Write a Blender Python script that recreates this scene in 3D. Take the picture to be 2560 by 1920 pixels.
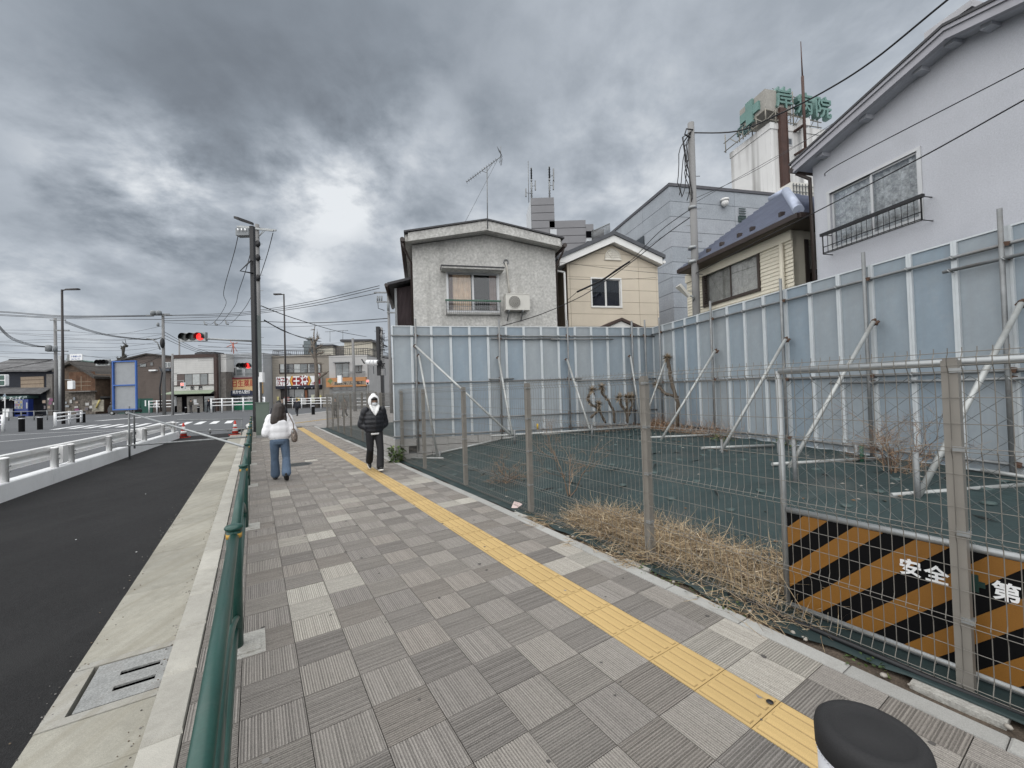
import bpy, bmesh, math, random
from mathutils import Vector, Matrix, Quaternion
random.seed(7)
for o in list(bpy.data.objects): bpy.data.objects.remove(o)
scene = bpy.context.scene
COL = scene.collection
PI = math.pi
# ------------------------------------------------------------------ camera
FPX, ROLL, PITCH, EYE = 1014.4, -0.0310, 0.0183, 1.67
_cp, _sp = math.cos(PITCH), math.sin(PITCH)
FW = Vector((0, _cp, _sp)); _u = Vector((0, -_sp, _cp)); _r = Vector((1, 0, 0))
_c, _s = math.cos(ROLL), math.sin(ROLL)
RT = _c*_r + _s*_u
UP = -_s*_r + _c*_u
CAM = Vector((0, 0, EYE))
cd = bpy.data.cameras.new('camera'); cam = bpy.data.objects.new('camera', cd); COL.objects.link(cam)
mm = Matrix.Identity(4)
for i in range(3):
    mm[i][0] = RT[i]; mm[i][1] = UP[i]; mm[i][2] = -FW[i]; mm[i][3] = CAM[i]
cam.matrix_world = mm
cd.sensor_width = 36; cd.lens = FPX/2560*36
cd.clip_start = 0.05; cd.clip_end = 4000
scene.camera = cam
scene.render.resolution_x = 1024; scene.render.resolution_y = 768
# ------------------------------------------------------------------ world and sun
W = bpy.data.worlds.new('World'); scene.world = W; W.use_nodes = True
nt = W.node_tree; nt.nodes.clear()
SUN_EL, SUN_AZ = math.radians(54), math.radians(210)
EXPO = 1.58; SKYK = 2**-EXPO   # the clouds as they show at this exposure
def N(t, **k):
    n = nt.nodes.new(t)
    for a, b in k.items(): setattr(n, a, b)
    return n
def L(a, b): nt.links.new(a, b)
def mth(op, a, b=None, c=None, clamp=False):
    n = N('ShaderNodeMath', operation=op); n.use_clamp = clamp
    for i, x in enumerate((a, b, c)):
        if x is None: continue
        if isinstance(x, (int, float)): n.inputs[i].default_value = x
        else: L(x, n.inputs[i])
    return n.outputs[0]
def rampn(fac, stops):
    n = N('ShaderNodeValToRGB'); L(fac, n.inputs[0]); e = n.color_ramp.elements
    while len(e) < len(stops): e.new(0.5)
    for i, (p, c) in enumerate(stops): e[i].position = p; e[i].color = (*c, 1)
    return n.outputs[0]
def noise(vec, scale, det=6, rough=.55, w=None, dist=0):
    n = N('ShaderNodeTexNoise'); n.inputs['Scale'].default_value = scale
    n.inputs['Detail'].default_value = det; n.inputs['Roughness'].default_value = rough
    n.inputs['Distortion'].default_value = dist
    L(vec, n.inputs['Vector']); return n.outputs[0]
sky = N('ShaderNodeTexSky'); sky.sky_type = 'NISHITA'; sky.sun_disc = False
sky.sun_elevation = SUN_EL; sky.sun_rotation = SUN_AZ
geo = N('ShaderNodeTexCoord'); V = geo.outputs['Generated']
sep = N('ShaderNodeSeparateXYZ'); L(V, sep.inputs[0])
zc = mth('ADD', mth('MAXIMUM', sep.outputs[2], 0.0), 0.36)
com = N('ShaderNodeCombineXYZ'); L(mth('DIVIDE', sep.outputs[0], zc), com.inputs[0]); L(mth('DIVIDE', sep.outputs[1], zc), com.inputs[1])
CP = com.outputs[0]
n1 = noise(CP, .62, 6, .50, dist=.25); n2 = noise(CP, 2.0, 8, .56, dist=.25); n3 = noise(CP, 6.0, 6, .6, dist=.2)
def lobe(px, py, k):
    d = (FW + RT*((px-1280)/FPX) - UP*((py-960)/FPX)).normalized()
    vm = N('ShaderNodeVectorMath', operation='DOT_PRODUCT'); L(V, vm.inputs[0]); vm.inputs[1].default_value = d
    return mth('POWER', mth('MAXIMUM', vm.outputs['Value'], 0), k)
def addm(xs):
    r = xs[0]
    for x in xs[1:]: r = mth('ADD', r, x)
    return r
def lobes(lst): return addm([mth('MULTIPLY', lobe(x, y, k), a) for x, y, k, a in lst])
bright = lobes([(300, 440, 130, .72), (440, 470, 260, .55), (770, 490, 110, .85), (870, 480, 300, .45), (1010, 350, 110, .45), (750, 720, 420, .7), (1070, 655, 300, .6), (1560, 470, 70, .42), (2360, 100, 22, .30), (90, 735, 300, .5), (420, 640, 500, .3), (1500, 250, 30, .16), (1230, 560, 120, .3)])
dark = lobes([(560, 260, 30, .34), (980, 170, 20, .30), (500, 600, 160, .30), (60, 580, 120, .32), (1300, 330, 60, .15), (120, 100, 10, .22)])
gap = mth('MULTIPLY', bright, mth('MULTIPLY', mth('SUBTRACT', addm([mth('MULTIPLY', n2, .7), mth('MULTIPLY', n3, .3)]), .40, clamp=True), 6.0, clamp=True))
den = addm([mth('MULTIPLY', mth('SUBTRACT', n1, .5), .85), mth('MULTIPLY', mth('SUBTRACT', n2, .5), .72), mth('MULTIPLY', mth('SUBTRACT', n3, .5), .40)])
val = addm([mth('SUBTRACT', mth('ADD', .585, mth('MULTIPLY', gap, .60)), mth('MULTIPLY', dark, .42)), mth('MULTIPLY', den, .44)])
hz = mth('POWER', mth('SUBTRACT', 1.0, mth('ABSOLUTE', sep.outputs[2]), clamp=True), 9)
val = mth('ADD', val, mth('MULTIPLY', hz, .20))
CLOUD = rampn(val, [(.0, (.115, .131, .153)), (.20, (.160, .181, .209)), (.40, (.262, .297, .340)), (.62, (.445, .487, .54)), (.95, (.80, .83, .86))])
scl = N('ShaderNodeVectorMath', operation='SCALE'); L(CLOUD, scl.inputs[0]); scl.inputs['Scale'].default_value = 10.0*SKYK
mx = N('ShaderNodeMix', data_type='RGBA'); mx.inputs[0].default_value = .985
L(sky.outputs[0], mx.inputs[6]); L(scl.outputs[0], mx.inputs[7])
bg = N('ShaderNodeBackground'); bg.inputs[1].default_value = 0.1; L(mx.outputs[2], bg.inputs[0])
ow = N('ShaderNodeOutputWorld'); L(bg.outputs[0], ow.inputs[0])
sl = bpy.data.lights.new('sun', 'SUN'); sl.energy = 1.5; sl.angle = math.radians(130); sl.color = (1, .975, .94)
so = bpy.data.objects.new('sun', sl); COL.objects.link(so)
_sd = Vector((math.sin(SUN_AZ)*math.cos(SUN_EL), math.cos(SUN_AZ)*math.cos(SUN_EL), math.sin(SUN_EL)))
so.rotation_euler = _sd.to_track_quat('Z', 'Y').to_euler(); so.location = (0, 0, 60)
vs = scene.view_settings; scene.display_settings.display_device = 'sRGB'
vs.view_transform = 'Standard'; vs.look = 'None'; vs.exposure = EXPO; vs.gamma = 1; vs.use_curve_mapping = False
# ------------------------------------------------------------------ placing helpers (a photo point meets a real plane)
def ray(px, py): return FW + RT*((px-1280)/FPX) - UP*((py-960)/FPX)
def G(px, py, z=0.0):
    d = ray(px, py); return CAM + d*((z-EYE)/d.z)
def AT(px, py, Y):
    d = ray(px, py); return CAM + d*(Y/d.y)
def HIT(px, py, p0, nrm):
    d = ray(px, py); return CAM + d*((Vector(p0)-CAM).dot(nrm)/d.dot(nrm))
SD = Vector((-.537, .8436, 0)).normalized(); SN = Vector((.8436, .537, 0)).normalized()
def S(s, t, z=0.0): return SD*s + SN*t + Vector((0, 0, z))
E1 = Vector((.9746, .2239, 0)).normalized(); E2 = Vector((.2239, -.9746, 0)).normalized(); K0 = Vector((4.3, 12.2, 0))
def LT(a, b, z=0.0): return K0 + E1*a + E2*b + Vector((0, 0, z))
ANG_S = math.atan2(SN.y, SN.x)      # angle of the frame whose x is across the pavement, y along it
ANG_L = math.atan2(E1.y, E1.x)
# ------------------------------------------------------------------ mesh helpers
class MB:
    def __init__(self): self.v = []; self.f = []; self.m = []; self.smooth = []
    def add(self, vs, fs, mi=0, sm=False):
        b = len(self.v); self.v += [Vector(v) for v in vs]
        for f in fs: self.f.append([b+i for i in f]); self.m.append(mi); self.smooth.append(sm)
        return self
    def box(self, x0, x1, y0, y1, z0, z1, mi=0, M=None):
        vs = [Vector((x, y, z)) for z in (z0, z1) for y in (y0, y1) for x in (x0, x1)]
        if M: vs = [M @ v for v in vs]
        return self.add(vs, [(0,2,3,1), (4,5,7,6), (0,1,5,4), (2,6,7,3), (0,4,6,2), (1,3,7,5)], mi)
    def obox(self, o, ax, ay, az, mi=0):
        o, ax, ay, az = map(Vector, (o, ax, ay, az))
        vs = [o + ax*i + ay*j + az*k for k in (0, 1) for j in (0, 1) for i in (0, 1)]
        f = [(0,2,3,1), (4,5,7,6), (0,1,5,4), (2,6,7,3), (0,4,6,2), (1,3,7,5)]
        if ax.cross(ay).dot(az) < 0: f = [q[::-1] for q in f]
        return self.add(vs, f, mi)
    def bar(self, a, b, w, h, mi=0, up=(0, 0, 1)):
        a, b = Vector(a), Vector(b); d = (b-a); up = Vector(up)
        x = d.cross(up)
        if x.length < 1e-6: x = d.cross(Vector((1, 0, 0)))
        x.normalize(); y = x.cross(d).normalized()
        return self.obox(a - x*w/2 - y*h/2, x*w, d, y*h, mi)
    def tube(self, pts, r, n=8, mi=0, cap=True, closed=False, sm=True):
        pts = [Vector(p) for p in pts]; k = len(pts)
        rs = r if isinstance(r, (list, tuple)) else [r]*k
        b = len(self.v); ref = None
        for i, p in enumerate(pts):
            if closed: t = pts[(i+1) % k] - pts[i-1]
            elif i == 0: t = pts[1]-pts[0]
            elif i == k-1: t = pts[-1]-pts[-2]
            else: t = (pts[i+1]-p).normalized() + (p-pts[i-1]).normalized()
            t.normalize()
            if ref is None:
                ref = Vector((0, 0, 1)) if abs(t.z) < .9 else Vector((1, 0, 0))
            x = ref - t*ref.dot(t)
            if x.length < 1e-5: x = t.orthogonal()
            x.normalize(); ref = x; y = t.cross(x)
            for j in range(n):
                a = 2*PI*j/n; self.v.append(p + (x*math.cos(a) + y*math.sin(a))*rs[i])
        m = k if closed else k-1
        for i in range(m):
            i2 = (i+1) % k
            for j in range(n):
                j2 = (j+1) % n
                self.f.append([b+i*n+j, b+i*n+j2, b+i2*n+j2, b+i2*n+j]); self.m.append(mi); self.smooth.append(sm)
        if cap and not closed:
            self.f.append([b+j for j in range(n)][::-1]); self.m.append(mi); self.smooth.append(False)
            self.f.append([b+(k-1)*n+j for j in range(n)]); self.m.append(mi); self.smooth.append(False)
        return self
    def loft(self, rings, mi=0, sm=True, cap=True):
        # rings: list of (centre, xaxis*rx, yaxis*ry)
        n = 12; b = len(self.v)
        for c, x, y in rings:
            for j in range(n):
                a = 2*PI*j/n; self.v.append(Vector(c) + Vector(x)*math.cos(a) + Vector(y)*math.sin(a))
        for i in range(len(rings)-1):
            for j in range(n):
                j2 = (j+1) % n
                self.f.append([b+i*n+j, b+i*n+j2, b+(i+1)*n+j2, b+(i+1)*n+j]); self.m.append(mi); self.smooth.append(sm)
        if cap:
            self.f.append([b+j for j in range(n)][::-1]); self.m.append(mi); self.smooth.append(sm)
            self.f.append([b+(len(rings)-1)*n+j for j in range(n)]); self.m.append(mi); self.smooth.append(sm)
        return self
    def lathe(self, c, prof, n=24, mi=0, sm=True, caps=True):
        c = Vector(c); b = len(self.v)
        for r, z in prof:
            for j in range(n):
                a = 2*PI*j/n; self.v.append(c + Vector((r*math.cos(a), r*math.sin(a), z)))
        for i in range(len(prof)-1):
            for j in range(n):
                j2 = (j+1) % n
                self.f.append([b+i*n+j, b+i*n+j2, b+(i+1)*n+j2, b+(i+1)*n+j]); self.m.append(mi); self.smooth.append(sm)
        if caps:
            self.f.append([b+j for j in range(n)][::-1]); self.m.append(mi); self.smooth.append(False)
            self.f.append([b+(len(prof)-1)*n+j for j in range(n)]); self.m.append(mi); self.smooth.append(False)
        return self
    def prism(self, pts, ext, mi=0):
        # closed polygon extruded by the vector ext
        pts = [Vector(p) for p in pts]; ext = Vector(ext); n = len(pts)
        nr = Vector((0, 0, 0))
        for i in range(n): nr += pts[i].cross(pts[(i+1) % n])
        if nr.dot(ext) < 0: pts = pts[::-1]
        vs = pts + [p+ext for p in pts]
        fs = [list(range(n))[::-1], list(range(n, 2*n))] + [(i, (i+1) % n, n+(i+1) % n, n+i) for i in range(n)]
        return self.add(vs, fs, mi)
    def ball(self, c, rx, ry=None, rz=None, seg=12, rin=8, mi=0, M=None):
        ry = ry or rx; rz = rz or rx; b = len(self.v); c = Vector(c)
        P = lambda v: c + (M @ v if M else v)
        for i in range(rin+1):
            th = PI*i/rin
            for j in range(seg):
                a = 2*PI*j/seg
                self.v.append(P(Vector((rx*math.sin(th)*math.cos(a), ry*math.sin(th)*math.sin(a), -rz*math.cos(th)))))
        for i in range(rin):
            for j in range(seg):
                j2 = (j+1) % seg
                self.f.append([b+i*seg+j, b+i*seg+j2, b+(i+1)*seg+j2, b+(i+1)*seg+j]); self.m.append(mi); self.smooth.append(True)
        return self
    def mesh(self, name, mats, M=None):
        me = bpy.data.meshes.new(name)
        vs = [M @ v for v in self.v] if M else self.v
        me.from_pydata([tuple(v) for v in vs], [], self.f)
        for x in (mats if isinstance(mats, (list, tuple)) else [mats]): me.materials.append(x)
        me.polygons.foreach_set('material_index', self.m); me.polygons.foreach_set('use_smooth', self.smooth)
        me.validate(); me.update(); return me
def tag(o, label=None, cat=None, group=None, kind=None):
    if label: o['label'] = label
    if cat: o['category'] = cat
    if group: o['group'] = group
    if kind: o['kind'] = kind
    return o
WM = {}
def thing(name, label, cat, loc=(0, 0, 0), rz=0.0, group=None, kind=None):
    o = bpy.data.objects.new(name, None); COL.objects.link(o)
    o.location = loc; o.rotation_euler = (0, 0, rz); o.empty_display_size = .2
    WM[o.name] = Matrix.Translation(Vector(loc)) @ Matrix.Rotation(rz, 4, 'Z')
    return tag(o, label, cat, group, kind)
def put(name, me, parent=None, loc=None, rz=0.0, label=None, kind=None):
    o = bpy.data.objects.new(name, me); COL.objects.link(o)
    if parent: o.parent = parent
    if loc is not None: o.location = loc
    o.rotation_euler[2] = rz
    if parent: WM[o.name] = WM[parent.name] @ Matrix.Translation(o.location) @ Matrix.Rotation(rz, 4, 'Z')
    else: WM[o.name] = Matrix.Translation(o.location) @ Matrix.Rotation(rz, 4, 'Z')
    return tag(o, label, None, None, kind)
def part(parent, name, mb, mats, label=None, kind=None, world=True):
    # mb is in world coordinates unless world=False (then in the parent's)
    M = WM[parent.name].inverted() if world else None
    return put(name, mb.mesh(name, mats, M), parent, label=label, kind=kind)
def solo(name, mb, mats, label=None, cat=None, loc=(0, 0, 0), group=None, kind=None):
    # a thing that is one mesh, given in world coordinates, origin at loc
    o = put(name, mb.mesh(name, mats, Matrix.Translation(-Vector(loc))), None, loc=loc)
    return tag(o, label, cat, group, kind)
def dup(root, loc, rz=None, label=None, group=None):
    r = root.copy(); COL.objects.link(r); r.location = loc
    if rz is not None: r.rotation_euler = (0, 0, rz)
    WM[r.name] = Matrix.Translation(Vector(loc)) @ Matrix.Rotation(r.rotation_euler[2], 4, 'Z')
    if label: r['label'] = label
    if group: r['group'] = group
    for ch in list(root.children):
        c = ch.copy(); COL.objects.link(c); c.parent = r
        for g in list(ch.children):
            k = g.copy(); COL.objects.link(k); k.parent = c
    return r
# ------------------------------------------------------------------ material helpers
MATS = {}
def M(name, col, rough=.7, metal=0.0, var=.12, scale=3.0, grain=0.0, gscale=120.0, bump=0.0, bscale=80.0, dirt=None, dscale=1.2, damt=.5,
      streak=0.0, stcol=(.05, .05, .05), stscale=6.0, spec=.4, emit=None, coat=0, tint=False, alpha=None, mottle=0.0, mscale=25.0, smear=None):
    if name in MATS: return MATS[name]
    m = bpy.data.materials.new(name); m.use_nodes = True; t = m.node_tree; nd = t.nodes
    b = nd['Principled BSDF']; MATS[name] = m
    def nn(ty, **k):
        x = nd.new(ty)
        for a, c in k.items(): setattr(x, a, c)
        return x
    tc = nn('ShaderNodeTexCoord'); oc = tc.outputs['Object']
    def nz(sc, det=4, vec=None, ro=.6):
        x = nn('ShaderNodeTexNoise'); x.inputs['Scale'].default_value = sc; x.inputs['Detail'].default_value = det; x.inputs['Roughness'].default_value = ro
        t.links.new(vec or oc, x.inputs['Vector']); return x.outputs[0]
    def mr(x, a, bb, c, d):
        y = nn('ShaderNodeMapRange'); t.links.new(x, y.inputs[0])
        for i, q in enumerate((a, bb, c, d)): y.inputs[i+1].default_value = q
        return y.outputs[0]
    def mixc(fac, A, B, bt='MIX'):
        y = nn('ShaderNodeMix', data_type='RGBA', blend_type=bt)
        for i, q in ((0, fac), (6, A), (7, B)):
            if isinstance(q, (int, float)): y.inputs[i].default_value = q
            elif isinstance(q, tuple): y.inputs[i].default_value = (*q, 1)
            else: t.links.new(q, y.inputs[i])
        return y.outputs[2]
    base = tuple(col)
    cur = base
    if tint:
        at = nn('ShaderNodeAttribute'); at.attribute_name = 'tint'
        cur = mixc(1.0, base, at.outputs['Color'], 'MULTIPLY')
    if var:
        f = mr(nz(scale, 5), .3, .7, 1-var, 1+var)
        cb = nn('ShaderNodeCombineColor')
        for i in range(3): t.links.new(f, cb.inputs[i])
        cur = mixc(1.0, cur, cb.outputs[0], 'MULTIPLY')
    if grain:
        f = mr(nz(gscale, 2), .3, .7, 1-grain, 1+grain)
        cb = nn('ShaderNodeCombineColor')
        for i in range(3): t.links.new(f, cb.inputs[i])
        cur = mixc(1.0, cur, cb.outputs[0], 'MULTIPLY')
    if mottle:
        f = mr(nz(mscale, 6, ro=.75), .3, .7, 1-mottle, 1+mottle)
        cb = nn('ShaderNodeCombineColor')
        for i in range(3): t.links.new(f, cb.inputs[i])
        cur = mixc(1.0, cur, cb.outputs[0], 'MULTIPLY')
    if smear:   # long stains running along a direction: (angle, across, along, amount, colour)
        mp = nn('ShaderNodeMapping'); t.links.new(oc, mp.inputs[0]); mp.inputs['Rotation'].default_value = (0, 0, smear[0]); mp.inputs['Scale'].default_value = (smear[1], smear[2], 1)
        f = mr(nz(1.0, 6, mp.outputs[0], .65), .46, .70, 0, smear[3]); cur = mixc(f, cur, tuple(smear[4]))
    if dirt:
        f = mr(nz(dscale, 7, ro=.7), .52, .72, 0, damt)
        cur = mixc(f, cur, tuple(dirt))
    if streak:
        mp = nn('ShaderNodeMapping'); t.links.new(oc, mp.inputs[0]); mp.inputs['Scale'].default_value = (stscale, stscale, stscale*.055)
        f = mr(nz(1.0, 5, mp.outputs[0]), .5, .75, 0, streak)
        cur = mixc(f, cur, tuple(stcol))
    if isinstance(cur, tuple): b.inputs['Base Color'].default_value = (*cur, 1)
    else: t.links.new(cur, b.inputs['Base Color'])
    b.inputs['Roughness'].default_value = rough; b.inputs['Metallic'].default_value = metal
    b.inputs['Specular IOR Level'].default_value = spec
    if coat: b.inputs['Coat Weight'].default_value = coat
    if emit:
        b.inputs['Emission Color'].default_value = (*emit[0], 1); b.inputs['Emission Strength'].default_value = emit[1]
    if bump:
        bp = nn('ShaderNodeBump'); bp.inputs['Strength'].default_value = bump; bp.inputs['Distance'].default_value = .01
        t.links.new(nz(bscale, 4), bp.inputs['Height']); t.links.new(bp.outputs[0], b.inputs['Normal'])
    return m
def glass(name, col=(.03, .035, .04), rough=.06):
    return M(name, col, rough, 0, var=.25, scale=1.5, spec=.8)
def rgb(r, g, b):
    f = lambda c: ((c/255+.055)/1.055)**2.4 if c > 10 else c/255/12.92
    return (f(r), f(g), f(b))
# lettering: outline of the built-in font turned into a thin solid mesh
def textmesh(txt, size, depth=.01, bold=0.0, spacing=1.0):
    c = bpy.data.curves.new('lettering', 'FONT'); c.body = txt; c.size = size; c.extrude = depth; c.offset = bold
    c.align_x = 'CENTER'; c.align_y = 'CENTER'; c.space_character = spacing; c.resolution_u = 3
    o = bpy.data.objects.new('lettering', c); COL.objects.link(o)
    dg = bpy.context.evaluated_depsgraph_get(); dg.update()
    me = bpy.data.meshes.new_from_object(o.evaluated_get(dg)); me.name = 'lettering'
    bpy.data.objects.remove(o); bpy.data.curves.remove(c)
    return me
def lettering(parent, txt, size, mat, centre, xdir, updir, depth=.01, bold=0.0, width=None, name='lettering', spacing=1.0, label=None, sx=1.0):
    me = textmesh(txt, size, depth, bold, spacing)
    me.materials.clear(); me.materials.append(mat)
    x = Vector(xdir).normalized(); u = Vector(updir).normalized(); n = x.cross(u)
    xs = [v.co.x for v in me.vertices] or [0, 1]
    ys = [v.co.y for v in me.vertices] or [0, 1]
    k = sx
    if width: k = width/max(1e-4, max(xs)-min(xs))
    cx = (max(xs)+min(xs))/2; cy = (max(ys)+min(ys))/2
    Mi = WM[parent.name].inverted() if parent else Matrix.Identity(4)
    for v in me.vertices:
        v.co = Mi @ (Vector(centre) + x*(v.co.x-cx)*k + u*(v.co.y-cy) + n*v.co.z)
    me.update()
    return put(name, me, parent, label=label)
# ================================================================== MATERIALS shared
m_asph_new = M('new asphalt', (.019, .019, .0198), .85, var=.14, scale=1.1, grain=.35, gscale=150, mottle=.30, mscale=38, bump=.9, bscale=130, dirt=(.032, .032, .032), dscale=.6, damt=.45, smear=(-ANG_S, 3.0, .25, .5, (.028, .028, .029)), spec=.18)
m_asph_old = M('old asphalt', (.085, .090, .097), .85, var=.12, scale=.5, grain=.25, gscale=160, bump=.3, bscale=200, dirt=(.058, .061, .065), dscale=.25, damt=.6)
m_paint = M('white road paint', (.68, .69, .70), .6, var=.1, scale=2, grain=.1, gscale=80, dirt=(.3, .3, .31), dscale=1.5, damt=.5)
m_joint = M('joint sand', (.035, .033, .032), .95, var=.2, scale=8)
m_tile = M('paving tile concrete', (.305, .284, .260), .85, var=.10, scale=1.3, grain=.32, gscale=230, mottle=.12, mscale=45, bump=.6, bscale=220, tint=True, dirt=(.12, .112, .105), dscale=3.4, damt=.5, spec=.25)
m_yel = M('yellow tactile tile', (.445, .315, .137), .75, var=.10, scale=1.6, grain=.20, gscale=300, tint=True, dirt=(.33, .235, .10), dscale=1.8, damt=.5)
m_kerb = M('kerb concrete', (.36, .348, .315), .85, var=.10, scale=2.5, grain=.16, gscale=220, bump=.2, bscale=240, dirt=(.21, .20, .17), dscale=2.2, damt=.6, tint=True, mottle=.08, mscale=16)
m_gut = M('gutter concrete', (.285, .275, .24), .85, var=.14, scale=.9, grain=.14, gscale=200, bump=.2, bscale=200, dirt=(.17, .16, .13), dscale=1.3, damt=.7, tint=True, mottle=.10, mscale=14, smear=(-ANG_S, 9.0, .5, .55, (.20, .18, .135)))
m_edge = M('edging concrete', (.34, .34, .325), .85, var=.12, scale=1.5, grain=.15, gscale=200, bump=.3, bscale=120, dirt=(.2, .195, .18), dscale=2, damt=.55, tint=True)
m_iron = M('cast iron', (.085, .09, .09), .6, metal=.4, var=.3, scale=12)
m_soil = M('bare soil', (.085, .066, .05), .95, var=.3, scale=6, grain=.4, gscale=90, bump=.9, bscale=60, dirt=(.15, .12, .085), dscale=3, damt=.6)
m_sheet = M('dark green weed sheet', (.024, .041, .042), .62, var=.18, scale=1.2, grain=.12, gscale=300, bump=.35, bscale=14, dirt=(.066, .072, .069), dscale=1.1, damt=.8, spec=.3, mottle=.14, mscale=7, smear=(-ANG_L, .35, 2.2, .55, (.016, .026, .027)))
m_dark = M('black void', (.004, .004, .005), 1.0, var=0, spec=0)
m_galv = M('galvanised steel', (.30, .315, .32), .45, metal=.55, var=.14, scale=5, dirt=(.22, .21, .20), dscale=3, damt=.5)
m_galvd = M('weathered steel pipe', (.20, .21, .215), .55, metal=.45, var=.2, scale=5, dirt=(.13, .10, .08), dscale=3, damt=.5)
m_rust = M('rusty steel', (.085, .05, .035), .85, var=.3, scale=8)
m_white = M('white painted metal', (.76, .77, .78), .45, var=.05, scale=2, dirt=(.5, .49, .46), dscale=3, damt=.35)
m_black = M('black paint', (.012, .012, .014), .4, var=.1)
m_dbrown = M('dark brown paint', (.022, .018, .018), .45, var=.1)
m_conc = M('grey concrete', (.30, .305, .305), .85, var=.12, scale=1.5, grain=.1, gscale=90, streak=.35, stcol=(.16, .16, .16), stscale=5)
# ================================================================== GROUND, ROADS
def sheetmb(pts, z): return MB().add([Vector((p[0], p[1], z)) for p in pts], [list(range(len(pts)))])
RZ = -.10
g = MB(); g.add([(-900, -300, RZ-.10), (900, -300, RZ-.10), (900, 1400, RZ-.10), (-900, 1400, RZ-.10)], [(0, 1, 2, 3)])
tag(put('ground', g.mesh('ground', m_asph_old)), kind='structure')
def spoly(lst): return [S(s, t) for s, t in lst]
r = sheetmb([p for p in spoly([(-12, -34), (-12, -1.0), (27.2, -1.0), (30, -.6), (42, 1.6), (47, 6), (56, 18), (80, 40), (110, 10), (110, -70), (60, -90), (20, -60)])], RZ)
tag(put('road', r.mesh('road', m_asph_old)), kind='structure')
r = sheetmb(spoly([(-6, -1.0), (26.6, -1.02), (26.4, -3.1), (11.5, -3.96), (-6, -5.2)]), RZ+.004)
tag(put('resurfaced_lane', r.mesh('resurfaced_lane', m_asph_new)), kind='structure')
# painted markings, each its own strip
mk = thing('road_marking', None, None, kind='structure')
def mark(pts, z=RZ+.008, nm='painted_stripe'): part(mk, nm, sheetmb(pts, z), m_paint)
for i in range(13):
    t = -1.5 - .98*i; s0 = 37.3 + .5*abs(t); s1 = s0 + 4.3 + .04*abs(t)*3
    if i == 12: continue
    mark(spoly([(s0, t), (s0, t-.46), (s1, t-.46), (s1, t)]))
def line(a, b, w):
    a = Vector(a); b = Vector(b); d = (b-a).normalized(); q = Vector((-d.y, d.x, 0))*w/2
    mark([a+q, a-q, b-q, b+q][::-1], nm='painted_line')
z_ = RZ+.008
line(G(-60, 1110, z_), G(330, 1073, z_), .16); line(G(-60, 1091, z_), G(330, 1072, z_), .16)
line(G(245, 1052, z_), G(470, 1034, z_), .9); line(G(240, 1040, z_), G(330, 1036, z_), .35)
line(G(835, 1031, z_), G(1010, 1012, z_), 1.2)
# ================================================================== PAVEMENT
pv = MB(); pv.add([S(-8, -.30, -.012), S(-8, 2.95, -.012), S(27, 2.95, -.012), S(27, -.30, -.012)], [(0, 1, 2, 3)])
pv.add([S(-8, -.30, RZ-.05), S(27, -.30, RZ-.05), S(27, -.30, -.012), S(-8, -.30, -.012)], [(0, 1, 2, 3)])
pave = thing('pavement', None, None, kind='structure')
part(pave, 'bedding', pv, m_joint)
m_plaza = M('plaza paving far off', (.225, .215, .205), .85, var=.14, scale=.9, grain=.12, gscale=3.5, dirt=(.14, .135, .13), dscale=.4, damt=.4)
pl = sheetmb(spoly([(27.0, -.05), (27.0, 3.0), (25.0, 3.0), (23.6, 3.3), (26, 9), (30, 20), (52, 34), (60, 34), (54.5, 13), (53.0, 7.4), (48, 4.6), (44.4, 2.7), (40.6, .6), (36, -.1), (32, -.3)]), -.010)
tag(put('plaza', pl.mesh('plaza', m_plaza)), kind='structure')
pk = MB()
kp = [(27.0, -.05), (32, -.3), (36, -.1), (40.6, .6), (44.4, 2.7), (48, 4.6), (53, 7.4), (54.5, 13), (60, 34)]
for (a, b) in zip(kp[:-1], kp[1:]):
    A, B = S(*a), S(*b); d = (B-A).normalized(); q = Vector((-d.y, d.x, 0))*.18
    pk.add([A+Vector((0, 0, RZ-.02)), B+Vector((0, 0, RZ-.02)), B+q+Vector((0, 0, RZ-.02)), A+q+Vector((0, 0, RZ-.02)),
            A+Vector((0, 0, .004)), B+Vector((0, 0, .004)), B+q+Vector((0, 0, .004)), A+q+Vector((0, 0, .004))],
           [(0, 3, 2, 1), (4, 5, 6, 7), (0, 1, 5, 4), (1, 2, 6, 5), (2, 3, 7, 6), (3, 0, 4, 7)])
tag(put('plaza_kerb', pk.mesh('plaza_kerb', M('pale kerb', (.5, .5, .48), .8))), kind='structure')
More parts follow.
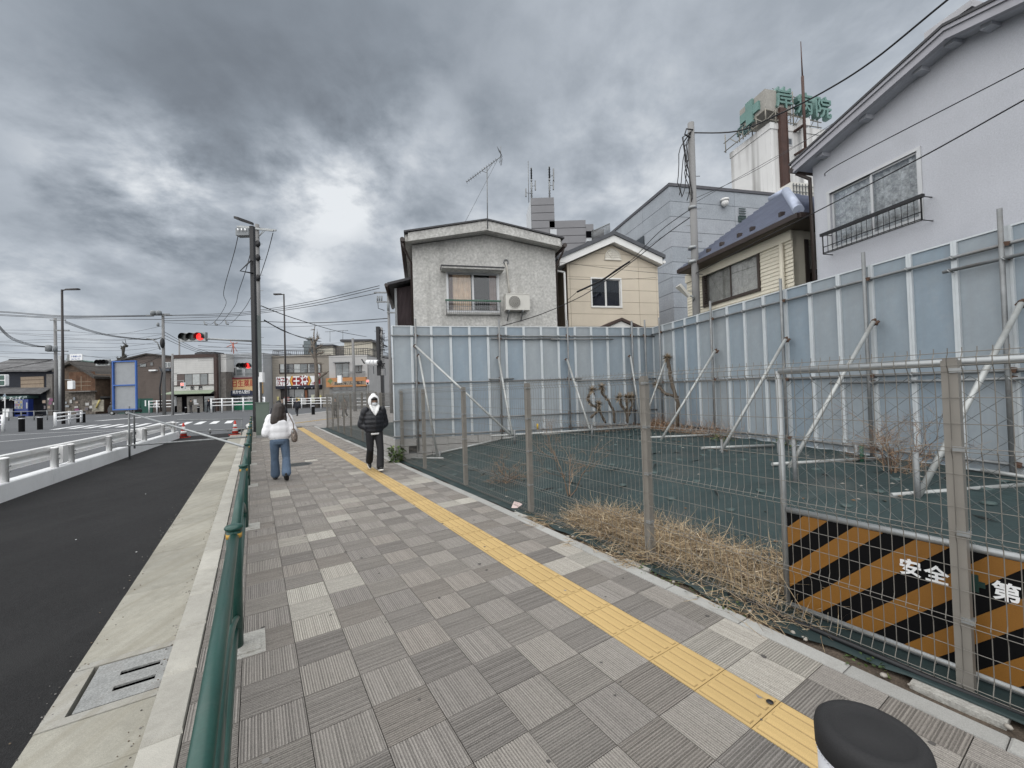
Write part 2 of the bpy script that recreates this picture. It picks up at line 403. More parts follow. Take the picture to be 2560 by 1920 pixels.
# lighter lines of paving set across the plaza
pb = MB()
for i in range(9):
    s = 27.5+i*1.15
    for j in range(3):
        if random.random() < .65:
            t0 = .4+j*1.0+random.random()*.4
            pb.add([S(s, t0, -.006), S(s+.3, t0, -.006), S(s+.3, t0+.9, -.006), S(s, t0+.9, -.006)], [(0, 3, 2, 1)])
tag(put('plaza_pale_tiles', pb.mesh('plaza_pale_tiles', M('pale plaza tile', (.36, .34, .31), .85))), kind='structure')
TILE = .2955
def ribbed(wx, wy, along, tintv, seed):
    # wx along t, wy along s; ribs run along s when along is 0
    rr = random.Random(seed); mb = MB(); cols = []
    L_, Wd = (wy, wx) if along == 0 else (wx, wy)
    n = max(3, round(Wd/.0142)); p = Wd/n
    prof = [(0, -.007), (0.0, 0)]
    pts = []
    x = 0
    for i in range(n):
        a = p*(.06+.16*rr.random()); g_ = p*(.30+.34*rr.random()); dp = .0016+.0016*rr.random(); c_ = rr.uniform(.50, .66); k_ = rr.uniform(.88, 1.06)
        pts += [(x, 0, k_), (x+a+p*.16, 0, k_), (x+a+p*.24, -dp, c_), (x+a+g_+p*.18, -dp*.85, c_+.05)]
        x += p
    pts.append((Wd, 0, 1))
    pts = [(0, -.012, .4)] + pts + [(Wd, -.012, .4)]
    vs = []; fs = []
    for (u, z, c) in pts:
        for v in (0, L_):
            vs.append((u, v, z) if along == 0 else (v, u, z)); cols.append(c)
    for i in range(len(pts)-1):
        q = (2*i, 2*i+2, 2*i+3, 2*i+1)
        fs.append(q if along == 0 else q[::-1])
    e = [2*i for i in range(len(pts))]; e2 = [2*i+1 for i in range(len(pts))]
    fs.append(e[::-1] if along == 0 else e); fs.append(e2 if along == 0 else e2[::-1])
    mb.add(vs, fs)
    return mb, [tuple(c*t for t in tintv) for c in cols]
def tinted(name, mb, cols, mats):
    me = mb.mesh(name, mats)
    ca = me.color_attributes.new('tint', 'FLOAT_COLOR', 'POINT')
    for i, c in enumerate(cols): ca.data[i].color = (*c, 1)
    return me
TINTS0 = [(.96, .96, .96), (1, 1, 1), (1.04, 1.04, 1.03), (.98, .98, .985), (1.02, 1.005, .99), (.93, .93, .94)]
LIGHT0 = [(1.48, 1.50, 1.46), (1.62, 1.66, 1.62)]
def TL(al, k): q = (TINTS0+LIGHT0)[k]; f = 1.0 if al == 0 else .79; return tuple(x*f for x in q)  # tiles ribbed crosswise tinted darker, the shade of their grooves put into colour
TINTS = TINTS0; LIGHT = LIGHT0
tmesh = {}
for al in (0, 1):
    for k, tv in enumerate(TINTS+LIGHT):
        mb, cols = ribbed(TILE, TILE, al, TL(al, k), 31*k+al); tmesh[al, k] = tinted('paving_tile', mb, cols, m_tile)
G0T, G0S = .211, 3.795
light_cells = {(0, 0), (0, -1), (0, -2), (1, 0), (1, 1), (7, -9), (7, -8), (8, -9), (8, -8), (0, 5), (1, 5), (7, -3), (8, -3), (8, -2), (7, 6), (8, 6), (7, 12), (8, 13), (8, 12), (7, 20), (0, 14), (2, 9), (5, 18), (3, 27), (7, 30), (6, 38)}
light_cells = {(c, r-0) for c, r in light_cells}
cells = []
t_edge = lambda s: 2.80 + .08*min(1, max(0, s)/5)
for r_ in range(-13, 76):
    s0 = G0S+.3*r_
    for c in range(-2, 9):
        if c == 6: continue
        t0 = G0T+.3*c; t1 = t0+TILE
        if c == -2: t0 = -.325
        if c == 8: t1 = t_edge(s0)
        if t1-t0 < .04: continue
        cp = S(s0+.15, (t0+t1)/2)
        v = cp-CAM; z = v.dot(FW)
        vis = z > .3 and abs(v.dot(RT)/z) < 1.42 and abs(v.dot(UP)/z) < 1.12
        cells.append((cp.length if vis else 999+cp.length, r_, c, s0, t0, t1))
cells.sort()
stuff = MB(); scol = []
for idx, (dist, r_, c, s0, t0, t1) in enumerate(cells):
    al = (r_+c) % 2
    rr = random.Random(r_*97+c*13)
    k = rr.randrange(len(TINTS))
    if (c, r_) in light_cells or rr.random() < .012: k = len(TINTS) + rr.randrange(2)
    dz = rr.uniform(-.0012, .0012)
    if idx < 300:
        if c in (-2, 8):
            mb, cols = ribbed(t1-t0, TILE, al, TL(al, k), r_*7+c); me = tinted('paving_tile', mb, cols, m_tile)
        else: me = tmesh[al, k]
        put('paving_tile', me, pave, loc=S(s0, t0, dz), rz=ANG_S)
    else:
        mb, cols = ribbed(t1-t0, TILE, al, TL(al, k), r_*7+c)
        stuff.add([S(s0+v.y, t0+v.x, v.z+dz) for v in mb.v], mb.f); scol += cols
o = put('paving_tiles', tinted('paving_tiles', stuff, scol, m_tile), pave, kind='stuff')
# yellow guide tiles with four raised bars
def tactile(tv, seed):
    rr = random.Random(seed); mb = MB(); mb.box(0, .2955, 0, .2955, -.03, 0)
    cols = [tv]*8
    for i in range(4):
        x = .037+i*.0745; w = .024; z = .0065
        vs = [(x-w/2-.006, .012, 0), (x+w/2+.006, .012, 0), (x+w/2+.006, .285, 0), (x-w/2-.006, .285, 0),
              (x-w/2, .018, z), (x+w/2, .018, z), (x+w/2, .279, z), (x-w/2, .279, z)]
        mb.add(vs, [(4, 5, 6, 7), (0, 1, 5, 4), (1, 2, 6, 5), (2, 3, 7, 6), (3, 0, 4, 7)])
        d = tuple(q*.45 for q in tv); cols += [d]*4 + [tuple(q*1.06 for q in tv)]*4  # bar feet tinted dark and tops pale: relief shading put into the colour
    return tinted('tactile_tile', mb, cols, m_yel)
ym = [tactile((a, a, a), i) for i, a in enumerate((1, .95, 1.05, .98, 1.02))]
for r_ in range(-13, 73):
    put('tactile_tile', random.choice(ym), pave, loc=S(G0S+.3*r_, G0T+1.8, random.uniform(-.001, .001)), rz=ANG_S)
# the guide line bends left over the plaza
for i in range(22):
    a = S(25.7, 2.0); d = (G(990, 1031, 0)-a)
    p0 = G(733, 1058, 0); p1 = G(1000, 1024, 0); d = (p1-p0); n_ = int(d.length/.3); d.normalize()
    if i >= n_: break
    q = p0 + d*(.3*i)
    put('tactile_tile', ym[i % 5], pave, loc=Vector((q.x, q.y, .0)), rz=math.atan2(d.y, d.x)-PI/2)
# white concrete edging along the fence side
edge = thing('edging', None, None, kind='structure')
def tblock(nm, parent, pts_bot, zt, mat, tv, ch=.006, zb=-.2):
    # quad block with a small chamfer on top
    c = sum(pts_bot, Vector())/4; vs = [Vector((p.x, p.y, zb)) for p in pts_bot] + [Vector((p.x, p.y, zt-ch)) for p in pts_bot]
    vs += [Vector((p.x, p.y, zt)) + (c-p).normalized()*ch*1.4 for p in pts_bot]
    for v in vs[8:]: v.z = zt
    f = [(0, 1, 5, 4), (1, 2, 6, 5), (2, 3, 7, 6), (3, 0, 4, 7), (4, 5, 9, 8), (5, 6, 10, 9), (6, 7, 11, 10), (7, 4, 8, 11), (8, 9, 10, 11)]
    mb = MB().add(vs, f)
    Mi = WM[parent.name].inverted()
    mb.v = [Mi @ v for v in mb.v]
    put(nm, tinted(nm, mb, [tv]*12, mat), parent)
s = -3.2
while s < 26:
    if not (10.3 < s < 10.31):
        tv = random.uniform(.86, 1.1); e = .595
        tblock('edging_block', edge, [S(s, t_edge(s)), S(s, t_edge(s)+.115), S(s+e, t_edge(s+e)+.115), S(s+e, t_edge(s+e))], .006+random.uniform(-.003, .003), m_edge, (tv, tv, tv))
    s += .6
# kerb stones and gutter slabs
kerb = thing('kerb', None, None, kind='structure')
s = 3.29-.6*11
while s < 27:
    tv = random.uniform(.88, 1.12)
    tblock('kerb_block', kerb, [S(s, -.50), S(s, -.332), S(s+.595, -.332), S(s+.595, -.50)], .005, m_kerb, (tv, tv, tv*.99), ch=.016, zb=-.3)
    s += .6
gut = thing('gutter', None, None, kind='structure')
s = -3.0; prev = None
cuts = [-3.2, -2.0, -.8, .4, 1.6, 2.8, 3.27, 3.93, 5.1, 6.3, 7.5, 8.7, 9.9, 11.1, 12.3, 13.5, 14.7, 15.9, 17.1, 18.3, 19.5, 20.7, 21.9, 23.1, 24.3, 25.5, 26.7]
for a, b in zip(cuts[:-1], cuts[1:]):
    tv = random.uniform(.9, 1.08)
    if abs(a-3.27) < .01: # gully frame round the drain cover
        for q in ([(a, -1.03), (a, -.505), (a+.07, -.505), (a+.07, -1.03)], [(b-.07, -1.03), (b-.07, -.505), (b, -.505), (b, -1.03)], [(a+.074, -1.03), (a+.074, -.93), (b-.074, -.93), (b-.074, -1.03)]):
            tblock('gully_frame', gut, [S(*p) for p in q], RZ+.012, m_gut, (1.05, 1.06, 1.1), ch=.004)
        continue
    tblock('gutter_slab', gut, [S(a+.003, -1.03), S(a+.003, -.505), S(b-.003, -.505), S(b-.003, -1.03)], RZ+.010+random.uniform(-.002, .002), m_gut, (tv, tv, tv*.98), ch=.004)
# drain cover with two slots
m_cover = M('worn drain cover', (.235, .24, .235), .7, var=.2, scale=6, grain=.3, gscale=90, dirt=(.15, .14, .13), dscale=5, damt=.7)
dc = thing('drain_cover', 'grey rectangular drain cover with two slots in the gutter', 'drain cover', S(3.6, -.72, RZ))
mb = MB(); z0, z1 = RZ-.002, RZ+.010
s0, s1, ta, tb = 3.352, 3.845, -.905, -.512

# strips around the slots
cutS = [s0, 3.470, 3.522, 3.640, 3.692, s1]
for i in range(5):
    if i in (1, 3):
        for (u0, u1) in ((ta, -.765), (-.565, tb)): mb.obox(S(cutS[i], u0, z0), SN*(u1-u0), SD*(cutS[i+1]-cutS[i]), Vector((0, 0, z1-z0)))
    else: mb.obox(S(cutS[i], ta, z0), SN*(tb-ta), SD*(cutS[i+1]-cutS[i]), Vector((0, 0, z1-z0)))
part(dc, 'cover_plate', mb, m_cover)
pit = MB().obox(S(3.30, -.95, RZ-.4), SN*.44, SD*.62, Vector((0, 0, .36)))
part(dc, 'pit', pit, m_dark)
# manhole in the pavement
mhc = S(11.55, .93)
mh = thing('manhole_cover', 'round dark iron manhole cover set in the paving beside the woman', 'manhole cover', mhc)
mb = MB(); mb.lathe(mhc+Vector((0, 0, 0)), [(.30, -.03), (.30, .006), (.27, .008), (.27, .004), (.0001, .004)], 28, caps=False)
part(mh, 'cover', mb, m_iron)
mb = MB()
for i in range(-6, 7):
    w = math.sqrt(max(0, .25**2-(i*.036)**2))
    mb.obox(mhc + SN*(-w) + SD*(i*.036-.008) + Vector((0, 0, .004)), SN*2*w, SD*.016, Vector((0, 0, .004)))
part(mh, 'cross_ribs', mb, m_iron)
# ================================================================== THE FENCED LOT
def q_z(q): 
    q = max(0, min(1, (q-.1)/3.3)); return .46*q*q*(3-2*q)
from mathutils import noise as MN
def lot_z(p):
    q = p.dot(SN)-3.1
    z = q_z(q)
    k = min(1, max(0, q/.5))
    fold = abs(MN.noise(Vector((p.dot(E1)*.6+1.5*MN.noise(p*.4), p.dot(E2)*2.2, 5.1))))
    z += k*(.022*max(0, 1-fold*9) + .028*MN.noise(p*1.1) + .012*MN.noise(p*3.7) + .02*abs(MN.noise(Vector((p.x*.5+p.y*1.7, p.y*.25, 3)))))
    return z
kE1, kE2 = K0.dot(E1), K0.dot(E2)
mb = MB(); NT, NS = 120, 190
for i in range(NT+1):
    t = 3.03 + (10.25-3.03)*(i/NT)**1.15
    smin = max(-5.0, (t*SN.dot(E1)-kE1)/-SD.dot(E1)); smax = (t*SN.dot(E2)-kE2-.02)/-SD.dot(E2)
    for j in range(NS+1):
        s = smin+(smax-smin)*j/NS
        tt = t + (.10*MN.noise(Vector((s*.9, 1.3, 0)))+.05*MN.noise(Vector((s*4, 7.3, 0))) if i == 0 else 0)
        p = S(s, tt); p.z = lot_z(p) + (.012 if i else .004); mb.v.append(p)
for i in range(NT):
    for j in range(NS):
        a = i*(NS+1)+j; mb.f.append([a, a+NS+1, a+NS+2, a+1]); mb.m.append(0); mb.smooth.append(True)
sheet = thing('weed_control_sheet', None, None, kind='structure')
part(sheet, 'sheet', mb, m_sheet)
so_ = MB()
for j in range(120):
    for t in (2.90, 3.0, 3.25, 3.6):
        p = S(-5+j*.135, t); p.z = -.02+.02*MN.noise(p*5)-(.02 if t > 3.1 else 0); so_.v.append(p)
for j in range(119):
    for k in range(3): 
        a = j*4+k; so_.f.append([a, a+1, a+5, a+4][::1]); so_.m.append(0); so_.smooth.append(True)
tag(put('soil_strip', so_.mesh('soil_strip', m_soil)), kind='structure')
# round pin washers holding the sheet down, and some slits
m_pin = M('pin washer', (.045, .07, .068), .5, var=.2)
pm = MB().lathe((0, 0, 0), [(.055, -.01), (.055, .006), (.045, .010), (.02, .012), (.018, .016), (.0001, .016)], 14, caps=False).mesh('sheet_pin', m_pin)
rr = random.Random(5); npin = 0
for i in range(-1, 16):
    for j in range(16):
        s = -.8+i*.85+rr.uniform(-.12, .12); t = 3.4+j*.62+rr.uniform(-.1, .1)
        p = S(s, t)
        if (p-K0).dot(E1) > -.3 or (p-K0).dot(E2) < .3: continue
        p.z = lot_z(p)+.016
        o = put('sheet_pin', pm, sheet, loc=p); o.rotation_euler = (rr.uniform(-.12, .12), rr.uniform(-.12, .12), 0)

def LG(px, py, dz=0.0):
    z = .3
    for _ in range(12): p = G(px, py, z); z = lot_z(p)+.012+dz
    p = G(px, py, z)
    if (p-K0).dot(E2) < .22:
        p = HIT(px, py, LT(0, .22), E2); p.z = lot_z(p)+.012+dz
    if (p-K0).dot(E1) > -.18 and (p-K0).dot(E2) > .5:
        p = HIT(px, py, LT(-.18, 0), E1); p.z = lot_z(p)+.012+dz
    return p

l2 = MB(); n = 26
for i in range(n+1):
    for j in range(13):
        p = S(12.9+i*11.0/n, 2.99+j*.5); p.z = .02+.05*min(1, j/4)+.03*MN.noise(p*.9)+.02*MN.noise(p*2.7); l2.v.append(p)
for i in range(n):
    for j in range(12): a = i*13+j; l2.f.append([a, a+1, a+14, a+13]); l2.m.append(0); l2.smooth.append(True)
l2.f = [f[::-1] for f in l2.f] if (l2.v[13]-l2.v[0]).cross(l2.v[1]-l2.v[0]).z < 0 else l2.f
tag(put('second_weed_sheet', l2.mesh('second_weed_sheet', m_sheet)), kind='structure')

# tears, dead leaves and grit lying on the sheet
rr = random.Random(77); dl = MB()
for i in range(420):
    a, b = -rr.random()**1.6*7.2-.1, .3+rr.random()*11
    p = LT(a, b)
    if p.dot(SN) < 3.3: continue
    p.z = lot_z(p)+.018; an = rr.uniform(0, 6.3); u = Vector((math.cos(an), math.sin(an), 0)); v = Vector((-u.y, u.x, 0))
    if i % 6 == 0:
        l = rr.uniform(.08, .3); w = rr.uniform(.008, .02); dl.add([p-u*l, p-v*w, p+u*l, p+v*w+Vector((0, 0, .012))], [(0, 1, 2, 3)], 0)
    else:
        l = rr.uniform(.012, .035); dl.add([p-u*l, p-v*l*.5, p+u*l, p+v*l*.5+Vector((0, 0, .01))], [(0, 1, 2, 3)], rr.choice([1, 1, 2, 3]))
tag(put('sheet_litter', dl.mesh('sheet_litter', [M('sheet tear', (.008, .011, .011), .8), M('dead leaf', (.13, .085, .05), .9, var=.3), M('pale scrap', (.30, .29, .26), .9), M('grit', (.20, .19, .17), .9)])), kind='stuff')

rr = random.Random(41); gm = MB()
for i in range(150):
    s, t = rr.uniform(.4, 12), rr.uniform(-.25, 2.75); r = rr.uniform(.006, .019)
    c = S(s, t, .0015); k = rr.random()*.4
    gm.add([c+Vector((math.cos(a*PI/4)*r*(1+k*math.sin(a*1.9+i)), math.sin(a*PI/4)*r, 0)) for a in range(8)], [tuple(range(8))], 0 if i % 3 else 1)
tag(put('gum_spots', gm.mesh('gum_spots', [M('old gum', (.075, .07, .066), .8), M('pale gum', (.22, .21, .20), .8)])), kind='stuff')
gg = MB()
for i in range(700):
    s = rr.uniform(1.2, 16); t = -.515-abs(rr.gauss(0, .035)) if i % 2 else -1.03-rr.gauss(.01, .05)
    r = rr.uniform(.002, .006); gg.ball(S(s, t, RZ+.012), r*1.3, r, r*.7, 5, 3); 
    for k in range(len(gg.m)-15, len(gg.m)): gg.m[k] = i % 3
tag(put('gutter_grit', gg.mesh('gutter_grit', [M('dark grit', (.07, .065, .06), .9), M('brown grit', (.13, .10, .07), .9), M('grey grit', (.22, .21, .2), .9)])), kind='stuff')
# ================================================================== HOARDING WALLS OF FLAT PANELS
m_pan = [M('hoarding panel face %d' % i, c, .5, metal=.15, var=.10, scale=1.5, streak=.35, stcol=(.20, .235, .27), stscale=4, spec=.4, dirt=(.33, .35, .36), dscale=1.4, damt=.4, bump=.35, bscale=2.2, smear=(0, 5.0, 5.0, .18, (.20, .19, .175)), mottle=.05, mscale=9)
         for i, c in enumerate([(.250, .298, .338), (.272, .310, .340), (.228, .283, .332), (.288, .320, .343)])]
m_pedge = M('hoarding panel edge', (.52, .555, .575), .45, metal=.1, var=.08, scale=4, streak=.15, stcol=(.3, .32, .33))
PZ0, PZ1, PW = .48, 3.47, .505
def panelmesh(k, h):
    # local: x along the wall, y towards the lot, z up; face at y=0, two flanges stand out towards the lot
    mb = MB(); e = .034; w = .030
    mb.box(w, PW-w, -.012, 0, .02, h-.02, 0)
    for x0 in (.001, PW-w-.001): mb.box(x0, x0+w, -.014, e, 0, h, 1)
    mb.box(w, PW-w, -.013, e*.55, h-.022, h, 1); mb.box(w, PW-w, -.013, e*.55, 0, .02, 1)
    return mb.mesh('panel', [m_pan[k], m_pedge])
def clampmesh():
    mb = MB(); mb.box(-.03, .03, -.03, .04, -.022, .022); mb.box(-.016, .016, .03, .075, -.012, .012)
    mb.tube([(-.05, 0, .0), (.05, 0, 0)], .013, 6); mb.box(-.055, -.03, -.012, .05, -.035, .035)
    return mb.mesh('clamp', m_rust)
clm = clampmesh()
m_brace = M('galvanised brace pipe', (.37, .385, .38), .5, metal=.4, var=.14, scale=5, dirt=(.22, .20, .17), dscale=4, damt=.6)
def wall(nm, label, axis, nrm, n, org, rails, poles, braces, foot, extra=()):
    ang = math.atan2(axis.y, axis.x)
    root = thing(nm, label, 'hoarding', org, ang)
    flip = nrm.dot(Vector((-math.sin(ang), math.cos(ang), 0))) < 0
    pms = {}
    rr = random.Random(n)
    for i in range(n):
        k = rr.randrange(4); h = PZ1-PZ0
        if (k, flip) not in pms:
            me = panelmesh(k, h)
            if flip:
                for v in me.vertices: v.co.y = -v.co.y
                me.flip_normals()
            pms[k, flip] = me
        put('panel', pms[k, flip], root, loc=(i*PW, rr.uniform(-.004, .004), PZ0+rr.uniform(-.006, .006)))
    fw = -1 if flip else 1
    for (a, b, z, y, r) in rails:
        mb = MB().tube([(a, fw*y, z), ((a+b)/2, fw*y, z-.006), (b, fw*y, z)], r, 8); part(root, 'rail_pipe', mb, m_galvd, world=False)
    # hook clips where each rail crosses a flange
    hk = MB()
    for (a, b, z, y, r) in rails:
        i0, i1 = int(a/PW)+1, int(b/PW)
        for i in range(i0, i1+1): 
            hk.tube([(i*PW-.02, fw*(y-.03), z+.03), (i*PW-.01, fw*(y+.03), z+.012), (i*PW+.01, fw*(y+.028), z-.02), (i*PW+.02, fw*(y-.03), z-.03)], .008, 5)
    part(root, 'hook_clips', hk, m_galv, world=False, kind='stuff')
    for (x, top, bot) in poles:
        part(root, 'upright_pipe', MB().tube([(x, fw*.115, bot), (x+.006, fw*.113, top)], .026, 8), m_galvd, world=False)
        for (a, b, z, y, r) in rails:
            if a-.1 < x < b+.1:
                o = put('clamp', clm, root, loc=(x+.03, fw*.085, z)); o.rotation_euler = (.3, .2, .4)
    for (a, b) in braces:
        part(root, 'brace_pipe', MB().tube([a, b], .029, 8), m_brace)
        v = WM[root.name].inverted() @ Vector(a)
        o = put('clamp', clm, root, loc=v-Vector((0, fw*.02, .02))); o.rotation_euler = (.5, .8, .2)
    for (a, b) in foot: part(root, 'foot_pipe', MB().tube([a, b], .027, 8), m_brace)
    for (a, b) in extra: part(root, 'stake_pipe', MB().tube([a, b], .0245, 8), m_galvd)
    return root
def on1(px, py, y=.11): # point of wall 1's pole plane
    return HIT(px, py, LT(0, y), E2)
def on2(px, py, y=.11): return HIT(px, py, LT(-y, 0), E1)
NP1 = 15
O1 = LT(-NP1*PW, 0)
def x1(px, py): return (on1(px, py)-O1).dot(E1)
def x2(px, py): return (on2(px, py)-LT(0, 0)).dot(E2)
D_ = 2560/2212
polesx = [x1(1039, 850), x1(1248, 850), x1(1419, 850), x1(1580, 850)]
def br1(tx, ty, fx, fy):
    T = on1(tx, ty, .16); a = (T-K0).dot(E1)
    return (T, HIT(fx, fy, LT(a, 0), E1))
b1 = [(on1(905*D_, 768*D_, .16), G(945*D_, 985*D_, .12)), br1(1077*D_, 773*D_, 1107*D_, 940*D_), br1(1225*D_, 777*D_, 1275*D_, 930*D_), br1(1362*D_, 770*D_, 1386*D_, 925*D_)]
b1.append((on1(897*D_, 747*D_, .17), b1[1][1]+Vector((-.05, -.05, .02))))
G3 = lambda x, y, z: LG(x*D_, y*D_, .03 if z > .15 else .0)
f1 = [(on1(1060*D_, 942*D_, .9), on1(1390*D_, 922*D_, 1.0)), (G3(935, 975, .30), G3(1075, 950, .42)), (G3(890, 938, .47), G3(958, 990, .10)), (G3(1085, 943, .45), G3(1280, 925, .46))]
st1 = []
for (T, Fp) in b1[:4]: st1.append((Fp+Vector((.05, .03, -.22)), Fp+Vector((.05, .03, .12))))
rails1 = [(-.02, 3.1, PZ1-.26, .062, .021), (2.6, 4.6, PZ1-.345, .062, .021), (4.3, 6.2, PZ1-.37, .10, .021), (3.0, NP1*PW, PZ1-.275, .062, .021),
          (-.02, 5.2, 1.97, .062, .021), (2.5, 3.2, 2.02, .10, .021), (5.0, NP1*PW, 1.92, .062, .021), (-.02, NP1*PW, 1.0, .062, .021), (-.02, NP1*PW, .60, .062, .021)]
w1 = wall('hoarding_wall', 'pale blue steel hoarding across the back of the empty lot below the two gabled houses', E1, E2, NP1, O1, rails1,
          [(x, PZ1+.17, .2) for x in polesx] + [(NP1*PW-.35, PZ1+.2, .2)], b1, f1, st1)
NP2 = 22
pol2 = [.5] + [x2(1779, 850), x2(1954, 780), x2(2164, 780), x2(2511, 780)] + [9.3]
def br2(tx, ty, fx, fy):
    T = on2(tx*D_, ty*D_, .16); b = (T-K0).dot(E2)
    return (T, HIT(fx*D_, fy*D_, LT(0, b), E2))
b2 = [br2(1440, 772, 1385, 930), br2(1545, 758, 1428, 950), br2(1697, 733, 1552, 985), br2(1887, 695, 1700, 1020), br2(2206, 655, 1982, 1075)]
f2 = [(G3(1405, 945, .44), G3(1555, 935, .47)), (G3(1515, 968, .40), G3(1672, 962, .47)), (G3(1668, 1003, .32), G3(1905, 990, .47)), (G3(1925, 1070, .22), G3(2250, 1045, .46)), (G3(2120, 1000, .42), G3(2260, 1035, .3))]
st2 = [(Vector((p.x, p.y, lot_z(p)-.2)), Vector((p.x, p.y, lot_z(p)+h))) for p, h in ((G3(1560, 975, .30), .25), (G3(1718, 1040, .05), .55), (G3(1682, 972, .42), .22), (G3(1983, 1080, .06), .5), (G3(1850, 968, .45), .2))]
rails2 = [(0, NP2*PW, PZ1-.225, .062, .0225), (-.02, 4.4, 1.80, .062, .021), (4.1, NP2*PW, 1.74, .062, .0225), (0, NP2*PW, .62, .062, .0225), (7.0, 9.6, PZ1-.40, .115, .0225), (5.4, 8.6, 1.64, .10, .021)]
w2 = wall('hoarding_wall', 'blue grey steel hoarding running along the right of the lot below the lavender house', E2, -E1, NP2, LT(0, 0), rails2,
          [(x, PZ1+.20, .2) for x in pol2], b2, f2, st2)
# green short pipe stake by the wall
solo('pipe_stake', MB().tube([G3(1862, 992, .42)-Vector((0, 0, .1)), G3(1862, 992, .42)+Vector((0, 0, .22))], .024, 8), M('green pipe', (.03, .09, .06), .5), 'short green pipe stake at the foot of the right hoarding', 'stake', G3(1862, 992, .42))
ys = LG(1344, 1079)
rt = thing('marker_post', 'short steel stake with a yellow cap standing in the weed sheet', 'stake', ys)
part(rt, 'stake', MB().tube([ys-Vector((0, 0, .1)), ys+Vector((0, 0, .16))], .022, 8), m_galvd)
part(rt, 'cap', MB().tube([ys+Vector((0, 0, .15)), ys+Vector((0, 0, .30))], .027, 8), M('yellow cap', (.5, .33, .03), .5))
# ------------------------------------------------------------------ block wall under the left end
m_blk = M('concrete block', (.31, .305, .295), .9, var=.12, scale=4, grain=.18, gscale=160, bump=.5, bscale=160, dirt=(.2, .19, .175), dscale=2.2, damt=.5)
bwall = thing('block_wall', 'low grey concrete block wall under the left end of the hoarding', 'block wall', S(10.5, 3.05))
bm_ = {}
def blockrow(p0, d, n, z0, cap=False, off=0.0, th=.14, inward=1):
    # blocks laid from p0 along d
    q = Vector((-d.y, d.x, 0))*inward
    for i in range(n):
        a = p0 + d*(i*.40+off-.2*(off > 0)); L_ = .389
        h = .10 if cap else .189
        if off > 0 and i == 0: a = p0; L_ = .191
        key = (round(L_, 3), h, inward, round(th, 2))
        if key not in bm_:
            mb = MB(); mb.box(0, L_, 0 if inward > 0 else -th, th if inward > 0 else 0, .003, h); bm_[key] = mb.mesh('block', m_blk)
        r = WM[bwall.name].inverted() @ Vector((a.x, a.y, z0+random.uniform(-.001, .001)))
        put('block', bm_[key], bwall, loc=r, rz=math.atan2(d.y, d.x))
C0 = S(10.42, 3.03)
for k in range(3):
    blockrow(C0+Vector((0, 0, 0)), SD, 8, -.06+k*.2, off=(.2 if k % 2 else 0), inward=-1)
    blockrow(C0+E1*.145, E1, 7, -.06+k*.2, off=(.2 if k % 2 else 0), inward=1)
# ------------------------------------------------------------------ welded mesh fence
m_mesh = M('beige coated wire', (.165, .156, .14), .5, metal=.1, var=.06)
m_post = M('beige coated post', (.20, .188, .168), .5, metal=.1, var=.08, scale=3, dirt=(.16, .15, .135), dscale=4, damt=.35)
ROWS = [(.03, .02), (.06, .045), (.113, 0), (.227, 0), (.362, .022), (.392, .022), (.54, 0), (.66, 0), (.823, .022), (.852, .022), (.98, 0), (1.155, 0), (1.278, .022), (1.30, .022), (1.424, 0), (1.563, 0), (1.705, 0), (1.735, .03), (1.775, .03), (1.805, .0)]
def meshpanel(w, r=.0021):
    mb = MB(); n = round(w/.0535)
    for z, y in ROWS: mb.tube([(0, -y, z), (w, -y, z)], r, 4, cap=False, sm=False)
    zz = [(.012, 0), (.03, .02), (.06, .045), (.113, 0), (.33, 0), (.377, .024), (.42, 0), (.79, 0), (.838, .024), (.885, 0), (1.24, 0), (1.289, .024), (1.335, 0), (1.69, 0), (1.735, .032), (1.775, .032), (1.80, 0), (1.83, 0)]
    for i in range(n+1):
        x = w*i/n; mb.tube([(x, -y-.004, z) for z, y in zz], r, 4, cap=False, sm=False)
    return mb
def meshfence(root, poss, tf, zf, hook=True):
    pm = MB(); pm.box(-.032, .032, -.032, .032, -.25, 1.765); pm.box(-.026, .026, -.026, .026, 1.765, 1.775)
    for z in (.38, .84, 1.29, 1.71): pm.box(-.045, -.03, -.05, .0, z-.012, z+.012, 1); pm.box(-.02, .02, -.045, -.03, z-.008, z+.008, 1)
    pme = pm.mesh('post', [m_post, m_galv])
    bolt = None
    for s in poss:
        put('post', pme, root, loc=WM[root.name].inverted() @ S(s, tf(s), zf(s)), rz=0.0)
    for a, b in zip(poss[:-1], poss[1:]):
        pa, pb = S(a, tf(a)-.045, zf(a)), S(b, tf(b)-.045, zf(b)); d = pb-pa
        me = meshpanel(d.length).mesh('mesh_panel', m_mesh)
        for v in me.vertices: v.co.y = -v.co.y   # folds towards the street
        me.flip_normals()
        loc = WM[root.name].inverted() @ pa
        put('mesh_panel', me, root, loc=loc, rz=math.atan2(d.y, d.x)-WM[root.name].to_euler().z)
mf = thing('mesh_fence', 'beige welded wire mesh fence between the pavement and the empty lot', 'mesh fence', S(2.6, 3.2), ANG_S)
meshfence(mf, [-3.6, -1.5, .58, 2.64, 4.64, 6.68, 8.76, 10.36], lambda s: 3.2, lambda s: 0.0)
mf2 = thing('mesh_fence', 'beige wire mesh fence farther along the pavement behind the man in the white hood', 'mesh fence', S(18, 3.3), ANG_S)
meshfence(mf2, [13.5, 15.5, 17.6, 19.1, 20.6, 22.1, 23.9], lambda s: 3.33, lambda s: .02)
mf3 = thing('mesh_fence', 'beige wire mesh fence turning away from the pavement by the plaza', 'mesh fence', S(23.9, 3.33), ANG_S)
pm = MB(); pm.box(-.032, .032, -.032, .032, -.25, 1.765); pme = pm.mesh('post', m_post)
pts = [S(23.9, 3.33)+Vector((.0, .0, 0))] ; dd = (E1*1.0+Vector((0, .25, 0))).normalized()
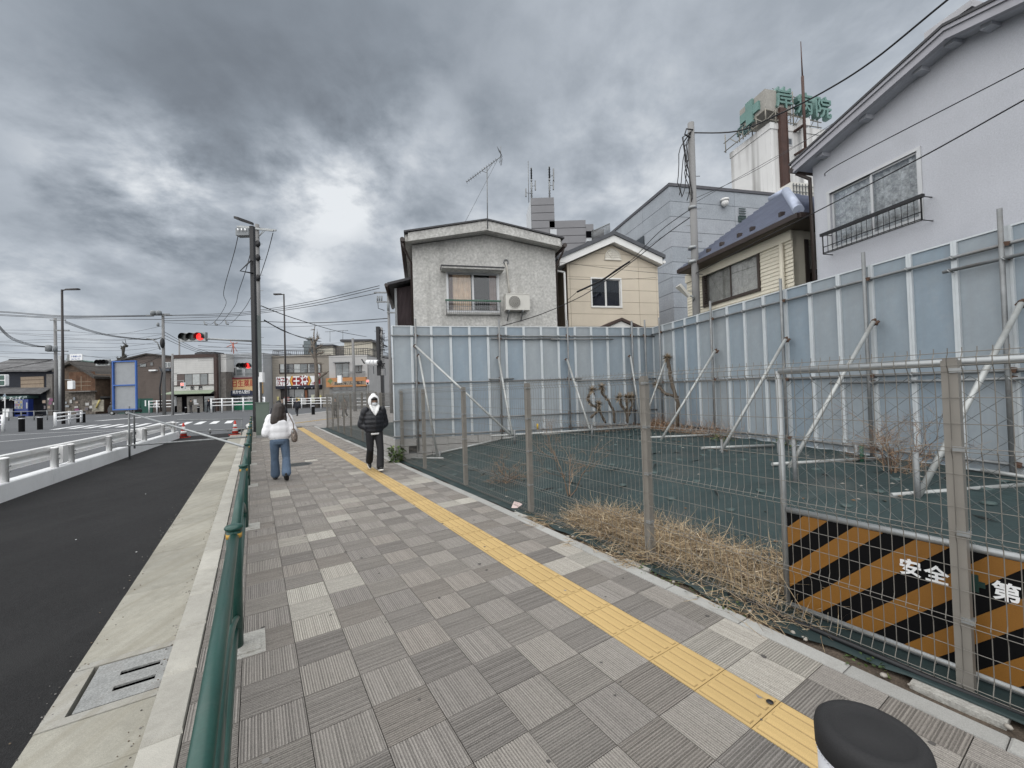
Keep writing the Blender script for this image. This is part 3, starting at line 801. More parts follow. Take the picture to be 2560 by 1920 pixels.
for i in range(7):
    p = S(23.9, 3.38)+dd*(i*2.0); put('post', pme, mf3, loc=WM[mf3.name].inverted() @ p) if i else None
    if i < 6:
        me = meshpanel(2.0).mesh('mesh_panel', m_mesh); put('mesh_panel', me, mf3, loc=WM[mf3.name].inverted() @ p, rz=math.atan2(dd.y, dd.x)-ANG_S)
mf4 = thing('mesh_fence', 'short beige wire mesh fence standing on the block wall', 'mesh fence', S(11.5, 3.1, .54), ANG_S)
meshfence_posts = [10.55, 12.0, 13.4]
for s in meshfence_posts:
    pm = MB(); pm.box(-.03, .03, -.03, .03, 0, 1.22); put('post', pm.mesh('post', m_post), mf4, loc=WM[mf4.name].inverted() @ S(s, 3.10, .54))
mb = MB()
for z in (.05, .2, .35, .5, .65, .8, .95, 1.1, 1.18): mb.tube([S(10.55, 3.06, .54+z), S(13.4, 3.06, .54+z)], .0022, 4, cap=False)
for i in range(54): mb.tube([S(10.55+i*.0535, 3.06, .56), S(10.55+i*.0535, 3.06, 1.74)], .0022, 4, cap=False)
part(mf4, 'mesh_panel', mb, m_mesh)
# concrete footing of the near post, and small stones
m_foot = M('rough footing concrete', (.36, .355, .33), .9, var=.2, scale=8, grain=.2, gscale=90, bump=.8, bscale=50, dirt=(.2, .18, .15), dscale=5, damt=.6)
fb = S(.55, 3.12); mb = MB(); mb.obox(S(.42, 3.0, -.2), SN*.19, SD*.34, Vector((0, 0, .207)))
solo('post_footing', mb, m_foot, 'rough concrete footing under the near fence post beside the bollard', 'footing', fb)
mb = MB(); mb.obox(S(2.50, 2.98, -.2), SN*.16, SD*.30, Vector((0, 0, .207)))
solo('post_footing', mb, m_foot, 'small concrete footing under the fence post beside the dry grass', 'footing', S(2.64, 3.05))
mb = MB(); mb.obox(S(4.50, 2.97, -.2), SN*.15, SD*.26, Vector((0, 0, .207)))
solo('post_footing', mb, m_foot, 'small concrete footing by the fence post near the pink paper', 'footing', S(4.64, 3.05))
# ------------------------------------------------------------------ chain link barrier frame with striped board
gt = thing('barrier_frame', 'galvanised chain link barrier frame with black and orange safety board', 'barrier', S(1.0, 3.31), ANG_S)
TP = 3.31
def P(s, z, t=TP): return S(s, t, z)
GS0, GS1 = 1.49, -.33
part(gt, 'frame_post', MB().tube([P(GS0, -.08), P(GS0, 1.76)], .0215, 10), m_galv)
part(gt, 'frame_post', MB().tube([P(GS1, -.08), P(GS1, 1.76)], .0215, 10), m_galv)
part(gt, 'top_rail', MB().tube([P(GS0-.005, 1.755), P(GS1, 1.755)], .0215, 10), m_galv)
part(gt, 'middle_rail', MB().tube([P(GS0-.02, .735), P(GS1, .735)], .0215, 10), m_galv)
part(gt, 'bottom_rail', MB().tube([P(GS0-.02, .045), P(GS1, .045)], .0215, 10), m_galv)
# chain link: zigzag wires
mb = MB(); DX, DZ = .062, .058
zb, zt = .75, 1.735; nz = int((zt-zb)/DZ); nx = int((GS0-GS1)/DX)
for i in range(nx):
    pts = []
    for k in range(nz+1):
        x = GS0-.03-(i+.5)*DX + (DX/2 if (k+i) % 2 else -DX/2)
        pts.append(P(x, zb+k*DZ, TP+(.003 if (k+i) % 2 else -.003)))
    mb.tube(pts, .0019, 4, cap=False, sm=False)
part(gt, 'chain_link', mb, M('chain link wire', (.12, .13, .13), .5, metal=.3, var=.15))
m_org = M('orange board paint', (.20, .088, .012), .55, var=.08, scale=2, grain=.08, gscale=200, dirt=(.2, .1, .02), dscale=2, damt=.3)
m_blk2 = M('black board paint', (.003, .003, .0035), .8, var=.1, spec=.12)
bd = MB(); ZT, ZB = .715, .065; c0, per = .11, .145
sA, sB = 1.468, GS1+.02; lo_t = TP-.012
def clip(poly, f):
    out = []
    for i in range(len(poly)):
        a, b = poly[i], poly[(i+1) % len(poly)]; fa, fb_ = f(a), f(b)
        if fa >= 0: out.append(a)
        if fa*fb_ < 0: k = fa/(fa-fb_); out.append((a[0]+(b[0]-a[0])*k, a[1]+(b[1]-a[1])*k))
    return out
rect = [(sA, ZB), (sB, ZB), (sB, ZT), (sA, ZT)]
cc = lambda p: (1.475-p[0])+(.71-p[1])
bounds = [-9, c0]+[c0+per*i for i in range(1, 25)]+[99]
board = thing_board = part(gt, 'striped_board', MB().obox(P(sA, ZB, TP-.008), SD*(sB-sA), Vector((0, 0, ZT-ZB)), SN*.016), m_blk2, label='black board with slanting orange stripes')
for i in range(1, len(bounds)-1, 2):
    a, b = bounds[i], bounds[i+1]
    pg = clip(clip(rect, lambda p: cc(p)-a), lambda p: b-cc(p))
    if len(pg) > 2:
        mb = MB().prism([P(s, z, TP-.0105) for s, z in pg], SN*.002); 
        o = put('orange_stripe', mb.mesh('orange_stripe', m_org, WM[board.name].inverted()), board)
m_wl = M('white lettering', (.75, .76, .77), .5, var=.04)
for ch, s in (('安', .806), ('全', .695), ('第', .438), ('一', .322)):
    lettering(board, ch, .102, m_wl, P(s, .543, TP-.0135), -SD, (0, 0, 1), depth=.0012, bold=.0025)
gx = M('dark green cross', (.008, .03, .025), .5)
mb = MB()
mb.obox(P(.585, .53, TP-.0125), -SD*.075, Vector((0, 0, .032)), SN*.0015); mb.obox(P(.565, .50, TP-.0135), -SD*.032, Vector((0, 0, .095)), SN*.0015)
put('cross_mark', mb.mesh('cross_mark', gx, WM[board.name].inverted()), board)
# ------------------------------------------------------------------ dry plants
m_straw = [M('straw %d' % i, c, .8, var=.25, scale=5) for i, c in enumerate([(.40, .31, .195), (.31, .23, .14), (.16, .11, .072), (.50, .42, .30)])]
def strands(mb, c, n, rad, h, rr, w=.0035, L0=.10, L1=.35, flat=.6, mats=4):
    for i in range(n):
        a = rr.uniform(0, 2*PI); r = rad*math.sqrt(rr.random())
        p = Vector((c[0]+math.cos(a)*r, c[1]+math.sin(a)*r, c[2]+rr.random()**1.5*h*(1-.6*(r/rad)**2)))
        d = Vector((rr.gauss(0, 1), rr.gauss(0, 1), rr.gauss(0, flat)+.15)).normalized(); ln = rr.uniform(L0, L1)
        dr = Vector((rr.gauss(0, .5), rr.gauss(0, .5), rr.gauss(-.25, .4)))
        q = [p, p+d*ln*.4, p+d*ln*.75+dr*ln*.12, p+d*ln+dr*ln*.35]
        u = d.cross(Vector((rr.gauss(0, 1), rr.gauss(0, 1), rr.gauss(0, 1)))).normalized()*w*rr.uniform(.5, 1.3)
        b = len(mb.v)
        for k, x in enumerate(q):
            s_ = 1-.25*k; x.z = max(x.z, c[2]-.02); mb.v += [x-u*s_, x+u*s_]
        for k in range(3): mb.f.append([b+2*k, b+2*k+1, b+2*k+3, b+2*k+2]); mb.m.append(mats if isinstance(mats, int) and mats < 0 else rr.choice([0, 0, 1, 1, 2, 3])); mb.smooth.append(True)
rr = random.Random(11)
mb = MB()
for i in range(62):
    s = rr.uniform(1.45, 3.95); t = 3.28+rr.random()*(.62 if s < 3.3 else .40)
    p = S(s, t); z = max(0, lot_z(p)-.01)
    hh = .08+.16*max(0, 1-abs(t-3.5)/.5)*(1 if 1.5 < s < 3.6 else .5)
    strands(mb, (p.x, p.y, z), 150, .24, hh, rr, .003, .08, .36, .45)
for i in range(26):
    s = rr.uniform(1.2, 4.6); p = S(s, rr.uniform(2.97, 3.25)); strands(mb, (p.x, p.y, -.005), 45, .14, .04, rr, .0024, .05, .22, .2)
tag(put('dry_grass', mb.mesh('dry_grass', m_straw)), kind='stuff')
mb = MB()
for i in range(26): # dead weeds along the foot of the walls in the corner
    p = LT(-rr.uniform(.1, .7)-.0, rr.uniform(.2, 3.4)); strands(mb, (p.x, p.y, lot_z(p)), 60, .25, .38, rr, .003, .12, .42, 1.2)
for i in range(12):
    p = LT(-rr.uniform(.3, 2.4), rr.uniform(.15, .6)); strands(mb, (p.x, p.y, lot_z(p)), 50, .25, .26, rr, .003, .1, .35, 1.2)
tag(put('dead_weeds', mb.mesh('dead_weeds', [M('dead weed %d' % i, c, .85, var=.2) for i, c in enumerate([(.30, .19, .12), (.24, .145, .09), (.16, .10, .07), (.36, .25, .16)])])), kind='stuff')
m_leaf = [M('weed leaf %d' % i, c, .6, var=.25, scale=9) for i, c in enumerate([(.05, .085, .025), (.075, .12, .03), (.035, .06, .02), (.11, .14, .04)])]
def leaves(mb, c, n, rad, h, rr, sz=.04):
    for i in range(n):
        a = rr.uniform(0, 2*PI); r = rad*math.sqrt(rr.random())
        p = Vector((c[0]+math.cos(a)*r, c[1]+math.sin(a)*r, c[2]+rr.random()*h))
        d = Vector((math.cos(a)+rr.gauss(0, .5), math.sin(a)+rr.gauss(0, .5), rr.gauss(.25, .5))).normalized(); u = d.cross(Vector((rr.gauss(0, .4), rr.gauss(0, .4), 1))).normalized()
        l = sz*rr.uniform(.6, 1.4)
        mb.add([p, p+d*l*.5+u*l*.3, p+d*l-Vector((0, 0, l*.15)), p+d*l*.5-u*l*.3], [(0, 1, 2, 3)], rr.randrange(4))
bp = S(10.15, 2.98)
mb = MB(); leaves(mb, (bp.x, bp.y, 0), 170, .17, .34, rr, .10)
for i in range(9): a = rr.uniform(0, 6); mb.tube([bp, bp+Vector((math.cos(a)*.12, math.sin(a)*.12, rr.uniform(.15, .34)))], .006, 4, 2)
solo('leafy_weed', mb, m_leaf, 'leafy green weed growing at the corner of the block wall', 'weed', bp)
mb = MB()
for (px, py, n) in ((1700*D_, 965*D_, 100), (1560*D_, 955*D_, 70), (1915*D_, 1430*D_, 0)):
    p = G(px, py, .45)
    if n: leaves(mb, (p.x, p.y, lot_z(p)), n, .22, .12, rr, .05)
for s in (1.75, 2.0, 2.25, 2.5, .95): p = S(s, 3.0); leaves(mb, (p.x, p.y, -.01), 40, .1, .03, rr, .025)
tag(put('low_weeds', mb.mesh('low_weeds', m_leaf)), kind='stuff')
m_twig = [M('twig %d' % i, c, .85, var=.25, scale=6) for i, c in enumerate([(.16, .105, .075), (.24, .165, .11), (.10, .07, .055), (.32, .23, .15)])]
def twigs(mb, p, d, ln, r, depth, rr, spread=.6, droop=0):
    if depth < 0 or ln < .02: return
    k = rr.randrange(4); m1 = p+d*ln*.5+Vector((rr.gauss(0, .08), rr.gauss(0, .08), rr.gauss(0, .08)))*ln; e = p+d*ln
    mb.tube([p, m1, e], [r, r*.8, r*.55], 4, k, cap=False)
    for i in range(rr.choice([2, 3, 3])):
        nd = (d+Vector((rr.gauss(0, spread), rr.gauss(0, spread), rr.gauss(.05-droop, spread)))).normalized()
        twigs(mb, p+(e-p)*rr.uniform(.45, 1), nd, ln*rr.uniform(.55, .85), r*.6, depth-1, rr, spread, droop)
def shrub(label, base, n, ln, r, depth, seed, spread=.6, up=.8, droop=0):
    rr = random.Random(seed); mb = MB()
    for i in range(n):
        d = Vector((rr.gauss(0, .6), rr.gauss(0, .6), up+rr.random()*.4)).normalized()
        twigs(mb, Vector(base)+Vector((rr.gauss(0, .03), rr.gauss(0, .03), 0)), d, ln*rr.uniform(.7, 1.2), r, depth, rr, spread, droop)
    return solo('dry_shrub', mb, m_twig, label, 'dry shrub', base)
p = S(6.15, 3.75); p.z = lot_z(p); shrub('low spreading dry brown shrub behind the fence near the block wall', p, 13, .26, .006, 4, 3, .55, .5, .12)
p = S(4.75, 4.0); p.z = lot_z(p); shrub('tall thin dry shrub with a dark stem behind the fence', p, 3, .48, .010, 5, 8, .42, 1.2, -.03)
p = LT(-1.0, 6.95); p.z = .36; shrub('brown dry bush against the right hoarding at the picture edge', p, 12, .40, .009, 4, 21, .6, .9)
# pruned yucca like stumps with dead tufts in the corner
m_bark = M('scaly bark', (.085, .068, .052), .95, var=.35, scale=14, bump=1, bscale=40)
m_tuft = [M('dead tuft %d' % i, c, .85, var=.25, scale=9) for i, c in enumerate([(.33, .26, .18), (.26, .20, .13), (.18, .14, .10), (.42, .35, .26)])]
def tuft(mb, c, n, R, rr, up=.4):
    for i in range(n):
        d = Vector((rr.gauss(0, 1), rr.gauss(0, 1), rr.gauss(up, .8))).normalized(); l = R*rr.uniform(.5, 1.2); u = d.cross(Vector((.3, .2, 1))).normalized()*.016
        e = Vector(c)+d*l+Vector((0, 0, -.2*l)); mb.add([Vector(c)-u, Vector(c)+u, e], [(0, 1, 2)], rr.randrange(4))
def yucca(label, base, paths, seed):
    rr = random.Random(seed); root = thing('yucca_stump', label, 'yucca', base)
    for pts, R in paths:
        pp = []; 
        for a, b in zip(pts[:-1], pts[1:]):
            for k in range(4): pp.append(Vector(a).lerp(Vector(b), k/4)+Vector((rr.gauss(0, .008), rr.gauss(0, .008), 0)))
        pp.append(Vector(pts[-1]))
        mb = MB().tube(pp, [R*(1+.35*(i % 2)) for i in range(len(pp))], 7)
        part(root, 'trunk', mb, m_bark)
        mb = MB(); tuft(mb, pts[-1], 150, .20, rr)
        for q in pp[len(pp)//2:]: tuft(mb, q, 16, .10, rr)
        part(root, 'dead_tuft', mb, m_tuft, kind='stuff')
def w1p(x, y, off): return HIT(x*960/2212+960, y*960/2212+780, LT(0, off), E2)
def B(p): return Vector((p.x, p.y, lot_z(p)-.05))
o_ = .75
yucca('bent yucca stump with dead leaf tufts in front of the back hoarding', B(w1p(1250, 620, o_)), [([w1p(1275, 640, o_), w1p(1240, 560, o_), w1p(1190, 530, o_), w1p(1170, 500, o_), w1p(1200, 450, o_)], .028), ([w1p(1190, 610, o_+.2), w1p(1230, 570, o_+.2), w1p(1235, 530, o_+.2)], .03)], 1)
yucca('tall curved yucca stump in the middle of three by the back hoarding', B(w1p(1325, 630, o_)), [([w1p(1325, 640, o_), w1p(1325, 570, o_), w1p(1290, 510, o_), w1p(1260, 470, o_), w1p(1255, 430, o_)], .029)], 2)
yucca('forked yucca stump with many tufts nearest the corner of the hoardings', B(w1p(1400, 620, o_)), [([w1p(1405, 640, o_), w1p(1395, 580, o_), w1p(1370, 540, o_), w1p(1355, 490, o_)], .032), ([w1p(1405, 620, o_), w1p(1400, 540, o_), w1p(1400, 490, o_)], .03), ([w1p(1405, 600, o_), w1p(1430, 540, o_), w1p(1428, 490, o_)], .026)], 3)
def w2p(x, y, off=.45): return HIT(x*960/2212+960, y*960/2212+780, LT(-off, 0), E1)
yucca('tall shaggy yucca trunk standing against the right hoarding near the corner', B(w2p(1690, 640)), [([w2p(1690, 660), w2p(1692, 520), w2p(1655, 400), w2p(1645, 330), w2p(1632, 262)], .042), ([w2p(1690, 490), w2p(1620, 470), w2p(1570, 420)], .035)], 4)
# litter
pp_ = G(1115*D_, 1097*D_, .01)
mb = MB(); mb.add([pp_+Vector((-.07, 0, 0)), pp_+Vector((.02, -.04, .01)), pp_+Vector((.05, .05, .06)), pp_+Vector((-.03, .06, .08)), pp_+Vector((.09, 0, .05))], [(0, 1, 2, 3), (1, 4, 2)])
mb.v += [v+Vector((0, 0, -.002)) for v in mb.v]; mb.f += [[8, 7, 6, 5], [7, 9, 6]]; mb.m += [0, 0]; mb.smooth += [False, False]
solo('crumpled_paper', mb, M('pinkish paper', (.55, .44, .42), .8), 'crumpled pinkish paper lying by the edging under the fence', 'litter', pp_)
hp = MB().tube([S(-1.2+i*.16, 3.13+.02*math.sin(i*.8), .02+.01*math.sin(i)) for i in range(20)], .017, 8)
solo('black_hose', hp, M('black hose', (.012, .013, .015), .5), 'black hose lying along the foot of the mesh fence', 'hose', S(1, 3.13))
m_stone = M('rubble stone', (.30, .28, .25), .9, var=.3, scale=20)
mb = MB(); rr = random.Random(3)
for i in range(150):
    p = S(rr.uniform(-.6, .38) if i < 90 else rr.uniform(.4, 5), rr.uniform(2.94, 3.2)); r = rr.uniform(.006, .02); mb.ball(p+Vector((0, 0, r*.4)), r*rr.uniform(.8, 1.4), r, r*.7, 6, 4)
tag(put('rubble', mb.mesh('rubble', m_stone)), kind='stuff')
# ================================================================== HOUSES ROUND THE LOT
def clearpane(name, tintc, refl=.5):
    if name in MATS: return MATS[name]
    m = bpy.data.materials.new(name); m.use_nodes = True; MATS[name] = m; t = m.node_tree; t.nodes.clear()
    tr = t.nodes.new('ShaderNodeBsdfTransparent'); tr.inputs[0].default_value = (*tintc, 1)
    gl = t.nodes.new('ShaderNodeBsdfGlossy'); gl.inputs['Roughness'].default_value = .03; gl.inputs[0].default_value = (.9, .92, .95, 1)
    fr = t.nodes.new('ShaderNodeFresnel'); fr.inputs[0].default_value = 1.5
    ml = t.nodes.new('ShaderNodeMath'); ml.operation = 'MULTIPLY'; ml.inputs[1].default_value = refl*2.2; t.links.new(fr.outputs[0], ml.inputs[0]); ml.use_clamp = True
    mx_ = t.nodes.new('ShaderNodeMixShader'); t.links.new(ml.outputs[0], mx_.inputs[0]); t.links.new(tr.outputs[0], mx_.inputs[1]); t.links.new(gl.outputs[0], mx_.inputs[2])
    o = t.nodes.new('ShaderNodeOutputMaterial'); t.links.new(mx_.outputs[0], o.inputs[0]); return m
m_pane = clearpane('window glass', (.95, .96, .96), .4)
m_paned = clearpane('dark window glass', (.60, .61, .62), .5); m_paneg = clearpane('greyed window glass', (.96, .96, .96), .3)
m_alu = M('aluminium frame', (.50, .51, .52), .4, metal=.3, var=.06)
m_dkfr = M('dark brown frame', (.045, .035, .03), .45, var=.1)
m_wfr = M('white frame', (.72, .72, .70), .45, var=.04)
m_room = M('dim room', (.018, .016, .015), .95, var=.2)
m_stucco = M('grey stucco', (.47, .465, .445), .92, var=.13, scale=2.2, grain=.22, gscale=13, bump=1.3, bscale=22, streak=.45, stcol=(.24, .235, .22), stscale=2.4, dirt=(.30, .295, .275), dscale=4.5, damt=.5)
m_beige = M('beige siding', (.60, .535, .435), .8, var=.05, scale=1, grain=.07, gscale=90, bump=.4, bscale=110, streak=.06, stcol=(.35, .3, .24))
m_lav = M('lavender grey stucco', (.455, .468, .505), .92, var=.05, scale=.8, grain=.07, gscale=55, bump=.45, bscale=60, dirt=(.36, .37, .40), dscale=.6, damt=.5, streak=.08, stcol=(.28, .28, .31), stscale=1.5)
m_cream = M('cream siding', (.60, .565, .47), .8, var=.07, scale=1.5, grain=.06, gscale=60, bump=.3, bscale=50, dirt=(.42, .39, .32), dscale=1.5, damt=.3)
m_alc = [M('grey facade panel %d' % i, c, .85, var=.10, scale=1.2, grain=.10, gscale=14, streak=.14, stcol=(.16, .18, .20), stscale=9) for i, c in enumerate([(.30, .325, .355), (.28, .305, .335), (.32, .34, .37)])]
m_roofd = M('dark roof edge', (.05, .05, .055), .6, var=.15)
m_gutb = M('dark brown gutter', (.035, .025, .022), .4, var=.1)
def curtainmesh(a0, a1, z0, z1, org, ax, back, amp=.03, n=40):
    vs = []; fs = []
    for i in range(n+1):
        x = a0+(a1-a0)*i/n; y = amp*math.sin(i*1.7)+amp*.5*math.sin(i*.63)
        for z in (z0, z1): vs.append(org+ax*x+back*(.10+y)+Vector((0, 0, z)))
    for i in range(n): fs.append((2*i, 2*i+2, 2*i+3, 2*i+1))
    mb = MB().add(vs, fs, 0, True); return mb
class Face:
    # a facade plane: o is its origin at ground, ax runs along it, out points to the viewer
    def __init__(self, o, ax, out): self.o = Vector(o); self.ax = Vector(ax); self.out = Vector(out)
    def p(self, a, z, d=0.0): return self.o+self.ax*a+self.out*d+Vector((0, 0, z))
    def hit(self, px, py, d=0.0):
        h = HIT(px, py, self.o+self.out*d, self.out); return ((h-self.o).dot(self.ax), h.z)
    def rect(self, mb, a0, a1, z0, z1, d0, d1, mi=0):
        return mb.obox(self.p(a0, z0, d0), self.ax*(a1-a0), Vector((0, 0, z1-z0)), self.out*(d1-d0), mi)
    def poly(self, mb, pts, d0, d1, mi=0):
        return mb.prism([self.p(a, z, d0) for a, z in pts], self.out*(d1-d0), mi)
def window(root, F, a0, a1, z0, z1, frame, pane, curtains=(), split=2, fw=.045, proud=.03, deep=.5, mid=None, sill=True, room=None, cmat=None):
    mb = MB()
    F.rect(mb, a0-fw, a1+fw, z1, z1+fw, -.08, proud); F.rect(mb, a0-fw, a1+fw, z0-fw, z0, -.08, proud)
    F.rect(mb, a0-fw, a0, z0, z1, -.08, proud-.002); F.rect(mb, a1, a1+fw, z0, z1, -.08, proud-.002)
    fr = part(root, 'window', mb, frame)
    Mi = WM[fr.name].inverted()
    w = (a1-a0)/split
    for i in range(split):
        d = -.03 if i % 2 else -.055
        m2 = MB(); F.rect(m2, a0+w*i+.02, a0+w*(i+1)-.02, z0+.02, z1-.02, d, d+.004)
        put('pane', m2.mesh('pane', pane, Mi), fr)
        m2 = MB(); e = .028
        F.rect(m2, a0+w*i, a0+w*i+e, z0, z1, d-.01, d+.016); F.rect(m2, a0+w*(i+1)-e, a0+w*(i+1), z0, z1, d-.01, d+.016)
        F.rect(m2, a0+w*i+e, a0+w*(i+1)-e, z0, z0+e, d-.01, d+.015); F.rect(m2, a0+w*i+e, a0+w*(i+1)-e, z1-e, z1, d-.01, d+.015)
        if mid is not None: F.rect(m2, a0+w*i+e, a0+w*(i+1)-e, z0+(z1-z0)*mid-.012, z0+(z1-z0)*mid+.012, d-.008, d+.012)
        put('sash', m2.mesh('sash', frame, Mi), fr)
    # room behind: back, sides
    m2 = MB()
    F.rect(m2, a0-.05, a1+.05, z0-.05, z1+.05, -deep-.02, -deep)
    F.rect(m2, a0-.07, a0-.05, z0-.05, z1+.05, -deep, -.16); F.rect(m2, a1+.05, a1+.07, z0-.05, z1+.05, -deep, -.16)
    F.rect(m2, a0-.05, a1+.05, z1+.05, z1+.07, -deep, -.16); F.rect(m2, a0-.05, a1+.05, z0-.07, z0-.05, -deep, -.16)
    put('room', m2.mesh('room', room or m_room, Mi), fr)
    for (c0, c1, zz0, mat) in curtains:
        cm = curtainmesh(a0+(a1-a0)*c0, a0+(a1-a0)*c1, z0+(z1-z0)*zz0, z1-.01, F.o, F.ax, -F.out)
        put('curtain', cm.mesh('curtain', mat, Mi), fr)
    return fr
def holedwall(mb, F, a0, a1, zb, top, hole, th=.16, extra=()):
    # wall with one opening; top is a function a -> z with breakpoints in extra
    def seg(x0, x1, lo, hi):
        xs = [x0]+[e for e in extra if x0 < e < x1]+[x1]
        F.poly(mb, [(x0, lo), (x1, lo)]+[(x, hi(x)) for x in xs[::-1]], -th, 0)
    h0, h1, z0, z1 = hole
    seg(a0, h0, zb, top); seg(h1, a1, zb, top); seg(h0, h1, z1, top); seg(h0, h1, zb, lambda x: z0)
def crop3(x, y): return 960+x*720/2212, 360+y*540/1659
def crop4(x, y): return 1640+x*920/2212, y*690/1659
def crop7(x, y): return 1640+x*460/2212, 600+y*345/1659
# ------------------------------------------------------------------ house 1: grey stucco gable
F1 = Face(LT(0, -1.95), E1, E2)
h = lambda x, y, d=0.0: F1.hit(*crop3(x, y), d)
house1 = thing('stucco_house', 'grey stucco house with a shallow gable and an air conditioner beside its window', 'house', F1.p(-5, 0), ANG_L)
aL, aR = h(218, 900)[0], h(1315, 900)[0]
apx = h(790, 660, .45); eL = h(212, 742, .45); eR = h(1335, 782, .45)
zl, zr = eL[1]-.02, eR[1]-.02
tops = lambda a: (eL[1]+(apx[1]-eL[1])*(a-eL[0])/(apx[0]-eL[0])) if a < apx[0] else (apx[1]+(eR[1]-apx[1])*(a-apx[0])/(eR[0]-apx[0]))
w0 = h(487, 990); w1_ = h(878, 1288)
mb = MB(); holedwall(mb, F1, aL, aR, -.1, lambda a: tops(a)+.02, (w0[0], w1_[0], w1_[1], w0[1]), extra=(apx[0],))
F1.poly(mb, [(aL, -.1), (aL+.16, -.1), (aL+.16, zl), (aL, zl)], -7.5, -.16); F1.poly(mb, [(aR-.16, -.1), (aR, -.1), (aR, zr), (aR-.16, zr)], -7.5, -.16)
part(house1, 'wall', mb, m_stucco)
th = .30
mb = MB()
xa, xb = eL[0]-.10, eR[0]+.10
F1.poly(mb, [(xa, tops(xa)), (apx[0], apx[1]), (apx[0], apx[1]+th), (xa, tops(xa)+th*.85)], .30, .45)
F1.poly(mb, [(apx[0], apx[1]), (xb, tops(xb)), (xb, tops(xb)+th*.85), (apx[0], apx[1]+th)], .30, .45)
part(house1, 'fascia', mb, m_stucco)
mb = MB()
F1.poly(mb, [(xa-.1, tops(xa-.1)+.06), (apx[0], apx[1]+.04), (apx[0], apx[1]+th), (xa-.1, tops(xa-.1)+th*.9)], -7.6, .298)
F1.poly(mb, [(apx[0], apx[1]+.04), (xb+.1, tops(xb+.1)+.06), (xb+.1, tops(xb+.1)+th*.9), (apx[0], apx[1]+th)], -7.6, .298)
part(house1, 'soffit', mb, m_stucco)
mb = MB()
F1.poly(mb, [(xa-.12, tops(xa-.12)+th*.92), (apx[0], apx[1]+th+.004), (apx[0], apx[1]+th+.05), (xa-.12, tops(xa-.12)+th*.92+.05)], -7.7, .50)
F1.poly(mb, [(apx[0], apx[1]+th+.004), (xb+.12, tops(xb+.12)+th*.92), (xb+.12, tops(xb+.12)+th*.92+.05), (apx[0], apx[1]+th+.05)], -7.7, .50)
part(house1, 'roof', mb, m_roofd)
for sgn, x in ((-1, xa-.17), (1, xb+.17)):
    z = tops(x)+.10
    part(house1, 'gutter', MB().tube([F1.p(x, z, .42), F1.p(x, z-.05, -7.5)], .07, 8), m_gutb)
    ax_ = aL-.04 if sgn < 0 else aR+.05
    part(house1, 'downpipe', MB().tube([F1.p(x, z-.04, .30), F1.p(x-sgn*.05, z-.22, .25), F1.p(ax_, z-.55, -.06), F1.p(ax_, 2.0, -.08)], .035, 8), m_gutb)
m_cur1 = M('beige curtain', (.75, .58, .44), .9, var=.12, scale=6); m_cur2 = M('mauve brown curtain', (.36, .27, .25), .9, var=.15, scale=8)
m_lace = M('lace curtain', (.42, .42, .42), .9, var=.25, scale=10, grain=.2, gscale=40)
fr = window(house1, F1, w0[0], w1_[0], w1_[1], w0[1], m_alu, m_pane, [(.02, .10, 0, m_cur2), (.10, .46, 0, m_cur1), (.84, .98, 0, m_cur2)], 2)
# hood, handrail and guard bars
h0 = h(442, 935, .45); h1 = h(922, 972, .45)
mb = MB(); F1.rect(mb, h0[0], h1[0], h1[1]+.02, h0[1], 0, .45); part(house1, 'window_hood', mb, m_stucco)
mb = MB(); F1.rect(mb, h0[0]-.02, h1[0]+.02, h0[1]+.002, h0[1]+.03, 0, .48); part(house1, 'hood_cap', mb, m_roofd)
g0 = h(470, 1192, .25); g1 = h(900, 1207, .25); gb = h(480, 1303, .25)
mb = MB(); F1.rect(mb, g0[0], g1[0], g1[1]-.02, g0[1], .20, .26); part(house1, 'handrail', mb, M('green handrail', (.05, .12, .085), .5, var=.15, dirt=(.2, .2, .18), dscale=5))
mb = MB(); n = 26
for i in range(n+1):
    a = g0[0]+.05+(g1[0]-g0[0]-.1)*i/n; mb.tube([F1.p(a, gb[1], .23), F1.p(a, g1[1]-.02, .23)], .005, 4, cap=False)
for z in (gb[1], gb[1]+.12, gb[1]+.24): mb.tube([F1.p(g0[0]+.03, z, .23), F1.p(g1[0]-.03, z, .23)], .007, 4)
for a in (g0[0]+.03, g1[0]-.03): mb.tube([F1.p(a, gb[1], 0), F1.p(a, gb[1], .23), F1.p(a, g1[1], .23), F1.p(a, g1[1], 0)], .009, 4)
part(house1, 'guard_bars', mb, m_galvd, kind='stuff')
mb = MB(); s0 = h(480, 1300); F1.rect(mb, w0[0]-.06, w1_[0]+.06, w1_[1]-.12, w1_[1]-.048, -.02, .09); part(house1, 'window_sill', mb, m_stucco)
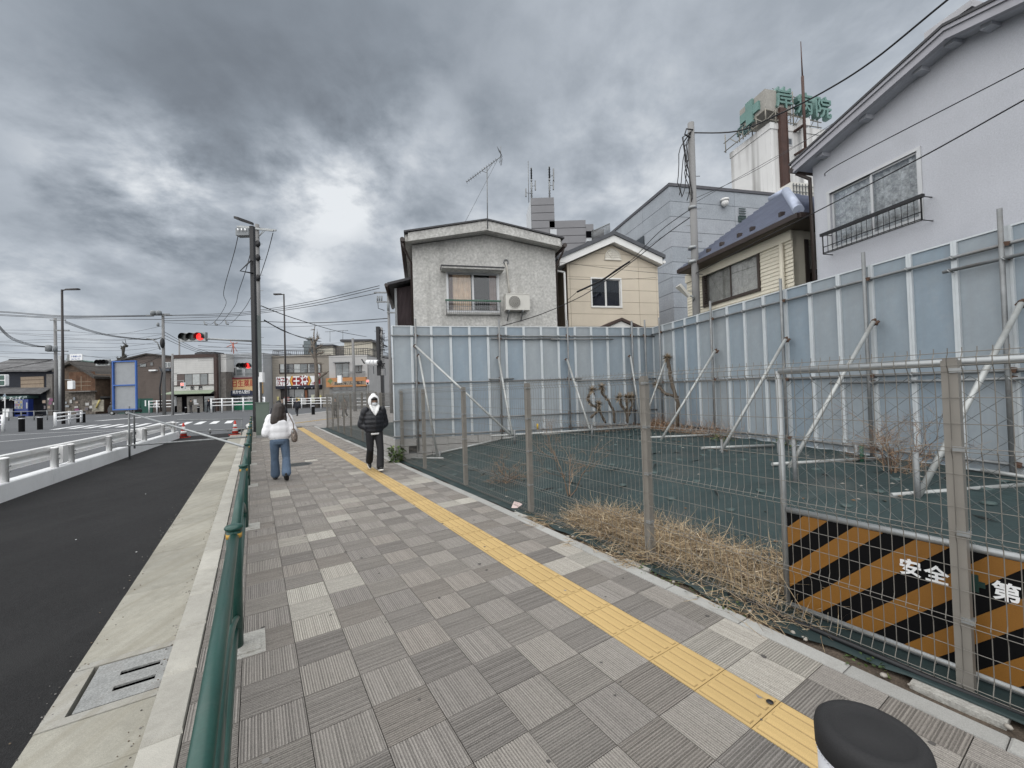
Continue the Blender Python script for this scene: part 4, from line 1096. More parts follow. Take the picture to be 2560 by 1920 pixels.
# air conditioner
c0 = h(935, 1152, .35); c1 = h(1122, 1275, .35)
m_ac = M('off white plastic', (.55, .54, .50), .5, var=.06, scale=3, dirt=(.4, .38, .33), dscale=3, damt=.4)
def aircon(root, F, a0, a1, z0, z1, d0, d1, bracket=True):
    mb = MB(); F.rect(mb, a0, a1, z0, z1, d0, d1); F.rect(mb, a0-.01, a1+.01, z1, z1+.02, d0-.005, d1+.01)
    ac = part(root, 'air_conditioner', mb, m_ac); Mi = WM[ac.name].inverted()
    r = (z1-z0)*.40; ca = a0+(a1-a0)*.36; cz = (z0+z1)/2
    ring = [F.p(ca+r*math.cos(t*PI/12), cz+r*math.sin(t*PI/12), d1+.004) for t in range(24)]
    mb = MB().prism(ring, F.out*.004); put('fan_opening', mb.mesh('fan_opening', m_dark, Mi), ac)
    mb = MB()
    for i in range(-5, 6):
        hh = math.sqrt(max(0, r*r-(i*r/5.6)**2)); F.rect(mb, ca+i*r/5.6-.004, ca+i*r/5.6+.004, cz-hh, cz+hh, d1+.009, d1+.015)
        F.rect(mb, ca-hh, ca+hh, cz+i*r/5.6-.004, cz+i*r/5.6+.004, d1+.016, d1+.020)
    mb.tube(ring, .010, 5, closed=True); F.rect(mb, a0+(a1-a0)*.68, a0+(a1-a0)*.685, z0, z1, d1, d1+.004)
    put('fan_grille', mb.mesh('fan_grille', m_ac, Mi), ac)
    if bracket:
        for a in (a0+.08, a1-.25): mb = MB(); F.rect(mb, a, a+.04, z0-.05, z0, 0, d1); mb.bar(F.p(a+.02, z0-.3, 0), F.p(a+.02, z0-.04, d1-.05), .03, .03); put('bracket', mb.mesh('bracket', m_galvd, Mi), ac)
    return ac
aircon(house1, F1, c0[0], c1[0], c1[1], c0[1], .06, .35)
q = [h(*p, .04) for p in ((965, 1140), (958, 1080), (950, 1010), (945, 950), (935, 915))]
part(house1, 'conduit', MB().tube([F1.p(a, z, .04) for a, z in q], .03, 8), M('conduit wrap', (.48, .46, .42), .7, var=.1))
ra, rz_ = h(937, 905, .03); part(house1, 'vent_ring', MB().tube([F1.p(ra+.075*math.cos(t*PI/8), rz_+.075*math.sin(t*PI/8), .03) for t in range(16)], .018, 6, closed=True), m_galvd)
# tv aerial on the roof
an = thing('tv_aerial', 'tall tv aerial on a mast at the gable top of the grey stucco house', 'aerial', F1.p(apx[0], apx[1]+th+.05, .3))
b0 = F1.hit(*crop3(793, 640), .42); t0_ = F1.hit(*crop3(789, 195), .42)
part(an, 'mast', MB().tube([F1.p(b0[0], b0[1]-.06, .47), F1.p(t0_[0], t0_[1], .47)], .016, 6), m_galvd)
b_a = F1.hit(*crop3(640, 265), .42); b_b = F1.hit(*crop3(885, 130), .42)
A = F1.p(b_a[0], b_a[1], .2); Bp = F1.p(b_b[0], b_b[1], .65)
part(an, 'boom', MB().tube([A, Bp], .012, 6), m_galvd)
mb = MB(); dv = (Bp-A).normalized(); cr = dv.cross(Vector((0, 0, 1))).normalized()
for i in range(14): p = A+(Bp-A)*(i/15.0); mb.tube([p-cr*.10, p+cr*.10], .005, 4); mb.tube([p-Vector((0, 0, .0)), p+Vector((0, 0, .05))], .006, 4)
part(an, 'elements', mb, m_galvd, kind='stuff')
mb = MB(); up_ = Vector((0, 0, 1))
for sg in (1, -1):
    for k in range(4): p = Bp-dv*.02+(dv*-.5+up_*sg).normalized()*(.06+.06*k)*1.0+dv*.08; mb.tube([p-cr*.16, p+cr*.16], .006, 4)
    mb.tube([Bp, Bp+(dv*-.2+up_*sg).normalized()*.3+dv*.08], .008, 4)
part(an, 'reflector', mb, m_galvd, kind='stuff')
part(an, 'brace', MB().tube([A.lerp(Bp, .45), F1.p(t0_[0]-.02, t0_[1]-.12, .45), A.lerp(Bp, .78)], .009, 5), m_galvd)
st_ = F1.hit(*crop3(555, 632), .0); part(an, 'stay_wire', MB().tube([Bp-dv*.1, F1.p(st_[0], st_[1], -2.0)], .006, 4), m_galvd)
# ------------------------------------------------------------------ brown corrugated lean-to left of it
F1b = Face(LT(0, -2.75), E1, E2)
lean = thing('corrugated_shed', 'dark brown corrugated metal shed wall behind the left end of the hoarding', 'shed', F1b.p(-7.5, 0), ANG_L)
m_corr = M('brown corrugated metal', (.085, .068, .072), .55, metal=.2, var=.2, scale=2, streak=.2, stcol=(.12, .07, .05))
hb = lambda x, y, d=0.0: F1b.hit(*crop3(x, y), d)
l0, l1 = hb(92, 1100)[0], hb(222, 1100)[0]; lz0, lz1 = hb(95, 1110)[1], hb(205, 1085)[1]
mb = MB(); n = 26
vs = []; fs = []
for i in range(n+1):
    a = l0+(l1-l0)*i/n; zt = lz0+(lz1-lz0)*i/n
    for z in (0, zt): vs.append(F1b.p(a, z, .022*math.sin(i*PI)*.0+(.022 if i % 2 else -.012)))
for i in range(n): fs.append((2*i, 2*i+2, 2*i+3, 2*i+1))
mb.add(vs, fs); mb.obox(F1b.p(l0, 0, -3), E1*(l1-l0), E2*2.96, Vector((0, 0, lz0-.02)))
part(lean, 'wall', mb, m_corr)
mb = MB(); F1b.poly(mb, [(l0-.25, lz0+.02), (l1, lz1+.12), (l1, lz1+.2), (l0-.25, lz0+.10)], -3.2, .35); part(lean, 'roof', mb, m_roofd)
part(lean, 'gutter', MB().tube([F1b.p(l0-.28, lz0+.02, .35), F1b.p(l0-.28, lz0-.02, -3)], .06, 8), m_gutb)
mb = MB(); F1b.rect(mb, l0-.05, l0+.02, 0, lz0, -.03, .04); part(lean, 'corner_trim', mb, m_galvd)
# ------------------------------------------------------------------ house 2: beige gable with white verge
F2 = Face(LT(0, -3.05), E1, E2)
h = lambda x, y, d=0.0: F2.hit(*crop3(x, y), d)
house2 = thing('beige_house', 'beige panelled house with white gable trim and a half round vent', 'house', F2.p(0, 0), ANG_L)
aL, aR = h(1405, 1000)[0], h(2102, 1000)[0]
ap = h(1768, 752, .3); l_ = h(1350, 935, .3); r_ = h(2140, 925, .3)
tp = lambda a: ap[1]+((l_[1]-ap[1])*(ap[0]-a)/(ap[0]-l_[0]) if a < ap[0] else (r_[1]-ap[1])*(a-ap[0])/(r_[0]-ap[0]))
w0 = h(1592, 1036); w1_ = h(1818, 1250)
mb = MB(); holedwall(mb, F2, aL, aR, -.1, lambda a: tp(a), (w0[0], w1_[0], w1_[1], w0[1]), extra=(ap[0],))
mb2 = MB()
F2.poly(mb, [(aL, -.1), (aL+.16, -.1), (aL+.16, tp(aL)-.05), (aL, tp(aL)-.05)], -7, -.16); F2.poly(mb, [(aR-.16, -.1), (aR, -.1), (aR, tp(aR)-.05), (aR-.16, tp(aR)-.05)], -7, -.16)
part(house2, 'wall', mb, M('joint mastic', (.23, .185, .14), .8))
rows = [h(1700, y)[1] for y in (1400, 1303, 1212, 1117, 1025, 936)]; dzr = (rows[-1]-rows[0])/5
cols_ = [aL, h(1430, 1100)[0], h(1957, 1100)[0], h(2092, 1100)[0], aR]
zs = [rows[0]+dzr*k for k in range(-7, 9)]
for j in range(len(zs)-1):
    for i in range(4):
        g_ = .006
        pg = [(cols_[i]+g_, zs[j]+g_), (cols_[i+1]-g_, zs[j]+g_), (cols_[i+1]-g_, zs[j+1]-g_), (cols_[i]+g_, zs[j+1]-g_)]
        if zs[j+1] < 2.4: continue
        # under the gable
        for half in (0, 1):
            if half == 0: f = lambda p: (l_[1]+(ap[1]-l_[1])*(p[0]-l_[0])/(ap[0]-l_[0]))-p[1]-.01
            else: f = lambda p: (r_[1]+(ap[1]-r_[1])*(r_[0]-p[0])/(r_[0]-ap[0]))-p[1]-.01
            pg = clip(pg, f)
            if len(pg) < 3: break
        if len(pg) < 3: continue
        # leave the window open: split round it
        x0, x1_, y0, y1 = w0[0]-.05, w1_[0]+.05, w1_[1]-.05, w0[1]+.05
        pieces = []
        rest = pg
        for f in (lambda p: x0-p[0], lambda p: p[0]-x1_, lambda p: y0-p[1], lambda p: p[1]-y1):
            a_ = clip(rest, f)
            if len(a_) > 2: pieces.append(a_)
            rest = clip(rest, lambda p: -f(p))
            if len(rest) < 3: break
        for q in pieces: mb = MB(); F2.poly(mb, q, 0, .012); part(house2, 'siding_panel', mb, m_beige)

window(house2, F2, w0[0], w1_[0], w1_[1], w0[1], m_wfr, m_paned, [(.02, .98, .55, M('pale blind', (.30, .32, .34), .9))], 2, fw=.05, proud=.05)
mb = MB(); va, vz = h(1755, 885); vr = (h(1815, 885)[0]-h(1695, 885)[0])/2
arc = [(va+vr*math.cos(t*PI/12), vz+vr*1.15*math.sin(t*PI/12)) for t in range(13)]
F2.poly(mb, arc, .012, .03); vent = part(house2, 'half_round_vent', mb, M('vent cream', (.66, .63, .56), .6)); Mi = WM[vent.name].inverted()
mb = MB(); mb.tube([F2.p(a, z, .04) for a, z in arc], .022, 6); F2.rect(mb, va-vr*1.08, va+vr*1.08, vz-.05, vz, .012, .06)
for k in range(1, 5): 
    z = vz+vr*1.15*k/5.2; w = vr*math.sqrt(1-(k/5.2)**2)*.95; F2.rect(mb, va-w, va+w, z-.012, z+.006, .03, .045)
for t in (45, 90, 135): mb.bar(F2.p(va, vz, .045), F2.p(va+vr*.95*math.cos(math.radians(t)), vz+vr*1.1*math.sin(math.radians(t)), .045), .02, .02)
put('louvre', mb.mesh('louvre', MATS['vent cream'], Mi), vent)
tb = .26; mb = MB()
xa, xb = l_[0], r_[0]
F2.poly(mb, [(xa, tp(xa)), (ap[0], ap[1]), (ap[0], ap[1]+tb), (xa, tp(xa)+tb)], .2, .3); F2.poly(mb, [(ap[0], ap[1]), (xb, tp(xb)), (xb, tp(xb)+tb), (ap[0], ap[1]+tb)], .2, .3)
part(house2, 'verge_board', mb, m_wfr)
mb = MB(); F2.poly(mb, [(xa-.1, tp(xa-.1)+tb), (ap[0], ap[1]+tb+.004), (ap[0], ap[1]+tb+.14), (xa-.1, tp(xa-.1)+tb+.14)], -7.2, .36); F2.poly(mb, [(ap[0], ap[1]+tb+.004), (xb+.1, tp(xb+.1)+tb), (xb+.1, tp(xb+.1)+tb+.14), (ap[0], ap[1]+tb+.14)], -7.2, .36)
part(house2, 'roof', mb, M('slate grey roof', (.075, .08, .09), .6, var=.15))
mb = MB(); F2.poly(mb, [(xa-.05, tp(xa-.05)+.03), (ap[0], ap[1]+.03), (ap[0], ap[1]+tb-.01), (xa-.05, tp(xa-.05)+tb-.01)], -7, .198); F2.poly(mb, [(ap[0], ap[1]+.03), (xb+.05, tp(xb+.05)+.03), (xb+.05, tp(xb+.05)+tb-.01), (ap[0], ap[1]+tb-.01)], -7, .198)
part(house2, 'soffit', mb, m_wfr)
part(house2, 'gutter', MB().tube([F2.p(xb+.08, tp(xb)+.10, .3), F2.p(xb+.08, tp(xb)+.08, -7)], .06, 8), m_wfr)
part(house2, 'gutter', MB().tube([F2.p(xa-.06, tp(xa)+.06, .3), F2.p(xa-.06, tp(xa)+.04, -7)], .06, 8), m_gutb)
pa, pz = h(1822, 1335, .9); pl_ = h(1660, 1405, .9); pr_ = h(1985, 1405, .9)
kk = (pa-pl_[0]); sl_ = (pz-pl_[1])/kk
mb = MB()
for sg in (-1, 1): F2.poly(mb, [(pa, pz-.10), (pa+sg*kk*1.15, pz-.10-sl_*kk*1.15), (pa+sg*kk*1.15, pz-sl_*kk*1.15), (pa, pz)], .0, .95)
part(house2, 'porch_roof', mb, M('brown porch roof', (.06, .04, .035), .6))
mb = MB(); F2.poly(mb, [(pa-kk, pz-.12-sl_*kk), (pa+kk, pz-.12-sl_*kk), (pa, pz-.12)], .0, .88); part(house2, 'porch_gable', mb, m_wfr)
q0 = h(1385, 985, .15); part(house2, 'downpipe', MB().tube([F2.p(q0[0], q0[1], .15), F2.p(q0[0]+.01, 2.5, .15)], .04, 8), m_wfr)
q1 = h(1330, 975, .15); part(house2, 'downpipe', MB().tube([F2.p(q1[0], q1[1], .15), F2.p(q0[0], q0[1], .15)], .035, 8), m_wfr)
# ------------------------------------------------------------------ big grey panelled building
CG = AT(1673, 460, 19.0); ztop = CG.z
FR = Face(Vector((CG.x, CG.y, 0)), E1, E2); FL = Face(Vector((CG.x, CG.y, 0)), -E2, -E1)
gb_ = thing('grey_building', 'large grey blue panel clad building with a flat roof behind the utility pole', 'building', FR.p(0, 0), ANG_L)
mb = MB(); mb.obox(FR.p(.02, 0, -.02), E1*13, -E2*8.2, Vector((0, 0, ztop-.08))); part(gb_, 'core', mb, M('dark joint', (.10, .11, .12), .9))
ph = .72; rr = random.Random(9)
def cladding(F, wid, cw):
    nr = int((ztop-.05)/ph)+1; nc = int(wid/cw)+1
    for j in range(nr):
        z1 = ztop-.10-j*ph; z0 = max(0.1, z1-ph+.016)
        for i in range(nc):
            a0 = i*cw; a1 = min(wid, a0+cw-.014)
            if a1-a0 < .05 or z1 < 2: continue
            mb = MB(); F.rect(mb, a0+.001, a1, z0, z1-.004, -.06, .0+rr.uniform(0, .003)); part(gb_, 'facade_panel', mb, m_alc[rr.randrange(3)])
cladding(FR, 12.5, 3.6); cladding(FL, 8.2, 2.4)
mb = MB(); mb.obox(FR.p(-.05, ztop-.1, .05), E1*13.1, -E2*8.3, Vector((0, 0, .14))); part(gb_, 'parapet_cap', mb, M('dark coping', (.075, .075, .085), .5))
v0 = FR.hit(*crop4(492, 1300)); v1 = FR.hit(*crop4(540, 1340)); mb = MB(); F_ = FR
F_.rect(mb, v0[0], v1[0], v1[1], v0[1], 0, .04)
for k in range(6): F_.rect(mb, v0[0]+.03, v1[0]-.03, v1[1]+.05+k*.12, v1[1]+.09+k*.12, .04, .07)
part(gb_, 'louvre_vent', mb, M('dark teal louvre', (.05, .075, .075), .5))
dc_ = FR.hit(*crop4(400, 1222)); mb = MB().ball(FR.p(dc_[0], dc_[1]-.06, .16), .17, seg=14, rin=8); mb.lathe(FR.p(dc_[0], dc_[1]+.04, .16), [(.19, 0), (.19, .1), (.05, .14)], 14); F_.rect(mb, dc_[0]-.05, dc_[0]+.05, dc_[1]+.05, dc_[1]+.13, 0, .16)
part(gb_, 'dome_light', mb, M('white dome', (.65, .65, .64), .4))
v0 = FL.hit(*crop3(1940, 740)); 
lw0 = FL.hit(*crop3(1945, 765)); lw1 = FL.hit(*crop3(2003, 790))
mb = MB(); FL.rect(mb, min(lw0[0], lw1[0]), max(lw0[0], lw1[0]), lw1[1]-.35, lw0[1]+.15, 0, .05); part(gb_, 'side_window', mb, glass('dark glass'))
# ------------------------------------------------------------------ house 3: cream siding with blue metal roof
F3 = Face(LT(.95, 0), E2, -E1)
h = lambda x, y, d=0.0: F3.hit(*crop7(x, y), d)
bR = h(1655, 300)[0]; bL = h(372, 600)[0]
house3 = thing('cream_house', 'cream brick patterned house with a blue metal roof beside the utility pole', 'house', F3.p(bR, 0), ANG_L)
ev = .42
e0 = F3.hit(*crop4(132, 1612), ev); e1_ = F3.hit(*crop4(858, 1284), ev)
ez = (e0[1]+e1_[1])/2
w0 = h(585, 410); w1a = h(1232, 130); w1b = h(1245, 590)
wz1 = (h(585, 415)[1]+h(1228, 135)[1])/2; wz0 = (h(600, 780)[1]+h(1240, 590)[1])/2
wa, wb = h(590, 600)[0], h(1230, 350)[0]
zt3 = ez-.06
mb = MB(); holedwall(mb, F3, bL, bR, -.1, lambda a: zt3, (wa, wb, wz0, wz1), th=.16)
mb.obox(F3.p(bL, 0, -.16), E1*4.5, E2*.16, Vector((0, 0, zt3)));
part(house3, 'wall', mb, m_cream)
rr = random.Random(4); mb = MB(); zrow = 2.9
while zrow < zt3-.2:
    hgt = .078; a = bL+rr.uniform(-.3, 0)
    while a < bR:
        ln = rr.uniform(.20, .36); x0, x1_ = max(a, bL+.003), min(a+ln-.006, bR-.003)
        if zrow+hgt > wz0-.06 and zrow < wz1+.06:
            if x0 < wa-.06 < x1_: x1_ = wa-.06
            elif x0 < wb+.06 < x1_: x0 = wb+.06
        if x1_-x0 > .02 and not (x1_ > wa-.059 and x0 < wb+.059 and zrow+hgt > wz0-.06 and zrow < wz1+.06):
            d = rr.uniform(.003, .009); p = [F3.p(x0, zrow, 0), F3.p(x1_, zrow, 0), F3.p(x1_, zrow+hgt, 0), F3.p(x0, zrow+hgt, 0)]
            q = [F3.p(x0+.004, zrow+rr.uniform(0, .012), d+.009), F3.p(x1_-.004, zrow+rr.uniform(0, .012), d+.009), F3.p(x1_-.004, zrow+hgt-.02, d*.6), F3.p(x0+.004, zrow+hgt-.02, d*.6)]
            mb.add(p+q, [(4, 7, 6, 5), (0, 4, 5, 1), (1, 5, 6, 2), (2, 6, 7, 3), (3, 7, 4, 0)])
        a += ln
    zrow += hgt+.006
part(house3, 'siding_block', mb, m_cream, kind='stuff')
m_gcur = M('grey lace behind glass', (.50, .50, .46), .9, var=.3, scale=7)
window(house3, F3, wa, wb, wz0, wz1, m_dkfr, m_paneg, [(.02, .98, 0, m_gcur)], 2, fw=.06, proud=.045)
mb = MB(); F3.rect(mb, bL, bR, zt3-.28, zt3-.06, .0, .05); part(house3, 'frieze_board', mb, m_cream)
dp = h(1540, 300)[0]; part(house3, 'downpipe', MB().tube([F3.p(dp, zt3-.3, .06), F3.p(dp, 2.5, .06)], .045, 10), m_cream)
# near face with a recess, air conditioner and railing
FN = Face(F3.p(bR, 0), E1, E2)
mb = MB(); FN.rect(mb, 0, .30, -.1, zt3, -.30, 0); FN.rect(mb, .30, 4.0, -.1, zt3, -1.35, -1.2); FN.rect(mb, .0, 4.0, zt3-.25, zt3, -1.2, -.02); part(house3, 'recess_wall', mb, m_cream)
mb = MB(); FN.rect(mb, .30, .40, 2.0, zt3-.26, -.12, .02); FN.rect(mb, .98, 1.06, 2.0, zt3-.26, -.12, .02); part(house3, 'dark_post', mb, m_gutb)
rz0 = FN.hit(*crop7(1690, 340))[1]
mb = MB(); FN.rect(mb, .40, .98, rz0-.08, rz0, -.1, 0)
for i in range(7): FN.rect(mb, .42+i*.085, .45+i*.085, rz0-1.0, rz0-.08, -.07, -.04)
part(house3, 'railing', mb, m_gutb)
mb = MB(); FN.rect(mb, .45, .92, rz0-.5, rz0+.82, -.75, -.35); part(house3, 'boiler_box', mb, m_ac)
# hip roof
m_blue = M('blue metal roof', (.15, .17, .25), .30, metal=.25, var=.10, scale=2, streak=.1, stcol=(.2, .22, .3), spec=.5)
ezr = e1_[1]; Ec = F3.p(e1_[0], ez, ev); El = F3.p(e0[0], ez, ev)
rise = 1.7; dep = (e1_[0]-e0[0])
apr = HIT(*crop4(780, 1155), F3.p(0, 0, ev-1.75), E1)
Ap = Vector((apr.x, apr.y, apr.z))
Er = F3.p(e1_[0], ez, ev-3.6); Elb = F3.p(e0[0], ez, ev-3.6)
Ap2 = F3.p(e0[0]+1.55, Ap.z, ev-1.75)
def slab(mb, pts, th_=.05): mb.prism(pts, Vector((0, 0, -th_)))
mb = MB(); slab(mb, [El, Ec, Ap, Ap2]); slab(mb, [Ec, Er, Ap]); slab(mb, [Er, Elb, Ap2, Ap]); slab(mb, [Elb, El, Ap2]); part(house3, 'roof', mb, m_blue)
# horizontal courses standing slightly proud on the two visible slopes
mb = MB(); n = 17
for k in range(n):
    for (A_, B_, C_, D_2) in ((El, Ec, Ap, Ap2), (Ec, Er, Ap, Ap)):
        f0, f1_ = k/n, (k+.85)/n
        p0, p1 = A_.lerp(D_2, f0), B_.lerp(C_, f0); p2, p3 = B_.lerp(C_, f1_), A_.lerp(D_2, f1_)
        nr = (p1-p0).cross(p3-p0).normalized(); nr = nr if nr.z > 0 else -nr
        nr = nr*1.0; mb.add([p0+nr*.02, p1+nr*.02, p2+nr*.004, p3+nr*.004], [(0, 1, 2, 3)], 0); q0_, q1_ = p0.lerp(p3, .13), p1.lerp(p2, .13); mb.add([p0-nr*.002, p1-nr*.002, q1_+nr*.026, q0_+nr*.026], [(0, 1, 2, 3)], 1)
part(house3, 'roof_course', mb, [m_blue, M('blue roof edge highlight', (.30, .33, .42), .35, metal=.2, var=.1)], kind='stuff')  # course edges coloured paler to paint in the light they catch
mb = MB(); mb.tube([Ec+Vector((0, 0, .03)), Ap+Vector((0, 0, .03))], .10, 8); mb.tube([Ap+Vector((0, 0, .03)), Ap2+Vector((0, 0, .03))], .09, 8); part(house3, 'hip_cap', mb, M('pale blue hip cap', (.36, .40, .50), .4, metal=.3, var=.1))
mb = MB(); mb.bar(El+Vector((0, 0, -.07)), Ec+Vector((0, 0, -.07)), .09, .10); mb.bar(Ec+Vector((0, 0, -.075)), Er+Vector((0, 0, -.075)), .09, .10); part(house3, 'gutter', mb, m_gutb)
mb = MB(); mb.prism([El+Vector((0, 0, -.13)), Ec+Vector((0, 0, -.13)), Er+Vector((0, 0, -.13)), Elb+Vector((0, 0, -.13))], Vector((0, 0, .06))); part(house3, 'soffit', mb, M('brown soffit', (.10, .08, .06), .7))
mb = MB(); sgd = (Ap2-El).normalized()
for k in (1, 2, 3.2, 4, 5.6): p = El.lerp(Ec, .12+k*.14).lerp(Ap2.lerp(Ap, .5), .10); mb.box(-.05, .05, -.04, .04, 0, .09, M=Matrix.Translation(p))
part(house3, 'snow_stop', mb, m_gutb, kind='stuff')
# ------------------------------------------------------------------ house 4: lavender stucco gable on the right
F4 = Face(LT(.67, 0), E2, -E1)
h = lambda x, y, d=0.0: F4.hit(*crop4(x, y), d)
b0_ = h(945, 1100)[0]
house4 = thing('lavender_house', 'tall lavender grey stucco house with a lace curtained window at the right edge', 'house', F4.p(b0_, 0), ANG_L)
ov = .32
ra0 = h(820, 1000, ov); rap = h(1735, 178, ov)
slope = (rap[1]-ra0[1])/(rap[0]-ra0[0])
span = 2*(rap[0]-b0_)
top4 = lambda a: rap[1]-.10-abs(a-rap[0])*slope
tl, tr_, bl, br_ = h(1045, 1165), h(1570, 905), h(1058, 1490), h(1590, 1310)
wa, wb = (tl[0]+bl[0])/2, (tr_[0]+br_[0])/2; wz1 = (tl[1]+tr_[1])/2; wz0 = (bl[1]+br_[1])/2
bend = b0_+span
mb = MB(); holedwall(mb, F4, b0_, bend, -.1, top4, (wa, wb, wz0, wz1), th=.18, extra=(rap[0],))
F4.poly(mb, [(b0_, -.1), (b0_+.18, -.1), (b0_+.18, top4(b0_)), (b0_, top4(b0_))], -8, -.18); F4.poly(mb, [(bend-.18, -.1), (bend, -.1), (bend, top4(bend)), (bend-.18, top4(bend))], -8, -.18)
part(house4, 'wall', mb, m_lav)
m_lace2 = M('patterned lace curtain', (.50, .505, .515), .9, var=.45, scale=9, grain=.25, gscale=30)
window(house4, F4, wa, wb, wz0, wz1, m_alu, m_pane, [(.01, .99, 0, m_lace2)], 2, fw=.05, proud=.02)
mb = MB(); xa, xb = ra0[0], 2*rap[0]-ra0[0]; zz = lambda a: rap[1]-abs(a-rap[0])*slope
for d0, d1, lo, hi in ((-8.2, ov-.08, -.10, .0), ):
    F4.poly(mb, [(xa, zz(xa)+lo), (rap[0], zz(rap[0])+lo), (rap[0], zz(rap[0])+hi), (xa, zz(xa)+hi)], d0, d1); F4.poly(mb, [(rap[0], zz(rap[0])+lo), (xb, zz(xb)+lo), (xb, zz(xb)+hi), (rap[0], zz(rap[0])+hi)], d0, d1)
part(house4, 'soffit', mb, m_lav)
mb = MB()
for d0, d1, lo, hi in ((ov-.078, ov, -.13, -.02), (ov-.07, ov+.03, -.018, .035)):
    F4.poly(mb, [(xa, zz(xa)+lo), (rap[0], zz(rap[0])+lo), (rap[0], zz(rap[0])+hi), (xa, zz(xa)+hi)], d0, d1); F4.poly(mb, [(rap[0], zz(rap[0])+lo), (xb, zz(xb)+lo), (xb, zz(xb)+hi), (rap[0], zz(rap[0])+hi)], d0, d1)
part(house4, 'verge_board', mb, M('grey verge', (.34, .34, .37), .6, var=.08))
mb = MB(); F4.poly(mb, [(xa-.04, zz(xa-.04)+.037), (rap[0], zz(rap[0])+.037), (rap[0], zz(rap[0])+.075), (xa-.04, zz(xa-.04)+.075)], -8.3, ov+.05); F4.poly(mb, [(rap[0], zz(rap[0])+.037), (xb, zz(xb)+.037), (xb, zz(xb)+.075), (rap[0], zz(rap[0])+.075)], -8.3, ov+.05)
part(house4, 'roof', mb, m_roofd)
mb = MB(); F4.rect(mb, rap[0]-.22, rap[0]+.30, rap[1]+.05, rap[1]+.14, -.5, ov+.02); part(house4, 'ridge_box', mb, M('MATpale', (.4, .4, .42), .6))
for (x, y) in ((985, 925), (1245, 700), (1575, 425), (1770, 258), (1990, 160)):
    a, z = h(x, y, ov*.5); m2 = MB(); z = min(z, zz(a)-.14)
    F4.rect(m2, a-.055, a+.055, z-.01, z+.06, 0, ov-.14); part(house4, 'purlin_end', m2, m_lav)
r0, r1 = h(990, 1405, .22), h(1608, 1188, .22); q0, q1 = h(1008, 1518, .22), h(1615, 1328, .22)
zt_, zb_ = (r0[1]+r1[1])/2, (q0[1]+q1[1])/2; ra, rb = r0[0], r1[0]
mb = MB(); F4.rect(mb, ra, rb, zt_-.025, zt_+.025, .19, .25); rl = part(house4, 'window_railing', mb, m_black); Mi = WM[rl.name].inverted()
mb = MB()
for i in range(19): a = ra+.04+(rb-ra-.08)*i/18; mb.tube([F4.p(a, zb_, .22), F4.p(a, zt_-.03, .22)], .006, 4)
for z in (zb_, zb_+.35*(zt_-zb_), zb_+.02): mb.tube([F4.p(ra+.03, z, .22), F4.p(rb-.03, z, .22)], .008, 4)
for a in (ra+.03, rb-.03):
    mb.tube([F4.p(a, zb_, 0), F4.p(a, zb_, .22), F4.p(a, zt_, .22), F4.p(a, zt_, 0)], .009, 4)
put('railing_bars', mb.mesh('railing_bars', m_black, Mi), rl, kind='stuff')
gx0 = h(835, 1000, ov)
part(house4, 'gutter', MB().tube([F4.p(xa-.03, zz(xa)-.06, ov), F4.p(xa-.03, zz(xa)-.09, -8)], .06, 8), m_gutb)
dpx = h(945, 1030)[0]
part(house4, 'downpipe', MB().tube([F4.p(xa-.02, zz(xa)-.12, ov-.1), F4.p(b0_-.04, zz(xa)-.28, .03), F4.p(b0_-.04, 2, .03)], .035, 8), m_gutb)
# ------------------------------------------------------------------ hospital tower with sign
CH = AT(1925, 306, 32.0)
FH = Face(Vector((CH.x, CH.y, 0)), E1, E2); FHL = Face(Vector((CH.x, CH.y, 0)), -E2, -E1)
hz_ = CH.z
hosp = thing('hospital_tower', 'stained white hospital tower carrying a steel framed roof sign', 'tower', FH.p(0, 0), ANG_L)
m_hw = M('stained white concrete', (.60, .60, .595), .9, var=.08, scale=.25, streak=.9, stcol=(.15, .145, .135), stscale=.9, dirt=(.40, .39, .37), dscale=.35, damt=.4)
wl = FHL.hit(*crop4(447, 905))[0]
mb = MB(); mb.obox(FH.p(0, 0), E1*9, -E2*wl, Vector((0, 0, hz_-.5))); part(hosp, 'tower_wall', mb, m_hw)
mb = MB(); mb.obox(FH.p(-.06, hz_-.5, .06), E1*9.1, -E2*(wl+.12), Vector((0, 0, .5))); part(hosp, 'parapet', mb, m_hw)
d0_ = FH.hit(*crop4(735, 800))[0]; d1_ = FH.hit(*crop4(782, 800))[0]; dz_ = FH.hit(*crop4(760, 675))[1]
m_duct = M('rusty brown duct', (.06, .032, .026), .7, var=.25, scale=1.5, streak=.3, stcol=(.02, .015, .015))
mb = MB(); FH.rect(mb, d0_, d1_-.15, 3, dz_+.2, .02, .25); FH.rect(mb, d0_-.04, d0_+.03, 3, dz_, .0, .3); FH.rect(mb, d1_-.18, d1_-.11, 3, dz_, .0, .3); part(hosp, 'brown_duct', mb, m_duct)
k0 = FH.hit(*crop4(783, 828)); k1 = FH.hit(*crop4(818, 880)); mb = MB(); FH.rect(mb, k0[0], k1[0], k1[1], k0[1], .0, .06); wn = part(hosp, 'window', mb, m_alu)
m2 = MB(); FH.rect(m2, k0[0]+.1, k1[0]-.1, k1[1]+.1, k0[1]-.1, .062, .075); put('pane', m2.mesh('pane', glass('tower glass', (.08, .09, .10)), WM[wn.name].inverted()), wn)
p0 = FH.hit(*crop4(860, 770)); mb = MB(); mb.tube([FH.p(p0[0], p0[1], .35), FH.p(p0[0], 5, .35)], .17, 10); FH.rect(mb, p0[0]-.3, p0[0]+.3, p0[1]-.2, p0[1]+.35, .0, .7); part(hosp, 'vent_pipe', mb, m_hw)
